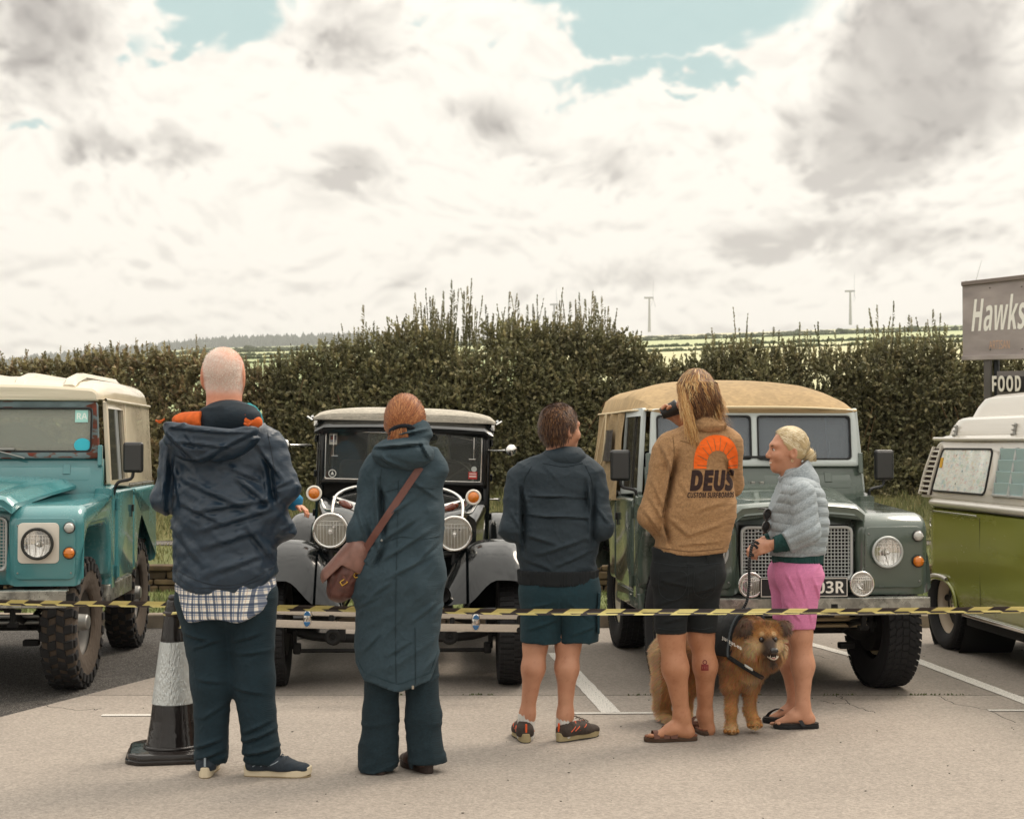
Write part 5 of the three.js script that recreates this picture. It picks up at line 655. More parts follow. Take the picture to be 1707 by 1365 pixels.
// head: faces +z before it is turned; c = its middle, yaw 0 looks at the camera
function headField(o) {
  const k = o.k ?? 1, cy = Math.cos(o.yaw), sy = Math.sin(o.yaw), cp = Math.cos(o.pitch ?? 0), sp = Math.sin(o.pitch ?? 0);
  const parts = [[ell([0, .032, -.015], [.077, .094, .097]), .02], [ell([0, -.035, .022], [.060, .075, .070]), .05], [ell([0, -.098, .062], [.024, .022, .022]), .04], [ell([0, .030, .072], [.052, .016, .022]), .02], [cap([0, .012, .086], [0, -.028, .110], .0085, .0125), .012], [ell([0, -.034, .100], [.018, .009, .013]), .008], [ell([0, -.060, .088], [.023, .0065, .011]), .008], [ell([0, -.072, .085], [.019, .007, .011]), .008], [ell([.042, -.030, .062], [.024, .024, .024]), .02], [ell([-.042, -.030, .062], [.024, .024, .024]), .02], [cap([0, -.06, -.02], [0, -.24, -.045], .056, .066), .03]];
  const ears = [-1, 1].map((s) => (x, y, z) => { const X = x - s * (.087 + .40 * Math.max(-.02, -(z + .012))), Y = y + .012, Z = z + .012; const a = Math.hypot(X / .010, Y / .034, Z / .021) - 1, b = Math.hypot((X - s * .012) / .012, (Y - .004) / .022, (Z - .003) / .012) - 1; return Math.max(a * .011, -b * .011); });
  return (X, Y, Z) => {
    let x = X - o.c[0], y = Y - o.c[1], z = Z - o.c[2]; const x1 = x * cy - z * sy; z = x * sy + z * cy; x = x1; const y1 = y * cp - z * sp; z = y * sp + z * cp; y = y1; x /= k; y /= k; z /= k;
    let d = parts[0][0](x, y, z); for (let i = 1; i < parts.length; i++) d = smin(d, parts[i][0](x, y, z), parts[i][1]);
    for (const s of [-1, 1]) { d = smax(d, -(Math.hypot(x - s * .031, y - .010, z - .101) - .017), .012); d = Math.min(d, Math.hypot(x - s * .031, y - .009, z - .075) - .0125); }
    d = smin(d, Math.min(ears[0](x, y, z), ears[1](x, y, z)), .008);
    if (o.mouth) d = smax(d, -(Math.hypot(x / .020, (y + .066) / .0045, (z - .098) / .012) - 1) * .0045, .004);
    return d * k;
  };
}
// hand: wrist at the origin, fingers along +x, palm facing -y, thumb on the +z side
function handGeo(m, curl = [.5, .6, .6, .7], thumb = .5, k = 1) {
  const fs = [ell([.050, 0, 0], [.052, .015, .042]), cap([-.03, 0, 0], [.02, 0, 0], .024, .026, 1, 1)], L = [[.088, -.030, .9, curl[3]], [.096, -.010, 1.05, curl[2]], [.096, .011, 1.0, curl[1]], [.088, .031, .93, curl[0]]];
  const fin = L.map(([x, z, l, c]) => { let p = [x - .012, 0, z], a = c * .5; const seg = []; for (const [q, r0, r1] of [[.042, .0098, .0092], [.027, .0092, .0086], [.022, .0086, .0072]]) { const n = [p[0] + Math.cos(a) * q * l, p[1] - Math.sin(a) * q * l, p[2]]; seg.push(cap(p, n, r0, r1)); p = n; a += c; } return join(.006, ...seg); });
  const a = thumb, t1 = [.045 + .03 * Math.cos(a), -.012, .045 + .012], t2 = [t1[0] + .030 * Math.cos(a), -.012 - .02 * a, t1[2] + .008]; const th = join(.01, cap([.015, -.004, .022], t1, .015, .0115), cap(t1, t2, .0112, .0088));
  const g = nets((x, y, z) => { let d = smin(fs[0](x, y, z), fs[1](x, y, z), .02); for (const q of fin) d = smin(d, q(x, y, z), .007); return smin(d, th(x, y, z), .012); }, [-.06, -.12, -.06], [.21, .04, .09], .0042);
  g.scale(k, k, k); g.applyMatrix4(m); return g;
}
function aim(o, x, y) { const X = V(...x).normalize(), Z = V().crossVectors(X, V(...y)).normalize(), Y = V().crossVectors(Z, X); return new THREE.Matrix4().makeBasis(X, Y, Z).setPosition(...o); }   // x = fingers, y = back of the hand
// bare foot or shoe: heel at the origin, toes along +x
function footField(L) { return join(.03, cap([.02, .05, 0], [.03, .11, 0], .034, .036), cap([0.015, .032, 0], [L * .5, .036, 0], .033, .034, 1, 1.1), cap([L * .45, .034, 0], [L * .82, .022, .0], .034, .020, 1, 1.5)); }
const soleShape = (L, w) => { const s = new THREE.Shape(), P = []; for (let i = 0; i < 40; i++) { const a = i / 40 * Math.PI * 2, c = Math.cos(a), u = .5 - .5 * c; const hw = w * (.78 + .30 * sst(.35, .75, u) - .10 * Math.exp(-(((u - .42) / .14) ** 2))) * Math.pow(Math.abs(Math.sin(a)), .62); P.push([u * L - .03, Math.sin(a) > 0 ? hw : -hw * .92]); } P.forEach(([x, y], i) => (i ? s.lineTo(x, y) : s.moveTo(x, y))); s.closePath(); return s; };
const soleGeo = (L, w, h, y0 = 0) => { const g = ext(soleShape(L, w), h, .005); g.rotateX(-Math.PI / 2); g.translate(0, y0, 0); return crease(g, .9); };
function shoe(parent, name, x, z, yaw, L, mats, o = {}) {
  const g = new THREE.Group(); g.name = name; g.position.set(x, 0, z); g.rotation.y = yaw; parent.add(g); const h = o.h ?? .028;
  mesh('sole', (() => { const q = soleGeo(L, .050, h); const p = q.attributes.position; for (let i = 0; i < p.count; i++) { const u = p.getX(i) / L, y = p.getY(i); p.setY(i, y + (u > .75 ? (u - .75) * .10 : 0) * 1 + (y > h * .5 && u < .2 ? (.2 - u) * .05 : 0)); } q.computeVertexNormals(); return q; })(), mats.sole, g);
  if (mats.tread) mesh('outsole', soleGeo(L * .99, .051, .010, -.001), mats.tread, g);
  const f = join(.035, cap([.022, .06, 0], [.035, (o.top ?? .085), 0], .038, .036), cap([.02, .045, 0], [L * .5, .05, 0], .036, .036, 1, 1.1), cap([L * .45, .045, 0], [L * .80, .035, 0], .036, .026, 1, 1.45));
  mesh('upper', nets((a, b, c) => Math.max(f(a, b, c) - .002 * wr(a, b, c, 1.2, 18, 40, 3), h * .8 - b, b - (o.top ?? .085) - .018 - .2 * Math.max(0, .06 - a) * .3), [-.05, 0, -.08], [L + .03, .16, .08], .0065), mats.upper, g);
  if (mats.trim) { for (const s of [-1, 1]) for (let i = 0; i < 3; i++) mesh('trim', tube([[.02 + i * .035, .052, s * .047], [.06 + i * .035, .072, s * .050], [.10 + i * .03, .092, s * .036]].map(([a, b, c]) => { let zz = .09; while (zz > 0 && f(a, b, zz) > .0) zz -= .001; return [a, b, s * (zz + .001)]; }), .0024, 8, 5), mats.trim, g); mesh('heel_tab', box(.008, .045, .010, -.022, .075, 0, .003), mats.trim, g);
    mesh('laces', merge([0, 1, 2, 3].map((i) => tube([[.10 + i * .024, .112 - i * .009, -.022], [.10 + i * .024, .119 - i * .009, 0], [.10 + i * .024, .112 - i * .009, .022]], .003, 6, 5))), mats.lace ?? mats.trim, g); }
  return g;
}
function sandal(parent, x, z, yaw, L, m, straps) {
  const g = new THREE.Group(); g.name = 'sandal'; g.position.set(x, 0, z); g.rotation.y = yaw; parent.add(g);
  mesh('sole', soleGeo(L, .048, .024), m.sole, g); mesh('footbed', soleGeo(L * .985, .046, .008, .0225), m.bed ?? m.sole, g);
  for (const [pts, w] of straps) { const c = new THREE.CatmullRomCurve3(pts.map((p) => V(...p))), n = 20, P = c.getPoints(n); mesh('strap', grid(n, 1, (u, v) => { const p = P[Math.round(u * n)]; return [p.x + (v - .5) * w, p.y + .003 * Math.sin(u * 9), p.z]; }).toNonIndexed(), m.strap, g); }
  return g;
}
// hair: tapering ribbons along guide curves
function ribbons(list) {                                // [points, width, colour]
  const p = [], n = [], c = [], idx = []; for (const [P, w, col, out] of list) {
    const m = P.length, b0 = p.length / 3; for (let i = 0; i < m; i++) {
      const a = P[Math.max(0, i - 1)], b = P[Math.min(m - 1, i + 1)], t = V(b[0] - a[0], b[1] - a[1], b[2] - a[2]).normalize(), o = V(P[i][0] - out[0], (P[i][1] - out[1]) * .4, P[i][2] - out[2]).normalize(), s = V().crossVectors(t, o).normalize(), u = i / (m - 1), ww = w * (.35 + .65 * Math.sin(Math.PI * Math.min(1, .25 + u * .72))), nn = V().crossVectors(s, t).normalize();
      for (const k of [-1, 1]) { p.push(P[i][0] + s.x * ww * k * .5, P[i][1] + s.y * ww * k * .5, P[i][2] + s.z * ww * k * .5); const q = nn.clone().addScaledVector(s, k * .6).normalize(); n.push(q.x, q.y, q.z); c.push(...col); }
      if (i < m - 1) { const q = b0 + i * 2; idx.push(q, q + 1, q + 2, q + 1, q + 3, q + 2); }
    } }
  const g = new THREE.BufferGeometry(); g.setAttribute('position', new THREE.Float32BufferAttribute(p, 3)); g.setAttribute('normal', new THREE.Float32BufferAttribute(n, 3)); g.setAttribute('color', new THREE.Float32BufferAttribute(c, 3)); g.setIndex(idx); return g;
}
const hairM = MP(0xffffff, .42, { vertexColors: true, side: THREE.DoubleSide, specularIntensity: .6 });
const rgb = (h) => { const c = new THREE.Color(h); return [c.r, c.g, c.b]; };
const skinTone = (base, red) => (x, y, z) => { const n = fbm(x * 26, y * 26, z * 26, 3) * .22 + fbm(x * 6, y * 6, z * 6, 2) * .2 + (h3(Math.floor(x * 260), Math.floor(y * 260), Math.floor(z * 260)) > .94 ? -.14 : 0); return [base[0] * (1 + n * .7 + red * .1), base[1] * (1 + n), base[2] * (1 + n * 1.2)]; };
const headTop = (h) => h;
// 1. tall man in a navy anorak, seen from behind, a child on his arm
{
  seed = 101; const f = figure('person', 'tall white-haired person in hooded navy anorak, checked shirt tail and dark trousers, seen from behind', 'person', 7.245, 403, 1288), { t, q } = f;
  const f0 = headField({ c: q(372, 629, -.02), yaw: Math.PI + .05, k: 1.04 }), nk = cap(q(373, 645, -.01), q(374, 715, .0), .074, .088), face = (x, y, z) => smin(smin(f0(x, y, z), ell(q(372, 611, -.03), [.083, .075, .095])(x, y, z), .05), nk(x, y, z), .035), base = rgb(0xc68a6e);
  const body = join(.05, cap(q(372, 760), q(376, 960), .15, .16, 1.2, .75), cap(q(372, 690, -.02), q(372, 740), .07, .12), cap(q(335, 990), q(352, 1135), .10, .07), cap(q(352, 1135), q(352, 1246), .07, .04), cap(q(420, 990), q(422, 1130), .10, .07), cap(q(422, 1130), q(437, 1262), .07, .045), cap(q(300, 750), q(276, 835, .0), .022, .022), cap(q(276, 835, .0), q(345, 850, -.34), .024, .032), cap(q(452, 750, -.02), q(476, 815, .0), .022, .022), cap(q(472, 815, .02), q(425, 840, -.36), .045, .035));
  const bodyG = tint(merge([nets(body, [-.5, -.02, -.5], [.5, 1.75, .3], .016), nets(face, [...q(318, 700, -.2)], [...q(428, 572, .16)], .006), handGeo(aim(q(345, 850, -.36), [1, .1, -.3], [0, .3, -1])), handGeo(aim(q(425, 842, -.38), [-1, .2, -.3], [0, .3, -1]))]), (x, y, z) => { const k = skinTone(base, .6)(x, y, z), b = y - f.Y(629), lim = mix(-.075, .01, sst(-.02, -.09, z)), bald = sst(.09, .045, Math.hypot(x - f.X(384), b - .10, (z + .02) * .7)), m = sst(lim - .02, lim + .03, b) * (Math.abs(x - f.X(372)) < .089 ? 1 : 0) * (.62 - .45 * bald + .25 * vn(x * 240, y * 90, z * 240)); return k.map((v, i) => mix(v, [.74, .66, .60][i], clamp(m, 0, 1))); });
  mesh('body', bodyG, skinM, t);
  // cropped white hair: a close cap of short bristles
  { const L = [], g = nets(face, [...q(318, 700, -.2)], [...q(428, 572, .16)], .007), p = g.attributes.position, n = g.attributes.normal, c = q(372, 629, -.02); for (let i = 0; i < p.count; i++) { const x = p.getX(i), y = p.getY(i) - c[1], z = p.getZ(i) - c[2]; const lim = mix(-.055, .0, sst(.0, -.09, z)); if (y < lim + .03 * vn(x * 30, y * 30) || Math.abs(x - c[0]) > .084) continue; const thin = Math.hypot(x - c[0] - .02, y - .11, z - .02) < .085 && rnd() < .55; if (thin) continue; for (let k = 0; k < 2; k++) { const a = [x + rr(-.004, .004), p.getY(i) + rr(-.004, .004), p.getZ(i) + rr(-.004, .004)], l = rr(.006, .011); L.push([[a, [a[0] + n.getX(i) * l * .6 + rr(-.002, .002), a[1] + n.getY(i) * l * .6 - l * .35, a[2] + n.getZ(i) * l * .6]], .0022, rgb(rnd() < .5 ? 0xece4da : 0xd2c6ba), c]); } } mesh('hair', ribbons(L), hairM, t); }
  const anorak = fabric(0x1b3042, .44, .22, .0022, 14), inner = fabric(0x10222e, .85), orange_ = fabric(0xe2661c, .8, .2);
  const torso = join(.09, cap(q(372, 698), q(372, 745), .06, .13, 1.2, .8), cap(q(372, 792), q(374, 845), .19, .222, 1, .76), cap(q(374, 845), q(377, 960), .222, .248, 1, .76)), shl = cap(q(306, 740), q(440, 738), .082, .082), armL = join(.05, cap(q(294, 748), q(280, 832, .03), .080, .066), cap(q(280, 832, .03), q(336, 850, -.34), .068, .052)), armR = join(.05, cap(q(450, 746), q(472, 812, .02), .084, .074), cap(q(472, 812, .02), q(424, 842, -.36), .074, .055)), flap = cap(q(452, 850, .02), q(477, 884, -.04), .07, .05, 1, 1.4);
  const hem = hemLine(f, [[250, 962], [288, 966], [340, 986], [400, 987], [440, 976], [470, 950], [520, 944]]);
  const st = strokes(f, [[291,750,287,855,-32,15],[450,770,462,840,-28,14],[300,790,440,850,18.9,18.0],[330,850,455,830,16.4,14.8],[345,880,460,845,17.6,14.8],[310,835,390,870,15.1,13.1],[400,790,460,840,18.9,16.4],[385,775,440,800,12.6,11.5],[290,760,312,840,16.4,13.1],[420,870,462,930,16.4,16.4],[345,910,440,880,12.6,16.4],[300,880,350,935,11.4,16.4],[360,950,450,920,11.4,14.8],[445,760,478,800,11.4,11.5],[455,815,490,800,11.4,9.8],[268,780,285,830,10.1,11.5],[430,735,470,790,10.1,11.5]]);
  const jk = cloth((x, y, z) => smin(smin(smin(smin(torso(x, y, z), shl(x, y, z), .12), armL(x, y, z), .016), armR(x, y, z), .02), flap(x, y, z), .05), (x, y, z) => st(x, y, z) + .008 * wr(x, y, z, .45, 3.6, 13, 4) + .006 * wr(x + 3, y, z, -.5, 6, 20, 3) + .0035 * vn(x * 30, y * 30, z * 30) - .008, (x, y) => hem(x) - y);
  mesh('anorak', nets(jk, [-.46, .80, -.50], [.36, 1.66, .32], .0085), anorak, t);
  mesh('hem_seam', tube(Array.from({ length: 22 }, (_, i) => { const x = mix(-.29, .15, i / 21), y = hem(x) + .035, z = march(jk, x, y); return [x, y, (z ?? 0) + .0005]; }), .0022, 40, 5), fabric(0x22303f, .6), t);
  const hoodF = (() => { const hc_ = q(352, 706, .15), a = (x, y, z) => (Math.pow(Math.pow(Math.abs(x - hc_[0]) / .222, 2.3) + Math.pow(Math.abs(y - hc_[1]) / .182, 2.3) + Math.pow(Math.abs(z - hc_[2]) / .118, 3), 1 / 2.4) - 1) * .115, b = ell(q(352, 690, .11), [.17, .10, .10]); const top = hemLine(f, [[250, 697], [285, 700], [345, 712], [400, 716], [430, 708], [470, 694]]); return (x, y, z) => smax(a(x, y, z), y - top(x) - .15 * (z - .2), .02); })(), hs = strokes(f, [[290,715,345,768,17.5,11.5],[300,712,400,722,15.8,9.8],[345,768,435,720,15.8,11.5],[310,735,400,745,15.8,9.8],[370,720,430,722,10.5,7.4],[325,720,350,750,10.5,7.4]]);
  const hf = cloth(hoodF, (x, y, z) => hs(x, y, z) + .009 * wr(x, y, z, .1, 5, 14, 4) - .004); mesh('hood', nets(hf, [-.42, 1.38, -.06], [.22, 1.70, .32], .008), anorak, t);
  mesh('hood_lining', nets((x, y, z) => Math.max(ell(q(362, 702, .10), [.205, .06, .085])(x, y, z), y - f.Y(686) + .05 * Math.abs(x + .1), .10 - Math.abs(x - f.X(380))) - .004 * wr(x, y, z, 0, 12, 30), [-.4, 1.5, -.1], [.2, 1.75, .26], .008), orange_, t);
  mesh('collar', nets(cloth((x, y, z) => Math.max(smin(ell(q(381, 693, .03), [.128, .075, .13])(x, y, z), cap(q(352, 704, .10), q(412, 702, .10), .055)(x, y, z), .04), -(ell(q(373, 655, -.05), [.088, .10, .11])(x, y, z)), y - f.Y(666) - .10 * (x + .07)), (x, y, z) => .008 * wr(x, y, z, .1, 6, 20, 3)), [-.3, 1.5, -.2], [.2, 1.8, .2], .008), inner, t);
  for (const S of [[[298, 722], [290, 760], [288, 850]], [[446, 722], [455, 770], [462, 838]], [[290, 948], [345, 972], [400, 973], [458, 944]]]) mesh('seam', seam(f, jk, S, .002), fabric(0x1c2937, .6), t);
  for (const [x, y] of [[283, 704], [426, 709]]) { const z = march(hf, f.X(x), f.Y(y)) ?? .2; mesh('toggle', merge([cyl(.008, .008, .022, f.X(x), f.Y(y), z + .008, 'z', 10), tube([[f.X(x) - .02, f.Y(y) + .005, z + .004], [f.X(x), f.Y(y), z + .012], [f.X(x) + .02, f.Y(y) + .012, z + .004]], .005, 8, 6)]), orange_, t); }
  const plaid = canvasTex(512, 512, (c, w, h) => { c.fillStyle = '#e9e4da'; c.fillRect(0, 0, w, h); const n = 8, q2 = w / n; for (let i = 0; i < n; i++) { c.globalAlpha = .62; c.fillStyle = '#1d2d4a'; c.fillRect(i * q2 + 6, 0, 20, h); c.fillRect(0, i * q2 + 6, w, 20); c.globalAlpha = .5; c.fillStyle = '#3d4f70'; c.fillRect(i * q2 + 32, 0, 10, h); c.fillRect(0, i * q2 + 32, w, 10); c.globalAlpha = .35; c.fillStyle = '#a5836a'; c.fillRect(i * q2 + 50, 0, 4, h); c.fillRect(0, i * q2 + 50, w, 4); } c.globalAlpha = 1; }, 3.4, 3.4);
  const tail = hemLine(f, [[270, 950], [289, 978], [325, 1026], [395, 1031], [440, 1016], [464, 984], [480, 960]]);
  const shirtF = cloth((x, y, z) => Math.max(cap(q(377, 985), q(378, 1015), .236, .236, 1, .75)(x, y, z), tail(x) - y, y - f.Y(948)), (x, y, z) => .010 * Math.sin(x * 34 + 3 * vn(x * 5, y * 4)) * sst(f.Y(960), f.Y(1030), y) + .006 * wr(x, y, z, 1.2, 5, 12)); mesh('shirt_tail', nets(shirtF, [-.36, .66, -.25], [.26, 1.06, .25], .0085), MP(0xffffff, .9, { map: plaid, bumpMap: weave(40), bumpScale: .001 }), t);
  const tr = fabric(0x0d2833, .92, .22, .004, 26);
  const pant = join(.05, ell(q(378, 985), [.225, .16, .16]), cap(q(337, 1000), q(354, 1135), .122, .094), cap(q(354, 1135), q(354, 1262), .094, .078), cap(q(420, 1000), q(424, 1130), .122, .096), cap(q(424, 1130), q(438, 1252, .02), .096, .088)), ps = strokes(f, [[312,1050,360,1062,17.5,11.5],[330,1075,375,1060,14.0,9.8],[392,1065,440,1050,15.8,10.7],[400,1085,450,1080,14.0,9.8],[335,1125,380,1132,12.2,9.8],[395,1140,450,1150,12.2,10.7],[330,1240,375,1225,19.2,9.8],[335,1258,376,1245,19.2,9.0],[405,1230,462,1210,21.0,9.8],[408,1250,468,1238,24.5,9.8],[410,1215,455,1195,15.8,9.8],[345,1190,378,1170,12.2,11.5]]);
  mesh('trousers', nets(cloth((x, y, z) => Math.max(pant(x, y, z), f.Y(x < -.01 ? 1270 : 1268) - y), (x, y, z) => ps(x, y, z) + .004 * wr(x, y, z, .3, 4, 11, 4) + .008 * wr(x + 7, y, z, .2, 7, 26, 3) * sst(.22, .08, y) - .006), [-.34, .02, -.3], [.3, .95, .3], .0085), tr, t);
  const sm = { upper: fabric(0x1f2b36, .8, .4, .004), sole: MS(0xcdbfa4, .8), tread: MS(0x8d7c5c, .9), trim: MS(0x8d98a0, .7), lace: MS(0x2c3945, .9) }; shoe(t, 'shoe', f.X(349), .065, Math.PI / 2 + .08, .30, sm, { h: .036 }); shoe(t, 'shoe', f.X(421), .03, -.06, .315, sm, { h: .036 });
}
// the child he carries, mostly hidden in front of him
{
  seed = 131; const f = figure('person', 'small child in turquoise knitted hat held by the tall person in the navy anorak', 'person', 7.60, 418, 1262), { t, q } = f;
  const face = headField({ c: q(408, 712, 0), yaw: 1.0, k: .80 }), body = join(.04, cap(q(425, 770), q(430, 870), .09, .09), cap(q(450, 785), q(466, 830, .05), .04, .032), cap(q(466, 830, .05), q(492, 838, .12), .032, .025), cap(q(410, 785), q(395, 840), .04, .03), cap(q(416, 880), q(404, 935), .055, .05), cap(q(430, 880), q(424, 935), .055, .045));
  mesh('body', tint(merge([nets(body, [-.3, .9, -.25], [.35, 1.75, .25], .014), nets(face, [-.16, 1.4, -.16], [.14, 1.9, .16], .008), handGeo(aim(q(490, 838, .12), [1, -.5, .2], [0, 1, 0]), [.5, .5, .5, .5], .5, .6)]), skinTone(rgb(0xdd9c7c), .3)), skinM, t);
  mesh('trousers', nets(join(.04, cap(q(416, 870), q(402, 950), .075, .065), cap(q(430, 870), q(424, 950), .075, .062)), [-.3, .9, -.2], [.3, 1.3, .2], .012), fabric(0x1c2f42, .9), t);
  mesh('hat', nets((x, y, z) => Math.max(ell(q(408, 708, 0), [.088, .108, .096])(x, y, z) - .003 * Math.sin(Math.atan2(z, x) * 40), f.Y(712) - y), [-.16, 1.6, -.16], [.16, 1.98, .16], .007), fabric(0x2b8f96, .95, .3), t);
  mesh('jumper', nets(cloth((x, y, z) => Math.max(join(.05, cap(q(425, 768), q(430, 872), .115, .12), cap(q(450, 785), q(466, 826, .05), .06, .05), cap(q(466, 826, .05), q(490, 836, .12), .05, .042), cap(q(410, 785), q(395, 838), .06, .05))(x, y, z), f.Y(900) - y), (x, y, z) => .006 * wr(x, y, z, .2, 8, 20)), [-.3, 1.1, -.25], [.3, 1.8, .25], .01), fabric(0x2a86b4, .9), t);
}
// 2. woman in a long quilted coat
{
  seed = 201; const f = figure('person', 'auburn-haired person in long blue green hooded coat and flared jeans, seen from behind', 'person', 7.31, 672, 1284), { t, q } = f;
  const face = headField({ c: q(675, 704, -.01), yaw: Math.PI - .12, k: .97, pitch: .1 }), base = rgb(0xc98d6c);
  const body = join(.05, cap(q(670, 780), q(665, 1000), .11, .13, 1.1, .8), cap(q(674, 750), q(672, 790), .055, .08), cap(q(640, 1010), q(634, 1160), .08, .06), cap(q(634, 1160), q(631, 1262), .06, .04), cap(q(698, 1010), q(706, 1160), .08, .06), cap(q(706, 1160), q(712, 1255), .06, .04), cap(q(626, 795), q(607, 888, .05), .03, .03), cap(q(607, 888, .05), q(650, 935, -.25), .04, .03), cap(q(715, 790), q(714, 885, -.1), .045, .04), cap(q(714, 885, -.1), q(690, 930, -.27), .04, .03));
  mesh('body', tint(merge([nets(body, [-.35, .0, -.4], [.3, 1.5, .2], .014), nets(face, [...q(636, 765, -.16)], [...q(716, 655, .14)], .006), handGeo(aim(q(650, 936, -.25), [1, 0, -.3], [0, 0, -1])), handGeo(aim(q(690, 930, -.27), [-1, 0, -.2], [0, 0, -1]))]), skinTone(base, .4)), skinM, t);
  const coat = fabric(0x30444e, .88, .16, .004, 44), torso = join(.09, cap(q(680, 745), q(676, 785), .06, .11, 1.1, .8), cap(q(674, 820), q(670, 870), .145, .163, 1, .80), cap(q(669, 870), q(664, 965), .163, .198, 1, .80), cap(q(664, 965), q(662, 1140), .198, .198, 1, .80)), shl = cap(q(634, 782), q(714, 778), .072), armL = join(.05, cap(q(626, 795), q(606, 888, .05), .072, .070), cap(q(606, 888, .05), q(628, 940, -.16), .076, .058)), armR = join(.05, cap(q(716, 790, -.01), q(714, 888, -.09), .062, .064), cap(q(714, 888, -.09), q(690, 930, -.26), .062, .05));
  const hem = hemLine(f, [[560, 1080], [590, 1097], [612, 1128], [668, 1144], [718, 1130], [735, 1088], [760, 1070]]);
  const st = strokes(f, [[636,800,645,905,-42,14],[645,905,630,940,-28,12],[612,850,640,920,15.8,10.7],[632,870,690,830,15.8,10.7],[628,905,700,860,15.8,11.5],[640,930,720,880,14.0,11.5],[645,960,725,920,12.2,11.5],[620,990,655,965,12.2,10.7],[690,800,730,830,10.5,9.8],[700,930,732,900,12.2,10.7],[595,1010,640,985,10.5,10.7],[690,1030,730,1000,10.5,11.5],[650,1085,690,1060,10.5,9.8],[610,1080,645,1040,10.5,10.7],[630,800,655,835,8.8,9.8],[600,850,618,900,12.2,9.8],[590,920,620,935,14.0,9.0],[592,900,625,912,12.2,8.2],[692,1040,694,1140,-6,5],[660,800,662,1135,-3.5,4]]);
  const jk = cloth((x, y, z) => smin(smin(smin(torso(x, y, z), shl(x, y, z), .11), armL(x, y, z), .014), armR(x, y, z), .05), (x, y, z) => st(x, y, z) + .007 * wr(x, y, z, .5, 4, 14, 3) + .005 * wr(x + 3, y, z, .9, 7, 24, 3) + .004 * Math.cos((y * .6 + Math.abs(x - .01)) * 42) * sst(.55, .85, y) - .006, (x, y) => hem(x) - y);
  mesh('coat', nets(jk, [-.32, .34, -.36], [.26, 1.52, .26], .008), coat, t);
  const hd = join(.035, ell(q(672, 757, .075), [.136, .082, .115]), ell(q(688, 722, .015), [.088, .072, .098])), hs = strokes(f, [[630,745,710,738,21.0,8.2],[634,760,690,785,14.0,9.8],[706,738,720,765,14.0,8.2],[650,728,712,716,15.8,7.4],[640,755,655,775,10.5,7.4]]);
  const hf = cloth((x, y, z) => Math.max(hd(x, y, z), -(ell(q(672, 700, -.04), [.075, .085, .10])(x, y, z)), y - f.Y(700) + .28 * Math.max(0, f.X(690) - x)), (x, y, z) => hs(x, y, z) + .007 * wr(x, y, z, .15, 6, 16, 3)); mesh('hood', nets(hf, [-.18, 1.34, -.14], [.18, 1.70, .24], .007), coat, t);
  mesh('hem_seam', tube(Array.from({ length: 30 }, (_, i) => { const x = mix(-.205, .165, i / 29), y = hem(x) + .04, z = march(jk, x, y); return [x, y, (z ?? 0) + .0005]; }), .002, 50, 5), fabric(0x274049, .9), t);
  for (const S of [[[664, 800], [662, 900], [660, 1000], [660, 1100], [661, 1138]], [[692, 1045], [693, 1090], [693, 1140]], [[636, 782], [634, 800], [640, 850]], [[700, 900], [735, 893]], [[640, 905], [668, 895], [690, 897]], [[640, 820], [680, 812], [724, 815]]]) mesh('seam', seam(f, jk, S, .0018), fabric(0x24363e, .95), t); mesh('stud', put(new THREE.SphereGeometry(.006, 10, 8), f.X(641), f.Y(897), (march(jk, f.X(641), f.Y(897)) ?? .1) + .002), steel, t);
  mesh('coat_label', box(.010, .016, .002, f.X(692), f.Y(1136), (march(jk, f.X(692), f.Y(1136)) ?? .1) + .002, .0008), MS(0x9a8f80, .8), t);
  // hair drawn back to a tie, loose strands
  { const c = q(675, 704, -.01), tie = q(666, 719, .105), L = [], A = [0x9a5f38, 0x7e4a2b, 0xb37a4c, 0x8a5231].map(rgb); const shell = ell([c[0], c[1] + .014, c[2] + .005], [.095, .120, .114]);
    mesh('hair', nets((x, y, z) => Math.max(shell(x, y, z) - .002 * vn(x * 60, y * 60, z * 20), f.Y(722) - y - Math.max(0, -z + .02) * 1.1), [...q(636, 740, -.14)], [...q(716, 655, .16)], .006), MS(0x7a4728, .6), t);
    for (let i = 0; i < 1500; i++) { const a = rr(0, 6.283), b = Math.acos(rr(-.35, 1)), P = []; const sx = Math.sin(b) * Math.cos(a), sy_ = Math.cos(b), sz = Math.sin(b) * Math.sin(a); if (sz < -.5 && sy_ < .2) continue; const s0 = [sx, sy_, sz], e0 = V(tie[0] - c[0], tie[1] - c[1], tie[2] - c[2]).normalize(); for (let k = 0; k <= 5; k++) { const u = k / 5, v3 = V(...s0).lerp(e0, u).normalize(), h = 1.02 + .03 * Math.sin(u * 3.1) + rr(-.01, .01); P.push([c[0] + v3.x * .095 * h, c[1] + .014 + v3.y * .120 * h, c[2] + .005 + v3.z * .114 * h]); } L.push([P, .0028, A[Math.floor(rnd() * 4)], c]); }
    for (let i = 0; i < 160; i++) { const x = rr(-.03, .035), y = rr(-.02, .03); L.push([[[tie[0] + x, tie[1] - .01 + y, tie[2] + .012], [tie[0] + x * 1.3 + rr(-.02, .01), tie[1] - .035 + y, tie[2] + .022], [tie[0] + x * 1.2 + rr(-.03, .0), tie[1] - .07 + rr(-.02, .01), tie[2] + .008]], .003, A[Math.floor(rnd() * 4)], c]); }
    for (let i = 0; i < 46; i++) { const a = rr(0, 6.28), r = rr(.095, .118); const x = c[0] + Math.cos(a) * r * .9, y = c[1] + .012 + Math.abs(Math.sin(a)) * r; L.push([[[c[0] + Math.cos(a) * .085, c[1] + .012 + Math.abs(Math.sin(a)) * .1, .03], [x, y, .035], [x + rr(-.02, .02), y + rr(-.02, .025), .04]], .0014, A[2], c]); }
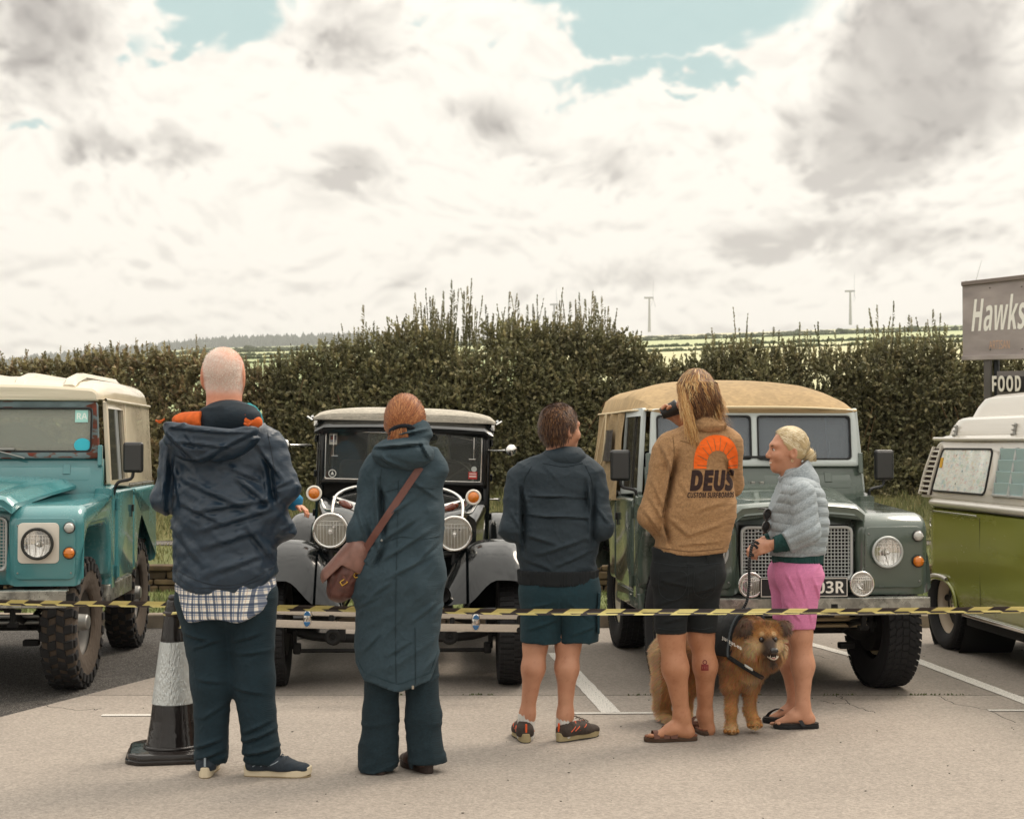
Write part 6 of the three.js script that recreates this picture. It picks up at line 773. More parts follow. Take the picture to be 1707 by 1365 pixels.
    mesh('hair_strands', ribbons(L), hairM, t); mesh('hair_tie', put(new THREE.TorusGeometry(.042, .016, 10, 24), tie[0] + .012, tie[1] + .004, tie[2] + .004, .35, .1, .1, 1.1, .55, .6), fabric(0x131a24, .95), t); }
  // jeans and boots
  const jeans = fabric(0x152a33, .95, .3, .003, 60), leg = join(.03, cap(q(640, 1080), q(635, 1185), .092, .083), cap(q(635, 1185), q(631, 1285), .083, .096), cap(q(700, 1080), q(706, 1185), .088, .080), cap(q(706, 1185), q(712, 1272), .080, .088));
  mesh('jeans', nets(cloth((x, y, z) => Math.max(leg(x, y, z), (x < .05 ? f.Y(1281) : f.Y(1269)) + .10 * (z > 0 ? -z : 0) + .014 - y), (x, y, z) => .008 * wr(x, y, z, .2, 5, 14, 4) + .006 * wr(x, y, z, 1.3, 6, 14) - .004), [-.24, .0, -.16], [.24, .62, .16], .008), jeans, t);
  const bm = { upper: fabric(0x4a2d22, .55, .3), sole: MS(0x2b1c16, .6) }; shoe(t, 'boot', f.X(636), .06, Math.PI / 2 + .35, .26, bm, { h: .035 }); shoe(t, 'boot', f.X(714), .03, Math.PI / 2 + .55, .26, bm, { h: .035 });
  // shoulder bag on a strap across her back
  seed = 221; const b = thing('handbag', 'brown leather flap bag hanging by its strap from the person in the long coat', 'handbag', [t.position.x, 0, t.position.z]), leather = MP(0x5d3830, .5, { map: mottled(0x5d3830, .35, 10), bumpMap: weave(30), bumpScale: .003 }), pale = MP(0x8a6459, .45, { map: mottled(0x8a6459, .25, 8), bumpMap: weave(30), bumpScale: .002 });
  const B = (x, y, z = .04) => q(x, y, z), bf = join(.03, cap(B(585, 945), B(566, 985), .055, .045, 1, 1.5), cap(B(560, 960), B(560, 985), .04, .03, 1, 1.5), cap(B(592, 960), B(590, 985), .03, .025, 1, 1.5));
  mesh('bag_body', nets(cloth(bf, (x, y, z) => .008 * wr(x, y, z, 1.3, 9, 24, 3)), [-.42, .7, -.12], [-.14, 1.1, .2], .006), leather, b);
  mesh('flap', nets((x, y, z) => { const a = join(.04, cap(B(600, 912), B(552, 958), .055, .040, 1, 1.7), cap(B(598, 940), B(556, 966), .045, .032, 1, 1.8), cap(B(603, 925), B(600, 950), .04, .03, 1, 1.7)); const d = a(x, y, z); return Math.max(Math.abs(d - .002) - .005, -(y - (f.Y(971) + (x - f.X(540)) * .95 - Math.max(0, x - f.X(575)) * 1.5))) ; }, [-.44, .7, -.14], [-.12, 1.2, .24], .005), pale, b);
  const sp = []; for (let i = 0; i <= 30; i++) { const u = i / 30, x = f.X(mix(703, 580, u)), y = f.Y(mix(778, 962, u)); let z = march((a, e, c) => Math.min(jk(a, e, c), bf(a, e, c)), x, y) ?? sp.at(-1)?.[2] ?? .1; sp.push([x, y, z + .004]); } for (let k = 0; k < 6; k++) for (let i = 1; i < 30; i++) sp[i][2] = Math.max(sp[i][2], (sp[i - 1][2] + sp[i + 1][2]) / 2);
  mesh('strap', (() => { const P = sp, n = P.length - 1, g = []; const R = P.map((p, i) => { const a = P[Math.max(0, i - 1)], c = P[Math.min(n, i + 1)], l = Math.hypot(c[0] - a[0], c[1] - a[1]), nx = -(c[1] - a[1]) / l * .0165, ny = (c[0] - a[0]) / l * .0165; return [[p[0] - nx, p[1] - ny, p[2] - .002], [p[0] - nx, p[1] - ny, p[2] + .003], [p[0] + nx, p[1] + ny, p[2] + .003], [p[0] + nx, p[1] + ny, p[2] - .002]]; }); return crease(loft(R), .6); })(), MP(0x6e4238, .5, { map: mottled(0x6e4238, .2, 10), bumpMap: weave(30), bumpScale: .001 }), b);
  const gold = MS(0xc9a24a, .25, 1), bz = (march(bf, f.X(578), f.Y(966)) ?? .1); mesh('buckle', put(crease(ext(rrect(-.017, -.012, .017, .012, .004), .004, .001, [rrect(-.012, -.008, .012, .008, .003)]), .8), f.X(578), f.Y(966), bz + .004, 0, 0, .6), gold, b); mesh('clasp', put(new THREE.TorusGeometry(.011, .003, 8, 18), f.X(598), f.Y(955), .11, 0, .4), gold, b);
}
// 3. man in a dark blue jacket and cargo shorts
{
  seed = 301; const f = figure('person', 'brown-haired person in slate blue zip jacket, teal cargo shorts and walking shoes', 'person', 8.07, 928, 1233), { t, q } = f;
  const hc = q(936, 716, -.01), yaw = Math.PI - .95, face = headField({ c: hc, yaw, k: 1.0 }), base = rgb(0xb48367);
  const body = join(.045, cap(q(928, 850), q(930, 940), .12, .12, 1.1, .7), cap(q(936, 755), q(932, 800), .06, .1), cap(q(902, 985), q(892, 1075), .09, .058), cap(q(892, 1075), q(889, 1112, .02), .056, .055), cap(q(889, 1112, .02), q(879, 1188), .054, .034), cap(q(963, 985), q(947, 1075), .09, .059), cap(q(947, 1075), q(945, 1112, .02), .057, .056), cap(q(945, 1112, .02), q(942, 1188), .054, .035), cap(q(864, 799), q(851, 882, .05), .022, .022), cap(q(851, 882, .05), q(905, 892, -.3), .024, .030), cap(q(990, 797), q(1004, 878, .05), .022, .022), cap(q(1004, 878, .05), q(955, 892, -.3), .042, .032), cap(q(879, 1190), q(876, 1218), .036, .04), cap(q(942, 1190), q(940, 1222), .038, .04));
  mesh('body', tint(merge([nets(body, [-.34, -.02, -.42], [.34, 1.52, .22], .011), nets(face, [...q(895, 775, -.17)], [...q(985, 664, .16)], .006), handGeo(aim(q(905, 892, -.3), [1, .1, -.2], [0, 0, -1])), handGeo(aim(q(955, 892, -.3), [-1, .1, -.2], [0, 0, -1]))]), skinTone(base, .4)), skinM, t);
  { const L = [], A = [0x5c3d29, 0x432c20, 0x73502f, 0x35231a].map(rgb), toH = (x, y, z) => { const X = x - hc[0], Z = z - hc[2], c = Math.cos(yaw), s = Math.sin(yaw); return [X * c - Z * s, y - hc[1], X * s + Z * c]; };
    const hairF = (x, y, z) => { const [a, b, c] = toH(x, y, z); const d = ell([0, .036, -.018], [.086, .104, .106])(a, b, c) ; const lim = c > .035 ? .055 + (c - .035) * .4 : c > -.03 ? mix(-.02, .03, sst(-.02, .03, c)) : -.085; return smax(d - .004 * vn(x * 40, y * 40, z * 40), lim - b, .012); };
    const g = nets(hairF, [hc[0] - .13, hc[1] - .14, hc[2] - .14], [hc[0] + .13, hc[1] + .16, hc[2] + .14], .006); mesh('hair', g, MS(0x3a2519, .65), t);
    const p = g.attributes.position, n = g.attributes.normal; for (let i = 0; i < p.count; i++) for (let k = 0; k < 2; k++) { const P = [[p.getX(i) + rr(-.004, .004), p.getY(i), p.getZ(i) + rr(-.004, .004)]], l = rr(.018, .042); const dx = n.getX(i), dy = n.getY(i), dz = n.getZ(i), sw = rr(-.3, .3); for (let j = 1; j < 4; j++) { const u = j / 3 * l; P.push([P[0][0] + dx * u * .38 + sw * u * .4 + u * u * dx * -3, P[0][1] + dy * u * .38 - u * .72 * (1 - dy * .6), P[0][2] + dz * u * .38 + u * .1]); } const top = sst(.02, .11, p.getY(i) - hc[1]); L.push([P, .0026, A[Math.floor(rnd() * 4)].map((v) => v * (1 + .5 * top)), hc]); } mesh('hair_strands', ribbons(L), hairM, t); }
  const jacketM = fabric(0x22313b, .8, .16, .0035, 40, { sheen: .12, sheenColor: new THREE.Color(0x88a0ac), sheenRoughness: .6 });
  const torso = join(.08, cap(q(936, 752), q(932, 790), .06, .12, 1.1, .8), cap(q(927, 838), q(928, 885), .175, .19, 1, .70), cap(q(928, 885), q(930, 965), .19, .20, 1, .70)), shl = cap(q(878, 794), q(980, 790), .070), armL = join(.045, cap(q(866, 799), q(854, 882, .05), .072, .060), cap(q(854, 882, .05), q(900, 892, -.28), .062, .05)), armR = join(.045, cap(q(988, 797), q(1001, 878, .05), .072, .060), cap(q(1001, 878, .05), q(958, 892, -.28), .060, .05));
  const st = strokes(f, [[869,805,872,915,-30,14],[988,805,987,905,-30,14],[874,824,976,828,15.8,5.7],[872,856,978,861,19.2,6.6],[880,890,930,905,12.2,10.7],[900,920,975,895,14.0,11.5],[925,940,985,915,12.2,10.7],[875,930,920,945,10.5,9.8],[868,800,880,850,15.8,9.0],[978,800,985,860,15.8,9.0],[850,850,868,880,12.2,8.2],[993,845,1012,870,12.2,8.2],[905,775,930,800,8.8,9.8]]);
  const jk = cloth((x, y, z) => smin(smin(smin(torso(x, y, z), shl(x, y, z), .11), armL(x, y, z), .012), armR(x, y, z), .012), (x, y, z) => st(x, y, z) + .007 * wr(x, y, z, .3, 4, 14, 4) + .005 * wr(x + 5, y, z, -.5, 7, 22) - .004, (x, y) => f.Y(952) - y);
  mesh('jacket', nets(jk, [-.34, .82, -.38], [.34, 1.50, .24], .0085), jacketM, t);
  mesh('collar', nets((x, y, z) => Math.max(smin(ell(q(940, 764, .0), [.115, .075, .10])(x, y, z), cap(q(975, 768, -.07), q(985, 775, -.08), .03)(x, y, z), .03), -(ell(q(940, 742, -.03), [.075, .05, .08])(x, y, z)), y - f.Y(743) + .10 * (x - .02)) - .004 * wr(x, y, z, .1, 6, 20), [-.2, 1.36, -.18], [.24, 1.56, .16], .007), jacketM, t);
  for (const S of [[[886, 778], [874, 800], [871, 850]], [[976, 776], [986, 800], [988, 850]], [[874, 828], [925, 830], [978, 831]], [[873, 860], [925, 863], [980, 864]], [[905, 772], [940, 778], [972, 772]]]) mesh('seam', seam(f, jk, S, .0022), fabric(0x1e2d36, .95), t);
  mesh('hem_band', nets(cloth((x, y, z) => Math.max(cap(q(930, 930), q(930, 975), .214, .206, 1, .73)(x, y, z), f.Y(974) + .02 * Math.abs(x) - y, y - f.Y(949)), (x, y, z) => .0025 * Math.sin(Math.atan2(z, x * .7) * 90)), [-.26, .76, -.2], [.26, .92, .2], .007), fabric(0x14191d, .95), t);
  const sh = fabric(0x12343e, .92, .2, .002, 30), shf = join(.035, cap(q(931, 955), q(932, 985), .17, .17, 1.14, .8), ell(q(932, 985), [.195, .115, .14]), cap(q(903, 985), q(899, 1075, .0), .112, .102), cap(q(964, 985), q(965, 1075, .0), .112, .102));
  const sst_ = strokes(f, [[880,1010,920,1000,10.5,8.2],[945,1000,985,1030,10.5,9.0],[880,1045,925,1030,10.5,9.0],[950,1055,990,1040,10.5,9.0],[932,985,934,1060,-10.5,6]]);
  mesh('shorts', nets(cloth((x, y, z) => Math.max(shf(x, y, z), f.Y(1070) - y - .02 * (x > 0 ? -.2 : 0), y - f.Y(955)), (x, y, z) => sst_(x, y, z) + .007 * wr(x, y, z, 1.2, 5, 14, 3) - .003), [-.26, .44, -.2], [.26, .9, .2], .008), sh, t); mesh('pocket_flap', box(.012, .075, .10, f.X(997), f.Y(997), .03, .005), sh, t); mesh('cargo_pocket', box(.014, .14, .11, f.X(996), f.Y(1030), .03, .006), sh, t);
  const sock = fabric(0xd8d5cf, .95, .12); for (const [x, y] of [[878, 1187], [942, 1187]]) mesh('sock', nets(cloth(cap(q(x, 1180), q(x - 2, 1222), .043, .046), (a, b, c) => .002 * Math.sin(Math.atan2(c, a - f.X(x)) * 30), (a, b) => b - f.Y(y)), [...q(x - 26, 1232, -.09)], [...q(x + 26, 1176, .09)], .006), sock, t);
  const sm = { upper: fabric(0x40352e, .85, .35, .003, 30), sole: MS(0x9d8f6c, .8), tread: MS(0x1d1a18, .9), trim: MS(0xd9541c, .6), lace: MS(0x5a5148, .9) }; shoe(t, 'shoe', f.X(876), .05, Math.PI / 2 + .12, .29, sm, { h: .034 }); shoe(t, 'shoe', f.X(936), .03, .75, .29, sm, { h: .034 });
}
// 4. long-haired man drinking, tan jacket with a printed back
{
  seed = 401; const f = figure('person', 'long-haired blond person in tan jacket with orange sun print, black shorts and sandals, drinking', 'person', 8.07, 1150, 1234), { t, q } = f;
  const hc = q(1161, 664, -.02), yaw = Math.PI + .85, face = headField({ c: hc, yaw, k: 1.02 }), base = rgb(0xaa7757);
  const legs = [cap(q(1120, 970), q(1119, 1060), .09, .066), cap(q(1119, 1060), q(1125, 1112, .02), .063, .066), cap(q(1125, 1112, .02), q(1136, 1192), .063, .037), cap(q(1136, 1192), q(1141, 1216, .0), .040, .038), cap(q(1172, 970, -.06), q(1168, 1060, -.10), .09, .066), cap(q(1168, 1060, -.1), q(1175, 1108, -.10), .060, .060), cap(q(1175, 1108, -.1), q(1174, 1190, -.16), .058, .035), cap(q(1174, 1190, -.16), q(1178, 1212, -.17), .038, .036)];
  const feet = [join(.03, cap(q(1146, 1219, .0), q(1120, 1214, .01), .035, .036, 1, 1.1), cap(q(1120, 1214, .01), q(1094, 1224, .03), .034, .020, 1, 1.5)), join(.03, cap(q(1179, 1214, -.17), q(1176, 1209, -.26), .034, .032), cap(q(1176, 1209, -.26), q(1172, 1207, -.36), .03, .018, 1.5, 1))];
  const body = join(.04, cap(q(1162, 820), q(1152, 890), .10, .10, 1.1, .7), cap(q(1168, 705), q(1160, 760), .06, .1), ...legs, cap(q(1110, 757), q(1087, 858, .04), .03, .03), cap(q(1087, 858, .04), q(1122, 910, -.12), .042, .032), cap(q(1220, 745), q(1222, 805, -.12), .05, .043), cap(q(1222, 805, -.12), q(1146, 716, -.26), .043, .031)), skinAll = (x, y, z) => { let d = body(x, y, z); return y < .2 ? smin(d, Math.min(feet[0](x, y, z), feet[1](x, y, z)), .03) : d; };
  const toes = []; for (let i = 0; i < 5; i++) toes.push(put(new THREE.SphereGeometry(.0115 - i * .0009, 10, 8), ...q(1084 + i * 2.6, 1226 + (i - 2) * 1.1, .075 - i * .024), 0, 0, 0, 1.5, .9, 1));
  mesh('body', tint(merge([nets(skinAll, [-.32, -.01, -.46], [.34, 1.66, .24], .0105), nets(face, [...q(1112, 730, -.18)], [...q(1208, 604, .16)], .006), handGeo(aim(q(1138, 706, -.27), [-.55, .8, .22], [.75, .45, -.5]), [.75, .7, .65, .6], 1.0), handGeo(aim(q(1122, 908, -.12), [.6, -.7, -.3], [-1, 0, 0])), ...toes]), skinTone(base, .3)), skinM, t);
  // tattoo on the calf
  { const P = [], tex = canvasTex(64, 80, (c) => { c.fillStyle = '#7d2424'; c.fillRect(4, 34, 56, 46); c.beginPath(); c.arc(32, 18, 14, 0, 7); c.strokeStyle = '#6b2020'; c.lineWidth = 7; c.stroke(); c.clearRect(14, 48, 3, 20); c.clearRect(30, 48, 3, 20); c.clearRect(46, 48, 3, 20); }); mesh('tattoo', grid(8, 10, (u, v) => { const x = f.X(mix(1168.5, 1182.5, u)), y = f.Y(mix(1118, 1100, v)); return [x, y, (march(skinAll, x, y, .2) ?? 0) + .002]; }), MP(0xffffff, .55, { map: tex, transparent: true, alphaTest: .5 }), t); }
  const tan = fabric(0xa9835c, .97, .3, .005, 70, { sheen: .5, sheenColor: new THREE.Color(0xc9a684), sheenRoughness: .7 });
  const torso = join(.08, cap(q(1172, 705), q(1166, 745), .06, .12, 1.1, .8), cap(q(1164, 792), q(1160, 845), .172, .184, 1, .72), cap(q(1160, 845), q(1150, 925), .184, .194, 1, .72)), shl = cap(q(1120, 748), q(1210, 738), .076), armL = join(.045, cap(q(1110, 756), q(1086, 860, .04), .076, .064), cap(q(1086, 860, .04), q(1120, 908, -.11), .066, .054)), armR = join(.05, cap(q(1216, 748), q(1218, 806, -.10), .075, .062), cap(q(1218, 806, -.10), q(1152, 722, -.25), .060, .046));
  const st = strokes(f, [[1126,755,1104,862,-42,15],[1104,862,1114,908,-32,12],[1082,830,1110,880,15.8,9.8],[1072,850,1105,895,17.5,9.0],[1085,800,1105,850,14.0,9.8],[1100,740,1122,800,17.5,10.7],[1110,860,1150,895,12.2,11.5],[1140,890,1200,870,12.2,11.5],[1125,905,1195,900,10.5,8.2],[1150,850,1205,835,8.8,11.5],[1130,800,1150,840,8.8,10.7],[1205,760,1225,800,12.2,9.8]]);
  const hem = hemLine(f, [[1060, 916], [1085, 918], [1145, 924], [1206, 920], [1230, 916]]);
  const jk = cloth((x, y, z) => smin(smin(smin(torso(x, y, z), shl(x, y, z), .11), armL(x, y, z), .012), armR(x, y, z), .03), (x, y, z) => st(x, y, z) + .006 * wr(x, y, z, .4, 4, 12, 4) + .0025 * vn(x * 60, y * 160, z * 60) - .004, (x, y) => hem(x) - y);
  mesh('jacket', nets(jk, [-.33, .92, -.36], [.32, 1.68, .24], .0085), tan, t);
  mesh('hem_seam', tube(Array.from({ length: 24 }, (_, i) => { const x = mix(-.19, .165, i / 23), y = hem(x) + .025, z = march(jk, x, y); return [x, y, (z ?? 0) + .0005]; }), .002, 40, 5), fabric(0x8a6848, .95), t);
  mesh('collar', nets((x, y, z) => Math.max(smin(ell(q(1178, 706, .01), [.098, .055, .095])(x, y, z), ell(q(1180, 712, .05), [.085, .03, .06])(x, y, z), .02), -(ell(q(1170, 690, -.04), [.068, .06, .085])(x, y, z)), y - f.Y(690)) - .003 * vn(x * 40, y * 90, z * 40), [-.1, 1.52, -.16], [.22, 1.74, .18], .007), tan, t);
  for (const S of [[[1122, 728], [1124, 760], [1108, 840], [1104, 862]], [[1216, 728], [1214, 770], [1210, 800]], [[1135, 735], [1165, 742], [1200, 737]]]) mesh('seam', seam(f, jk, S, .002), fabric(0x86643f, .95), t);
  // the print: half sun over two lines of lettering, ink on the cloth
  { const tex = canvasTex(1024, 1024, (c, w, h) => { c.clearRect(0, 0, w, h); c.fillStyle = '#e8641a'; c.beginPath(); c.moveTo(215, 545); c.bezierCurveTo(190, 160, 400, 28, 590, 28); c.bezierCurveTo(820, 28, 965, 170, 965, 545); c.closePath(); c.fill(); c.globalCompositeOperation = 'destination-out'; c.beginPath(); c.moveTo(420, 560); c.bezierCurveTo(420, 330, 500, 270, 600, 270); c.bezierCurveTo(700, 270, 790, 330, 792, 560); c.fill(); for (let i = 0; i < 10; i++) { const a = Math.PI * (1.02 + i * .107), r0 = 1, w0 = .035, w1 = .012, px = 600, py = 520; c.beginPath(); c.moveTo(px + 150 * Math.cos(a - w0), py + 215 * Math.sin(a - w0)); c.lineTo(px + (330 + (i % 2) * 26) * Math.cos(a - w1), py + (440 + (i % 2) * 24) * Math.sin(a - w1)); c.lineTo(px + (330 + (i % 2) * 26) * Math.cos(a + w1), py + (440 + (i % 2) * 24) * Math.sin(a + w1)); c.lineTo(px + 150 * Math.cos(a + w0), py + 215 * Math.sin(a + w0)); c.fill(); } c.globalCompositeOperation = 'source-over';
      const ink = (s, x, y, w, sz, lw) => { c.save(); c.transform(1, 0, -.14, 1, .14 * y, 0); c.fillStyle = c.strokeStyle = '#2c1a18'; c.lineWidth = lw; c.lineJoin = 'round'; c.font = `bold ${sz}px sans-serif`; const k = w / c.measureText(s).width; c.translate(x, y); c.scale(k, 1); c.fillText(s, 0, 0); if (lw) c.strokeText(s, 0, 0); c.restore(); }; ink('DEUS', 130, 868, 740, 400, 34); ink('CUSTOM SURFBOARDS', 95, 985, 790, 112, 2); });
    mesh('back_print', grid(44, 52, (u, v) => { const x = f.X(mix(1130, 1235, u)), y = f.Y(mix(832, 722, v)); let z = march(jk, x, y); return [x, y, (z ?? -.05) + .0022]; }), MP(0xffffff, .95, { map: tex, transparent: true, alphaTest: .5 }), t); }
  // long sun-bleached hair
  { const L = [], dk = [0x5a3c28, 0x432c20, 0x6d4a30, 0x8a6038].map(rgb), lt = [0xcfa66e, 0xb98a52, 0xd8ba84, 0xa87640, 0x94653a].map(rgb), shell = ell([hc[0], hc[1] + .035, hc[2] + .0], [.098, .116, .112]);
    mesh('hair', nets((x, y, z) => smax(smin(shell(x, y, z), cap([hc[0] + .01, hc[1], hc[2] + .05], [hc[0] + .025, hc[1] - .075, hc[2] + .055], .085, .060, 1, .7)(x, y, z), .04) - .006 * vn(x * 30, y * 9, z * 30), -(Math.hypot(x - hc[0] + .12, y - hc[1] + .06, z - hc[2] + .14) - .12), .02), [hc[0] - .16, hc[1] - .24, hc[2] - .16], [hc[0] + .16, hc[1] + .18, hc[2] + .18], .007), MS(0x6e4d31, .7), t);
    const lock = (a, down, end, n, w, cols, wave) => { for (let i = 0; i < n; i++) { const A = a + rr(-.13, .13), P = [], ph = rr(0, 6), e = [end[0] + rr(-w, w), end[1] + rr(-.02, .02), end[2] + rr(-.012, .012)]; const m = 9; for (let k = 0; k <= m; k++) { const u = k / m; if (u < .4) { const b = u / .4 * down; P.push([hc[0] + Math.sin(b) * Math.cos(A) * .105, hc[1] + .035 + Math.cos(b) * .123, hc[2] + Math.sin(b) * Math.sin(A) * .119]); } else { const s = P[Math.floor(.4 * m)], v = (u - .4) / .6; P.push([mix(s[0], e[0], v) + .010 * wave * Math.sin(v * 6 + ph), mix(s[1], e[1], v), mix(s[2], e[2], v) + .02 * Math.sin(v * 3.1) + .006 * Math.sin(v * 7 + ph)]); } } const c = cols[Math.floor(rnd() * cols.length)]; L.push([P, rr(.0016, .0032), c, [hc[0], hc[1], hc[2]]]); } };
    for (let i = 0; i < 26; i++) { const a = mix(.15, 2.9, i / 25) + rr(-.05, .05), x = hc[0] + Math.cos(a) * .09 + .02; lock(a, 1.35, [x + .01, hc[1] - rr(.06, .105), hc[2] + .08 + .02 * Math.sin(a)], 60, .014, dk, 1); }
    for (const [a, ex, ey, n] of [[2.9, 1143, 690, 60], [2.0, 1166, 668, 50], [1.45, 1178, 676, 46], [3.0, 1139, 700, 70], [2.75, 1146, 728, 110], [2.6, 1155, 742, 110], [2.45, 1150, 735, 90], [2.15, 1157, 690, 60], [1.75, 1158, 672, 34], [1.2, 1172, 690, 34], [.9, 1182, 668, 34], [.35, 1198, 695, 90], [.15, 1204, 688, 80], [.6, 1193, 700, 50]]) lock(a, 1.35, [f.X(ex), f.Y(ey), hc[2] + .10 + (a > 2 && ey > 720 ? .045 : 0)], n, .016, lt, 1.3);
    for (let i = 0; i < 620; i++) { const a = rr(0, 6.28), b = rr(0, 1.3), P = []; for (let k = 0; k < 5; k++) { const bb = b + k * .10, h = 1.0 + .012 * k * rr(.2, 1); P.push([hc[0] + Math.sin(bb) * Math.cos(a + k * .03) * .103 * h, hc[1] + .035 + Math.cos(bb) * .122 * h, hc[2] + Math.sin(bb) * Math.sin(a) * .118 * h]); } L.push([P, .0026, rnd() < .72 ? lt[Math.floor(rnd() * 5)] : dk[0], hc]); }
    for (let i = 0; i < 70; i++) { const y0 = rr(.0, -.1), P = [[hc[0] + .085, hc[1] + y0, hc[2] + .05], [hc[0] + .12 + rr(0, .03), hc[1] + y0 - .05, hc[2] + .06], [f.X(1215) + rr(-.03, .03), f.Y(712) + rr(-.03, .03), hc[2] + .09]]; L.push([P, .0014, lt[Math.floor(rnd() * 5)], hc]); }
    mesh('hair_strands', ribbons(L), hairM, t); }
  const denim = fabric(0x14191c, .95, .35, .002, 50), sf = join(.03, cap(q(1146, 905), q(1146, 950), .16, .165, 1.14, .8), ell(q(1146, 955), [.185, .13, .14]), cap(q(1119, 960), q(1118, 1060), .102, .082), cap(q(1172, 960, -.03), q(1169, 1060, -.09), .100, .078)), ds = strokes(f, [[1100,965,1150,975,10.5,8.2],[1095,1005,1140,990,10.5,9.0],[1150,985,1190,975,10.5,9.0],[1100,1035,1140,1025,8.8,9.0],[1100,955,1104,990,-5,4],[1104,990,1122,998,-5,4],[1122,998,1140,986,-5,4],[1160,950,1162,985,-5,4],[1162,985,1178,992,-5,4],[1088,932,1195,936,-4,4],[1148,940,1149,1000,-5,5]]);
  const shF = cloth((x, y, z) => Math.max(sf(x, y, z), f.Y(1055) - y, y - f.Y(912)), (x, y, z) => ds(x, y, z) + .006 * wr(x, y, z, .3, 6, 14, 4) - .003); mesh('shorts', nets(shF, [-.24, .52, -.28], [.22, 1.04, .2], .0075), denim, t);
  for (const S of [[[1090, 937], [1140, 943], [1200, 938]], [[1098, 952], [1101, 990], [1121, 1000], [1140, 988], [1143, 955], [1098, 952]], [[1157, 953], [1158, 988], [1174, 996], [1190, 985], [1192, 950]], [[1148, 940], [1148, 975], [1146, 1000]], [[1096, 1046], [1118, 1049], [1140, 1047]], [[1152, 1046], [1170, 1048], [1187, 1045]]]) mesh('seam', seam(f, shF, S, .0014), fabric(0x2c3438, .9), t); mesh('belt_loop', box(.014, .045, .006, f.X(1175), f.Y(930), (march(shF, f.X(1175), f.Y(930)) ?? .1) + .003, .002), denim, t);
  const sm = { sole: MS(0x4a3628, .85), bed: fabric(0x7a4a33, .8, .3), strap: MS(0x5a3526, .7, 0, { side: THREE.DoubleSide }) }, bands = [[[[.10, .02, -.052], [.10, .072, -.03], [.115, .082, 0], [.13, .070, .03], [.14, .02, .052]], .035], [[[.14, .02, -.052], [.13, .066, -.03], [.12, .08, 0], [.11, .070, .03], [.10, .02, .052]], .03], [[[.19, .02, -.052], [.19, .054, -.02], [.19, .054, .02], [.19, .02, .052]], .03]];
  sandal(t, f.X(1152), .0, Math.PI + .10, .28, sm, bands); sandal(t, f.X(1180), -.155, Math.PI / 2 + .12, .27, sm, bands);
  // the cup in his hand
  const c0 = q(1116, 684, -.235), c = thing('cup', 'small black drinking cup held to the mouth of the long-haired person', 'cup', [t.position.x + c0[0], c0[1], t.position.z + c0[2]]); c.rotation.set(.2, 0, -1.15);
  mesh('cup_body', lathe([[0, -.046], [.028, -.046], [.031, -.042], [.039, .034], [.040, .046], [.036, .046], [.034, .034], [.026, -.038], [0, -.038]], 36), MP(0x141416, .5, {}), c); mesh('cup_lid', lathe([[0, .05], [.034, .052], [.041, .050], [.042, .040], [.040, .036]], 36), MP(0x101012, .35), c);
}
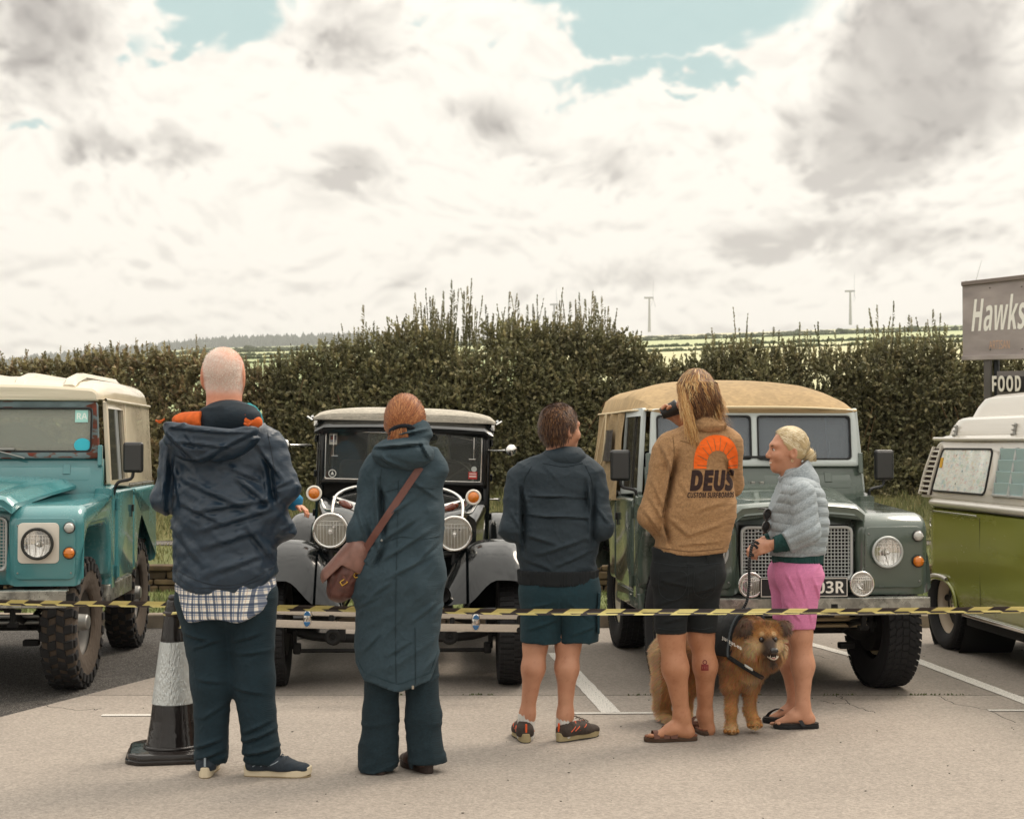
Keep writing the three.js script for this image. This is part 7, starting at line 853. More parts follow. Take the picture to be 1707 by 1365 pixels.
// 5. smiling woman with the dog's lead
{
  seed = 501; const f = figure('person', 'smiling fair-haired person in pale grey quilted jacket and pink shorts, in profile', 'person', 8.5, 1325, 1207), { t, q } = f;
  const hc = q(1312, 752, 0), yaw = -Math.PI / 2 + .12, face = headField({ c: hc, yaw, k: .98, mouth: 1, pitch: .03 }), base = rgb(0xba886c);
  const body = join(.04, cap(q(1329, 850), q(1328, 930), .10, .11, .85, 1.1), cap(q(1319, 782), q(1326, 815), .050, .055), cap(q(1334, 960, .085), q(1333, 1055, .085), .085, .062), cap(q(1333, 1055, .085), q(1337, 1108, .085), .058, .060), cap(q(1337, 1108, .085), q(1337, 1178, .085), .057, .033), cap(q(1337, 1178, .085), q(1341, 1196, .085), .036, .034), cap(q(1310, 960, -.085), q(1316, 1055, -.10), .085, .060), cap(q(1316, 1055, -.10), q(1319, 1106, -.10), .058, .062), cap(q(1319, 1106, -.10), q(1324, 1172, -.10), .06, .034), cap(q(1324, 1172, -.10), q(1328, 1190, -.10), .035, .033), cap(q(1338, 820, .17), q(1344, 888, .19), .045, .04), cap(q(1344, 888, .19), q(1285, 909, .11), .04, .027), cap(q(1322, 820, -.17), q(1320, 888, -.19), .045, .04), cap(q(1320, 888, -.19), q(1272, 902, .0), .04, .027));
  const foot = (x, y, z) => join(.028, cap(q(x + 8, y, z), q(x - 18, y - 5, z), .032, .034, 1, 1), cap(q(x - 18, y - 4, z), q(x - 46, y + 6, z), .031, .016, 1, 1.5)), f1 = foot(1340, 1197, .085), f2 = foot(1328, 1190, -.10), sk = (x, y, z) => { const d = body(x, y, z); return y < .16 ? smin(d, Math.min(f1(x, y, z), f2(x, y, z)), .03) : d; };
  const toes = []; for (const [bx, by, bz] of [[1287, 1204, .085], [1276, 1197, -.10]]) for (let i = 0; i < 5; i++) toes.push(put(new THREE.SphereGeometry(.011 - i * .0008, 10, 8), ...q(bx + i * 2.4, by, bz - .035 + i * .017), 0, 0, 0, 1.6, .9, 1));
  const hands = [handGeo(aim(q(1287, 908, .11), [-.9, -.28, -.15], [-.15, .55, .8]), [.75, .8, .8, .8], .55, .92), handGeo(aim(q(1276, 902, .0), [-.8, -.3, .35], [-.2, .9, .1]), [.8, .85, .85, .9], .6, .92)];
  mesh('body', tint(merge([nets(sk, [-.3, -.01, -.3], [.26, 1.42, .3], .0095), nets(face, [...q(1268, 812, -.14)], [...q(1356, 704, .14)], .0045), ...hands, ...toes]), (x, y, z) => { const k = skinTone(base, .3)(x, y, z), h = [x - hc[0], y - hc[1], z - hc[2]]; const lip = Math.hypot((h[0] + .092) / .03, (h[1] + .062) / .009, h[2] / .022) < 1; return lip ? [k[0] * .8, k[1] * .55, k[2] * .6] : k; }), skinM, t);
  { const wc = Math.cos(yaw), ws = Math.sin(yaw), H = (a, b, c) => [hc[0] + (a * wc + c * ws) * .98, hc[1] + b * .98, hc[2] + (-a * ws + c * wc) * .98];
    for (const s of [-1, 1]) { mesh('eye', put(new THREE.SphereGeometry(.0118, 16, 12), ...H(s * .031, .009, .0775)), MP(0xe8e2da, .2, { clearcoat: 1 }), t); mesh('iris', put(new THREE.SphereGeometry(.0062, 14, 10), ...H(s * .0315, .008, .0855)), MP(0x2a2320, .15, { clearcoat: 1 }), t); mesh('eyebrow', tube([H(s * .016, .027, .094), H(s * .032, .032, .090), H(s * .05, .026, .078)], .0028, 8, 6), MS(0x6d5640, .9), t); mesh('eyelid', tube([H(s * .018, .012, .0885), H(s * .031, .0175, .0885), H(s * .044, .010, .080)], .0026, 8, 6), MS(0x8a5540, .7), t); }
    mesh('teeth', tube([H(-.021, -.060, .086), H(0, -.0665, .0985), H(.021, -.060, .086)], .0046, 10, 6), MS(0xe9e2d4, .3), t); mesh('earring', put(new THREE.TorusGeometry(.006, .0015, 6, 14), ...H(.083, -.052, -.005)), MS(0xd9c9a0, .25, 1), t); }
  // fair hair swept back into a low bun
  { const L = [], A = [0xd9c9a4, 0xc4ae84, 0xe8dcc0, 0xb39d78].map(rgb), tie = q(1341, 757, 0), bun = q(1349, 757, .0), cc = [hc[0] + .018, hc[1] + .034, hc[2]];
    const hf = (x, y, z) => { const d = ell(cc, [.106, .102, .088])(x, y, z); const X = x - hc[0], Y = y - hc[1]; return smax(d, Math.max(-.012 - X * 1.1 + .02 - Y * .55 - .012, (-.052 + Math.max(0, -X) * .55) - Y) * .7, .012); };
    mesh('hair', nets((x, y, z) => Math.min(hf(x, y, z) - .002 * vn(x * 30, y * 80, z * 60), ell(bun, [.030, .034, .032])(x, y, z)), [hc[0] - .13, hc[1] - .13, hc[2] - .13], [hc[0] + .19, hc[1] + .18, hc[2] + .13], .006), MS(0xbfa97f, .6), t);
    for (let i = 0; i < 1300; i++) { const a = rr(-1.45, 1.45), b = rr(-.1, 1.9), P = [], s = V(-Math.cos(b) * Math.cos(a) * .8, Math.sin(b) * .9 + .15, Math.sin(a)).normalize(), e = V(tie[0] - cc[0], tie[1] - cc[1], tie[2] - cc[2]).normalize(); if (hf(cc[0] + s.x * .10, cc[1] + s.y * .097, cc[2] + s.z * .083) > .003) continue; for (let k = 0; k <= 5; k++) { const v3 = s.clone().lerp(e, k / 5).normalize(), h = 1.025 + rr(-.008, .012); P.push([cc[0] + v3.x * .106 * h, cc[1] + v3.y * .102 * h, cc[2] + v3.z * .088 * h]); } L.push([P, .003, A[Math.floor(rnd() * 4)], cc]); }
    for (let i = 0; i < 220; i++) { const a = rr(0, 6.28), b = rr(0, 3.1), r = rr(.032, .042), P = []; for (let k = 0; k < 4; k++) P.push([bun[0] + Math.sin(b) * Math.cos(a + k * .5) * r + k * .002, bun[1] + Math.cos(b + k * .35) * r, bun[2] + Math.sin(b) * Math.sin(a + k * .5) * r]); L.push([P, .0026, A[Math.floor(rnd() * 4)], bun]); }
    mesh('hair_strands', ribbons(L), hairM, t); mesh('hair_tie', put(new THREE.TorusGeometry(.018, .006, 8, 20), ...tie, 0, Math.PI / 2 - .2), MS(0x2a2522, .9), t); }
  // quilted jacket over a green jumper
  const puff = MP(0xa3adb3, .72, { map: mottled(0x8d9aa2, .28, 60), bumpMap: weave(40), bumpScale: .002, sheen: .3, sheenColor: new THREE.Color(0xc8d0d4), sheenRoughness: .5 }), knit = fabric(0x1f4a48, .97, .5, .006, 60);
  const chest = join(.07, cap(q(1331, 862), q(1331, 870), .160, .172, .84, 1.08), cap(q(1331, 865), q(1329, 935), .178, .172, .86, 1.05)), shl = join(.06, cap(q(1331, 822, -.13), q(1333, 822, .13), .076, .078, 1.15, 1), cap(q(1322, 795), q(1328, 825), .075, .11, 1, 1)), aN = join(.03, cap(q(1338, 824, .185), q(1345, 886, .22), .072, .070), cap(q(1345, 886, .22), q(1312, 904, .18), .068, .060)), aF = join(.03, cap(q(1322, 822, -.165), q(1320, 885, -.19), .074, .066), cap(q(1320, 885, -.19), q(1290, 900, -.08), .062, .055));
  const openF = (x, y) => x - (f.X(1271) + Math.max(0, y - f.Y(885)) * .36);
  const quilt = (u) => .0075 * (Math.pow(Math.abs(Math.sin(u * Math.PI / .052)), .5) - 1);
  const jk0 = (x, y, z) => smin(chest(x, y, z), shl(x, y, z), .10), jf = (x, y, z) => { const a = Math.max(jk0(x, y, z) - quilt(y + .10 * (x - .02) + .006 * vn(x * 9, y * 9, z * 9)), f.Y(924) + .02 * x - y, -openF(x, y)), b = Math.max(aN(x, y, z) - quilt(y * .95 - (x - f.X(1340)) * .55), -(x - f.X(1303) + (y - f.Y(905)) * .45)), c = Math.max(aF(x, y, z) - quilt(y), -(x - f.X(1290))); const d = Math.min(smin(a, c, .02), b); return Math.abs(d) < .03 ? d - .002 * wr(x, y, z, 1.2, 10, 24) : d; };
  mesh('jacket', nets(jf, [-.2, .88, -.30], [.22, 1.42, .32], .0056), puff, t);
  mesh('jacket_collar', nets((x, y, z) => Math.max(Math.abs(cap(q(1334, 806, 0), q(1318, 772, 0), .098, .084, .95, 1)(x, y, z)) - .012, -(y - f.Y(826) - (x - f.X(1325)) * .3), y - f.Y(781) - (x - f.X(1322)) * .62), [-.2, 1.2, -.16], [.22, 1.5, .16], .0065), puff, t);
  mesh('jumper', nets(cloth((x, y, z) => Math.min(Math.max(jk0(x, y, z) + (y > f.Y(922) ? .035 : .012), f.Y(938) - y, y - f.Y(800)), Math.max(cap(q(1316, 902, .155), q(1287, 908, .115), .052, .042)(x, y, z), -(x - f.X(1283))), Math.max(cap(q(1300, 898, -.10), q(1276, 902, -.01), .05, .04)(x, y, z), -(x - f.X(1275)))), (x, y, z) => .003 * Math.sin(Math.atan2(z, x) * 60) + .002 * vn(x * 80, y * 80, z * 80)), [-.22, .84, -.28], [.22, 1.4, .3], .0075), knit, t);
  mesh('shirt_edge', nets((x, y, z) => Math.max(jk0(x, y, z) + .02, f.Y(943) - y, y - f.Y(930)), [-.2, .82, -.26], [.22, .95, .28], .008), fabric(0x1b2430, .9), t);
  const pink = fabric(0xe58ab8, .9, .16, .002, 70), pf = join(.03, ell(q(1327, 955), [.148, .12, .185]), cap(q(1333, 960, .085), q(1331, 1055, .085), .120, .083, .95, 1), cap(q(1315, 960, -.085), q(1312, 1055, -.10), .115, .083, .95, 1)), pk = strokes(f, [[1300,950,1316,985,10.5,6.6],[1318,945,1335,1000,8.8,7.4],[1335,1000,1345,1035,8.8,7.4],[1300,1000,1325,1030,8.8,7.4],[1345,960,1362,1000,8.8,7.4]]);
  mesh('shorts', nets(cloth((x, y, z) => Math.max(pf(x, y, z), f.Y(z < 0 ? 1036 : 1044) - y, y - f.Y(934)), (x, y, z) => pk(x, y, z) + .008 * wr(x, y, z, 1.1, 6, 15, 3) - .004), [-.24, .5, -.28], [.24, .94, .28], .0075), pink, t);
  const sm = { sole: MS(0x141416, .8), bed: MS(0x2a2420, .85), strap: MS(0x141518, .6, 0, { side: THREE.DoubleSide }) }, bands = [[[[.06, .02, -.05], [.09, .062, -.034], [.125, .078, -.01], [.165, .058, .0], [.19, .03, .006]], .022], [[[.06, .02, .05], [.09, .062, .034], [.125, .078, .01], [.165, .058, .004], [.19, .03, .006]], .022]];
  sandal(t, f.X(1349), .085, Math.PI, .245, sm, bands); sandal(t, f.X(1340), -.10, Math.PI + .05, .245, sm, bands);
  // sunglasses hung at her chest, and the lead
  const g0 = q(1278, 868, .06), sg = thing('sunglasses', 'dark tortoiseshell sunglasses hooked on the front of the grey quilted jacket', 'sunglasses', [t.position.x + g0[0], g0[1], t.position.z + g0[2]]); sg.rotation.set(0, .35, 1.45); const tort = MP(0x1d1310, .15, { clearcoat: 1 });
  for (const s of [-1, 1]) { mesh('rim', put(new THREE.TorusGeometry(.026, .005, 10, 28), s * .034, 0, 0, 0, 0, 0, 1.1, .85, 1), tort, sg); mesh('lens', put(cyl(.025, .025, .003, 0, 0, 0, 'z', 24), s * .034, 0, 0, 0, 0, 0, 1.1, .85, 1), MP(0x120d0b, .06, { clearcoat: 1 }), sg); mesh('temple', tube([[s * .063, .006, 0], [s * .066, .008, -.03], [s * .060, 0, -.10]], .004, 8, 6), tort, sg); } mesh('bridge', tube([[-.010, .006, 0], [0, .010, .002], [.010, .006, 0]], .004, 6, 6), tort, sg);
}
// ---------- the dog ----------
{
  seed = 601; const f = figure('dog', 'tan shaggy dog with dark muzzle and black harness, standing between the bare legs', 'dog', 8.32, 1235, 1217), { t, q } = f;
  const hc = q(1276, 1064, .17);
  const torso = join(.10, cap(q(1236, 1080, .0), q(1138, 1082, -.30), .108, .090), cap(q(1243, 1060, .03), q(1215, 1064, -.08), .106, .106), ell(q(1240, 1102, .04), [.078, .08, .08]));
  const ruff = join(.06, cap(q(1250, 1062, .04), q(1268, 1070, .10), .094, .090), ell(q(1272, 1086, .12), [.100, .056, .068]), ell(q(1264, 1098, .09), [.06, .045, .05]));
  const legF = (x, y, w, dz, px, py) => [cap(q(x, 1105, .02 + dz), q(x - 2, 1140, .0 + dz), w, .042), cap(q(x - 2, 1140, dz), q(x - 3, 1182, .015 + dz), .042, .026), cap(q(x - 3, 1182, .015 + dz), q(px, py - 8, .03 + dz), .026, .025), cap(q(px, py - 8, .02 + dz), q(px + 1, py - 6, .07 + dz), .030, .026)];
  const L1 = legF(1221, 0, .060, .03, 1218, 1221), L2 = legF(1252, 0, .056, .0, 1257, 1211), hind = [cap(q(1122, 1098, -.28), q(1112, 1138, -.22), .105, .062), cap(q(1112, 1138, -.22), q(1106, 1172, -.32), .058, .034), cap(q(1106, 1172, -.32), q(1112, 1196, -.27), .032, .030), cap(q(1112, 1196, -.27), q(1117, 1198, -.20), .034, .028), cap(q(1150, 1098, -.34), q(1146, 1140, -.28), .10, .058), cap(q(1146, 1140, -.28), q(1142, 1172, -.38), .055, .033), cap(q(1142, 1172, -.38), q(1146, 1192, -.33), .032, .03)];
  const legs = join(.03, ...L1, ...L2, ...hind), tail = join(.05, cap(q(1118, 1055, -.33), q(1104, 1085, -.36), .04, .045), cap(q(1104, 1085, -.36), q(1103, 1130, -.34), .045, .022));
  const H = (a, b, c) => [hc[0] + a, hc[1] + b, hc[2] + c];
  const skull = join(.035, ell(H(0, .02, -.01), [.074, .066, .080]), ell(H(-.045, -.035, .015), [.045, .050, .045]), ell(H(.045, -.035, .015), [.045, .05, .045]), cap(H(.005, -.012, .06), H(.014, -.048, .135), .042, .029, 1, 1), cap(H(.006, -.055, .06), H(.015, -.088, .112), .030, .020)), ears = join(.015, cap(H(-.068, .050, -.01), H(-.092, .072, .005), .030, .020, 1, .6), cap(H(-.092, .072, .005), H(-.100, .040, .03), .022, .010, 1, .6), cap(H(.068, .052, -.01), H(.095, .072, .005), .030, .02, 1, .6), cap(H(.095, .072, .005), H(.106, .046, .03), .022, .010, 1, .6));
  const headF = (x, y, z) => { let d = smin(skull(x, y, z), ears(x, y, z), .02); for (const s of [-1, 1]) d = smax(d, -(Math.hypot(x - hc[0] - s * .034, y - hc[1] - .006, z - hc[2] - .078) - .017), .012); const m = Math.hypot((x - hc[0] - .016) / .026, (y - hc[1] + .070) / .010, (z - hc[2] - .125) / .055) - 1; return smax(d, -m * .010, .004); };
  const all = (x, y, z) => smin(smin(smin(smin(torso(x, y, z), legs(x, y, z), .05), tail(x, y, z), .04), ruff(x, y, z), .05), headF(x, y, z), .025);
  const tanC = [.36, .155, .045], deep = [.17, .07, .025], pale_ = [.56, .39, .21], darkC = [.04, .025, .018], gold = [.46, .225, .07];
  const mx = (a, b, k) => a.map((v, i) => mix(v, b[i], clamp(k, 0, 1)));
  const coat = (x, y, z) => {
    const n = fbm(x * 14, y * 14, z * 14, 3), a = x - hc[0], b = y - hc[1], c = z - hc[2]; let k = mx(tanC, deep, .45 + n * 1.2 + sst(.38, .6, y) * .35);
    if (z > hc[2] - .10 && b > -.14 && Math.abs(a) < .15) { k = mx(k, gold, .5 + n); const mz = sst(.092, .045, Math.hypot(a - .012, (b + .052) * .9)) * sst(.03, .08, c); k = mx(k, darkC, mz * 1.05); k = mx(k, darkC, sst(.03, .0, Math.abs(a)) * sst(.04, .08, b) * .45); const cheek = sst(.06, .02, Math.hypot(Math.abs(a) - .075, b + .035)); k = mx(k, pale_, cheek * .85); const brow = sst(.016, .006, Math.hypot(Math.abs(a) - .030, b - .034)); k = mx(k, pale_, brow * .8); if (Math.abs(a) > .055 && b > .02) k = mx(k, darkC, sst(.062, .082, Math.abs(a)) * .95); k = mx(k, [.07, .04, .025], sst(.06, .03, Math.hypot(a - .015, b + .105)) * .6); }
    k = mx(k, deep, sst(.05, .0, Math.abs(Math.hypot(a, b + .02) - .155)) * .45);
    k = mx(k, pale_, sst(.10, .02, Math.hypot(x - f.X(1252), y - f.Y(1128))) * .55 * sst(.02, .10, z)); k = mx(k, gold, sst(.26, .05, y) * .75); k = mx(k, pale_, sst(.07, .03, y) * .6); if (x < f.X(1112)) k = mx(k, pale_, .45); return k; };
  const g = merge([nets((x, y, z) => all(x, y, z), [-.55, -.01, -.52], [.32, .72, .34], .0095)]); tint(g, coat); mesh('body', g, MS(0xffffff, .9, 0, { vertexColors: true }), t);
  const ax = V(...q(1238, 0, .02)).sub(V(...q(1138, 0, -.30))).setY(0).normalize(), o0 = q(1222, 0, -.02), along = (x, z) => (x - o0[0]) * ax.x + (z - o0[2]) * ax.z;
  // shaggy coat: tapering hairs laid along the body, longest in the ruff and tail
  { const p = g.attributes.position, n = g.attributes.normal, L = []; let cnt = p.count; const N = 85000; for (let i = 0; i < N; i++) { const j = Math.floor(rnd() * cnt), x = p.getX(j) + rr(-.006, .006), y = p.getY(j) + rr(-.006, .006), z = p.getZ(j) + rr(-.006, .006), nx = n.getX(j), ny = n.getY(j), nz = n.getZ(j), a = x - hc[0], b = y - hc[1], c = z - hc[2];
      const onHead = c > .0 && Math.hypot(a, b) < .095, muzzle = c > .055 && Math.hypot(a - .01, b + .045) < .06; if ((muzzle && rnd() < .8) || (onHead && c > .04 && rnd() < .6)) continue; if (y < .03) continue;
      let len = muzzle ? .005 : onHead ? .011 : y < .22 ? .009 : .018; const r = Math.hypot(a, b + .02); if (r > .08 && r < .21 && z > 0) len = .026; if (x < f.X(1125)) len = .03; const uu = along(x, z); if (Math.abs(uu - .0) < .10 && y > f.Y(1094) && z < .10) continue; const fl = onHead ? [a * 3, b > -.02 ? .25 : -.5, -.3] : r < .22 && z > 0 ? [a * 2.4, -.75 + b, -.15] : [-.6, -.55, -.5]; const m = [fl[0] + nx * .75, fl[1] + ny * .75, fl[2] + nz * .75], ml = Math.hypot(...m) || 1, l = len * rr(.6, 1.25), cl = coat(x, y, z).map((v) => v * rr(.75, 1.32)); const P = []; for (let k = 0; k < 3; k++) { const u = k / 2; P.push([x + (m[0] / ml) * l * u + rr(-.002, .002), y + (m[1] / ml) * l * u - l * .35 * u * u, z + (m[2] / ml) * l * u]); } L.push([P, onHead ? .0018 : .0026, cl, [x - nx, y - ny, z - nz]]); }
    const fur = mesh('fur', ribbons(L), MP(0xffffff, .6, { vertexColors: true, side: THREE.DoubleSide }), t); fur.userData.kind = 'stuff'; }
  for (const s of [-1, 1]) { mesh('eye', put(new THREE.SphereGeometry(.0125, 16, 12), ...H(s * .036, .006, .070)), MP(0x1c0f07, .08, { clearcoat: 1 }), t); mesh('eyelid', put(new THREE.TorusGeometry(.0115, .0028, 6, 18), ...H(s * .035, .006, .075), 0, s * .3), MS(0x1a0f0a, .7), t); mesh('inner_ear', put(new THREE.SphereGeometry(1, 14, 10), ...H(s * .086, .056, .016), 0, s * .3, s * -.4, .020, .024, .010), MS(0x0d0807, .95), t); }
  mesh('nose', (() => { const q2 = nets(join(.010, ell([0, 0, 0], [.021, .014, .014]), ell([-.010, -.004, .004], [.009, .008, .008]), ell([.010, -.004, .004], [.009, .008, .008])), [-.03, -.025, -.025], [.03, .025, .025], .0035); q2.translate(...H(.0145, -.038, .162)); return q2; })(), MP(0x0c0b0c, .3, { clearcoat: .6 }), t);
  mesh('mouth', put(new THREE.SphereGeometry(1, 18, 12), ...H(.016, -.070, .118), .3, 0, 0, .021, .010, .03), MS(0x1c0a09, .8), t); mesh('tongue', put(new THREE.SphereGeometry(1, 18, 12), ...H(.016, -.075, .128), .35, 0, 0, .014, .006, .026), MP(0x9a4a4a, .35, { clearcoat: .5 }), t);
  mesh('teeth', merge([-3, -2, -1, 0, 1, 2, 3].map((i) => put(new THREE.ConeGeometry(.0028, Math.abs(i) === 3 ? .012 : .006, 6), ...H(.016 + i * .0052, -.0745 + (Math.abs(i) === 3 ? .004 : 0), .148 - Math.abs(i) * .004)))), MS(0xe6dcc8, .35), t); mesh('lower_lip', tube([H(-.010, -.076, .115), H(.004, -.084, .142), H(.016, -.086, .148), H(.028, -.084, .142), H(.042, -.076, .115)], .0045, 16, 6), MS(0xb9ab98, .6), t);
  for (const [px, py, z] of [[1218, 1221, .10], [1257, 1211, .07]]) for (let i = 0; i < 4; i++) { const b = q(px + (i - 1.5) * 6.5, py - 3, z + .012 - Math.abs(i - 1.5) * .008); mesh('toe', put(new THREE.SphereGeometry(1, 12, 8), b[0], b[1] + .004, b[2], 0, 0, 0, .012, .013, .022), MS(0x9a6a36, .9), t); mesh('claw', put(new THREE.ConeGeometry(.004, .016, 6), b[0], b[1], b[2] + .024, 1.7), MS(0x1b1512, .5), t); }
  // harness: saddle, belly and chest straps
  seed = 631; const h = thing('dog_harness', 'black padded harness with white lettering strapped on the tan dog', 'harness', [t.position.x, 0, t.position.z]), bodyF = (x, y, z) => smin(torso(x, y, z), ruff(x, y, z) + .02, .05);
  const hb = fabric(0x0f1519, .8, .3, .003, 40), sad = (x, y, z) => { const u = along(x, z), d = bodyF(x, y, z); return Math.max(d - .040, -(d - .006), Math.abs(u - .005) - .090, f.Y(1088) + .4 * Math.max(0, -u) - y); };
  mesh('saddle', nets(sad, [-.4, .3, -.4], [.3, .75, .3], .0075), hb, h);
  mesh('saddle_piping', nets((x, y, z) => { const u = along(x, z), d = bodyF(x, y, z); return Math.max(Math.abs(d - .040) - .006, Math.abs(Math.abs(u - .005) - .090) - .005, f.Y(1088) + .4 * Math.max(0, -u) - y); }, [-.4, .3, -.4], [.3, .75, .3], .006), MS(0x3a4146, .7), h);
  mesh('belly_strap', nets((x, y, z) => { const u = along(x, z), d = bodyF(x, y, z); return Math.max(d - .032, -(d - .0), Math.abs(u + .06) - .024, y - f.Y(1080)); }, [-.4, .1, -.4], [.3, .55, .3], .0075), hb, h);
  mesh('chest_strap', nets((x, y, z) => { const d = smin(torso(x, y, z), ruff(x, y, z), .05); const yl = f.Y(1097) - (x - f.X(1222)) * .62; return Math.max(d - .034, -(d - .012), Math.abs(y - yl) - .014, -(along(x, z) - .03), x - f.X(1268)); }, [-.1, .2, -.1], [.25, .55, .32], .0065), hb, h);
  mesh('strap_tag', nets((x, y, z) => { const d = smin(torso(x, y, z), ruff(x, y, z), .05); const yl = f.Y(1093) - (x - f.X(1222)) * .62; return Math.max(d - .037, -(d - .02), Math.abs(y - yl) - .007, Math.abs(x - f.X(1238)) - .022); }, [-.1, .2, -.1], [.25, .55, .32], .005), MS(0xc9ccc8, .6), h);
  mesh('handle', tube([q(1205, 1034, -.06), q(1208, 1022, -.05), q(1218, 1021, -.03), q(1224, 1032, -.01)], .010, 16, 8), hb, h); mesh('buckle', put(new THREE.TorusGeometry(.016, .004, 8, 18), ...q(1214, 1024, .0), .6), MS(0xb9bcc0, .3, 1), h);
  { const tex = canvasTex(512, 160, (c) => { c.clearRect(0, 0, 512, 160); c.fillStyle = '#e6e4de'; c.font = 'bold 96px sans-serif'; c.save(); c.transform(1, 0, -.12, 1, 20, 0); c.fillText('JULIUS-K9', 6, 92, 480); c.font = 'bold 22px sans-serif'; c.fillText('POWER', 150, 132, 120); c.restore(); });
    mesh('lettering', grid(30, 10, (u, v) => { const x = f.X(mix(1196, 1228, u) + (1 - v) * 2), y = f.Y(mix(1064, 1052, v) + mix(0, 17, u)); let z = march((a, b, c) => bodyF(a, b, c) - .040, x, y, .4); return [x, y, (z ?? 0) + .003]; }), MP(0xffffff, .7, { map: tex, transparent: true, alphaTest: .45 }), h); }
  // the lead, from hand to harness
  const l = thing('dog_lead', 'black rope dog lead looped in the hand of the person in pink shorts', 'dog lead'), P = [at(1272, 912, 8.42), at(1257, 903, 8.40), at(1251, 918, 8.38), at(1254, 925, 8.40), at(1266, 921, 8.42), at(1255, 908, 8.37), at(1249, 935, 8.36), at(1248, 975, 8.36), at(1243, 1005, 8.36), at(1232, 1019, 8.36), at(1215, 1024, 8.33)];
  mesh('rope', tube(P, .0075, 120, 8), MS(0xffffff, .8, 0, { map: canvasTex(256, 64, (c) => { c.fillStyle = '#101113'; c.fillRect(0, 0, 256, 64); c.strokeStyle = '#8d9292'; c.lineWidth = 5; for (let i = 0; i < 4; i++) { c.beginPath(); c.moveTo(i * 64, 64); c.lineTo(i * 64 + 40, 0); c.stroke(); } }, 16, 1) }), l); mesh('clip', put(box(.012, .03, .010, 0, 0, 0, .004), ...P.at(-1).toArray()), MS(0xb9bcc0, .3, 1), l);
}
// ---------- traffic cone and barrier tape ----------
{
  seed = 701; const p = onGround(290, 1258), c = thing('traffic_cone', 'black traffic cone with silver reflective sleeve beside the tall person', 'traffic cone', [p.x, 0, p.z], .18);
  const blk = MP(0x231f1e, .5, { roughnessMap: dusty, bumpMap: rubberB, bumpScale: .001 }), S = [[.0, .765], [.028, .765], [.034, .755], [.036, .735], [.040, .73], [.060, .56]], mid = [[.0605, .56], [.108, .185]], low = [[.108, .185], [.128, .058], [.138, .05], [.0, .05]];
  mesh('tip', lathe(S, 40), blk, c); mesh('reflective_sleeve', lathe([[.062, .562], [.064, .56], [.1015, .264], [.099, .26]], 48), MP(0xc3c7c6, .34, { metalness: .35, bumpMap: dataTex(256, (u, v) => .5 + tile(u, v, 26, 3, 4), 3, 2), bumpScale: .004 }), c); mesh('cone_body', lathe([...mid, ...low], 48), blk, c); mesh('foot_ring', put(new THREE.TorusGeometry(.132, .010, 8, 40), 0, .055, 0, Math.PI / 2), blk, c);
  mesh('base', (() => { const g = ext(shape([[-.17, -.245], [.17, -.245], [.245, -.17], [.245, .17], [.17, .245], [-.17, .245], [-.245, .17], [-.245, -.17]], .03), .05, .014); g.rotateX(-Math.PI / 2); return crease(g, .7); })(), blk, c).scale.set(.86, 1, .86); mesh('foot', (() => { const g = ext(shape([[-.18, -.255], [.18, -.255], [.255, -.18], [.255, .18], [.18, .255], [-.18, .255], [-.255, .18], [-.255, -.18]], .03), .022, .004); g.rotateX(-Math.PI / 2); g.scale(.86, 1, .86); return crease(g, .7); })(), blk, c); mesh('top_knob', lathe([[0, .79], [.02, .788], [.026, .775], [.026, .762], [0, .76]], 24), blk, c);
  const tex = canvasTex(512, 64, (q) => { q.fillStyle = '#e2d489'; q.fillRect(0, 0, 512, 64); q.fillStyle = '#332a2a'; for (let i = -1; i < 3; i++) { q.beginPath(); q.moveTo(i * 256 + 60, 64); q.lineTo(i * 256 + 180, 64); q.lineTo(i * 256 + 250, 0); q.lineTo(i * 256 + 130, 0); q.fill(); } }, 1, 1);
  const tm = MP(0xffffff, .4, { map: tex, side: THREE.DoubleSide, transmission: .08, thickness: 0 }), tp = thing('barrier_tape', 'yellow and black striped barrier tape strung from the cone past the onlookers', 'barrier tape');
  const band = (A, name) => { const c3 = new THREE.CatmullRomCurve3(A), n = 260, P = c3.getSpacedPoints(n), len = c3.getLength(); const g = grid(n, 5, (u, v) => { const q = P[Math.round(u * n)], tw = .25 * vn(u * len * 1.3, 3) + .9, h = (v - .5) * .031; const fold = v > .62 ? .004 + .010 * (v - .62) : 0; return [q.x, q.y + h * Math.cos(.3 * vn(u * len * .8, 5)) + .0025 * vn(u * len * 4, v * 2), q.z + h * Math.sin(.9 * vn(u * len * .8, 9)) + fold + .003 * vn(u * len * 6, v * 3)]; }, [len / .36, 1]); mesh(name, g, tm, tp);
    mesh('tape_fold', grid(n, 1, (u, v) => { const q = P[Math.round(u * n)]; const h = -.005 - .009 * v + .003 * vn(u * len * 3, 8); return [q.x, q.y + h, q.z + .004 + .003 * vn(u * len * 3, 2)]; }, [len / .36 + .37, .4]), tm, tp); };
  const top = V(p.x, .752, p.z); band([at(-260, 1001, 7.95), at(0, 1003, 7.86), at(140, 1005, 7.8), at(286, 1007, 7.72)], 'tape_run'); band([at(286, 1007, 7.72), at(460, 1012, 7.74), at(590, 1014, 7.72), at(735, 1017, 7.72), at(870, 1019, 7.74), at(1100, 1019, 7.72), at(1420, 1018, 7.7), at(1707, 1015, 7.66), at(2100, 1010, 7.6)], 'tape_run');
  mesh('tape_knot', merge([put(new THREE.TorusGeometry(.037, .014, 8, 24), top.x, .70, top.z, Math.PI / 2 + .08), tube([[top.x + .03, .71, top.z + .03], [top.x + .05, .675, top.z + .045], [top.x + .045, .63, top.z + .05]], .008, 8, 5)]), tm, tp);
}
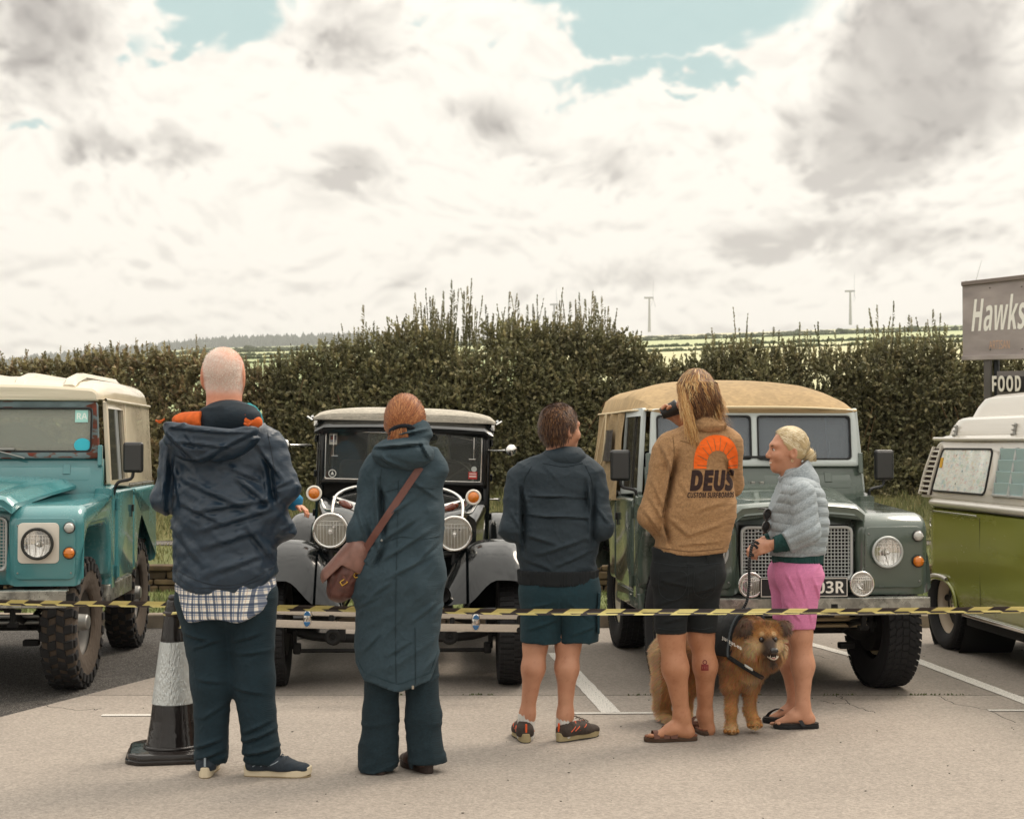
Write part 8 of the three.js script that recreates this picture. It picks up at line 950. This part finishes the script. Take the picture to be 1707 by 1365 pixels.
// ---------- roadside sign ----------
{
  seed = 801; const d = 17, L = at(1607, 600, d), s = thing('roadside_sign', 'grey roadside sign board on a post with white lettering behind the camper van', 'sign', [L.x, 0, L.z], -.42), y0 = L.y, Hh = 130 * d / F, rl = .075;
  const tilt = new THREE.Group(); tilt.name = 'main_board'; tilt.position.set(0, y0, 0); s.add(tilt); const W = 1.9;
  const bd = MS(0xffffff, .8, 0, { map: dataTex(256, (u, v) => { const n = tile(u, v, 6, 3, 5); const k = .62 + n * .10; return [k, k * .94, k * .92]; }, 1.2, 1.2, true) });
  const sk = (g) => { const p = g.attributes.position; for (let i = 0; i < p.count; i++) { const x = p.getX(i), y = p.getY(i); p.setY(i, y + y / Hh * x * .075); } g.computeVertexNormals(); return g; };
  mesh('panel', sk(new THREE.BoxGeometry(W, Hh, .05, 8, 4, 1).translate(W / 2, Hh / 2, 0)), bd, tilt); mesh('top_rail', sk(box(W + .02, .045, .08, W / 2, Hh - .02, .01, .006)), MS(0x7d726c, .85), tilt); mesh('bottom_rail', sk(box(W + .02, .05, .08, W / 2, .02, .01, .006)), bd, tilt);
  for (const [x, y] of [[.29, .045 + .06], [.62, .105], [.29, Hh - .075], [.62, Hh - .075], [.95, Hh - .075], [.95, .105]]) mesh('bolt', put(new THREE.SphereGeometry(.007, 8, 6), x, y, .03), MS(0x3a3431, .6), tilt);
  const tex = canvasTex(2048, 904, (c) => { c.clearRect(0, 0, 2048, 904); c.fillStyle = '#efece4'; c.save(); c.transform(.44, 0, -.12, 1.16, 150, -70); c.font = 'bold 440px sans-serif'; c.fillText('Hawks', 0, 560); c.restore(); c.fillStyle = '#c9a489'; c.save(); c.transform(.46, 0, 0, 1, 300, 0); c.font = '130px sans-serif'; c.fillText("ARTISAN", 0, 790); c.restore(); });
  mesh('lettering', sk(new THREE.PlaneGeometry(W, Hh, 8, 2).translate(W / 2, Hh / 2, .029)), MP(0xffffff, .7, { map: tex, transparent: true, alphaTest: .5 }), tilt);
  const dk = MS(0x5a5653, .8), px = 30 * d / F * 1.05; mesh('post', box(.075, 2.35, .12, px + .05, 1.3, -.03, .006), dk, s); mesh('post', box(.05, 2.35, .09, px + .14, 1.3, -.06, .006), MS(0x1f2226, .8), s); mesh('post', box(.10, 2.35, .12, 1.7, 1.3, -.03, .006), dk, s);
  const lb = new THREE.Group(); lb.name = 'lower_board'; lb.position.set(px + .15, y0 - .30, 0); s.add(lb); mesh('lower_panel', box(1.6, .27, .04, .80, .135 - .10, .0, .004), MS(0x6f6a67, .8), lb); mesh('slot_panel', box(1.55, .16, .01, .80, .03, .022, .002), MS(0x2c2a2a, .85), lb);
  const font = await new FontLoader().loadAsync('fonts/droid/droid_sans_bold.typeface.json'); let x = -.05; for (const ch of 'FOOD') { const g = new TextGeometry(ch, { font, size: .15, depth: .025, curveSegments: 8, bevelEnabled: true, bevelSize: .002, bevelThickness: .002, bevelSegments: 1 }); g.scale(.50, 1.1, 1); g.computeBoundingBox(); const w = g.boundingBox.max.x; g.translate(x, -.05, .075); mesh('letter', g, MS(0xddd8cc, .6), lb); x += w + .012; }
}
renderer.render(scene, camera);
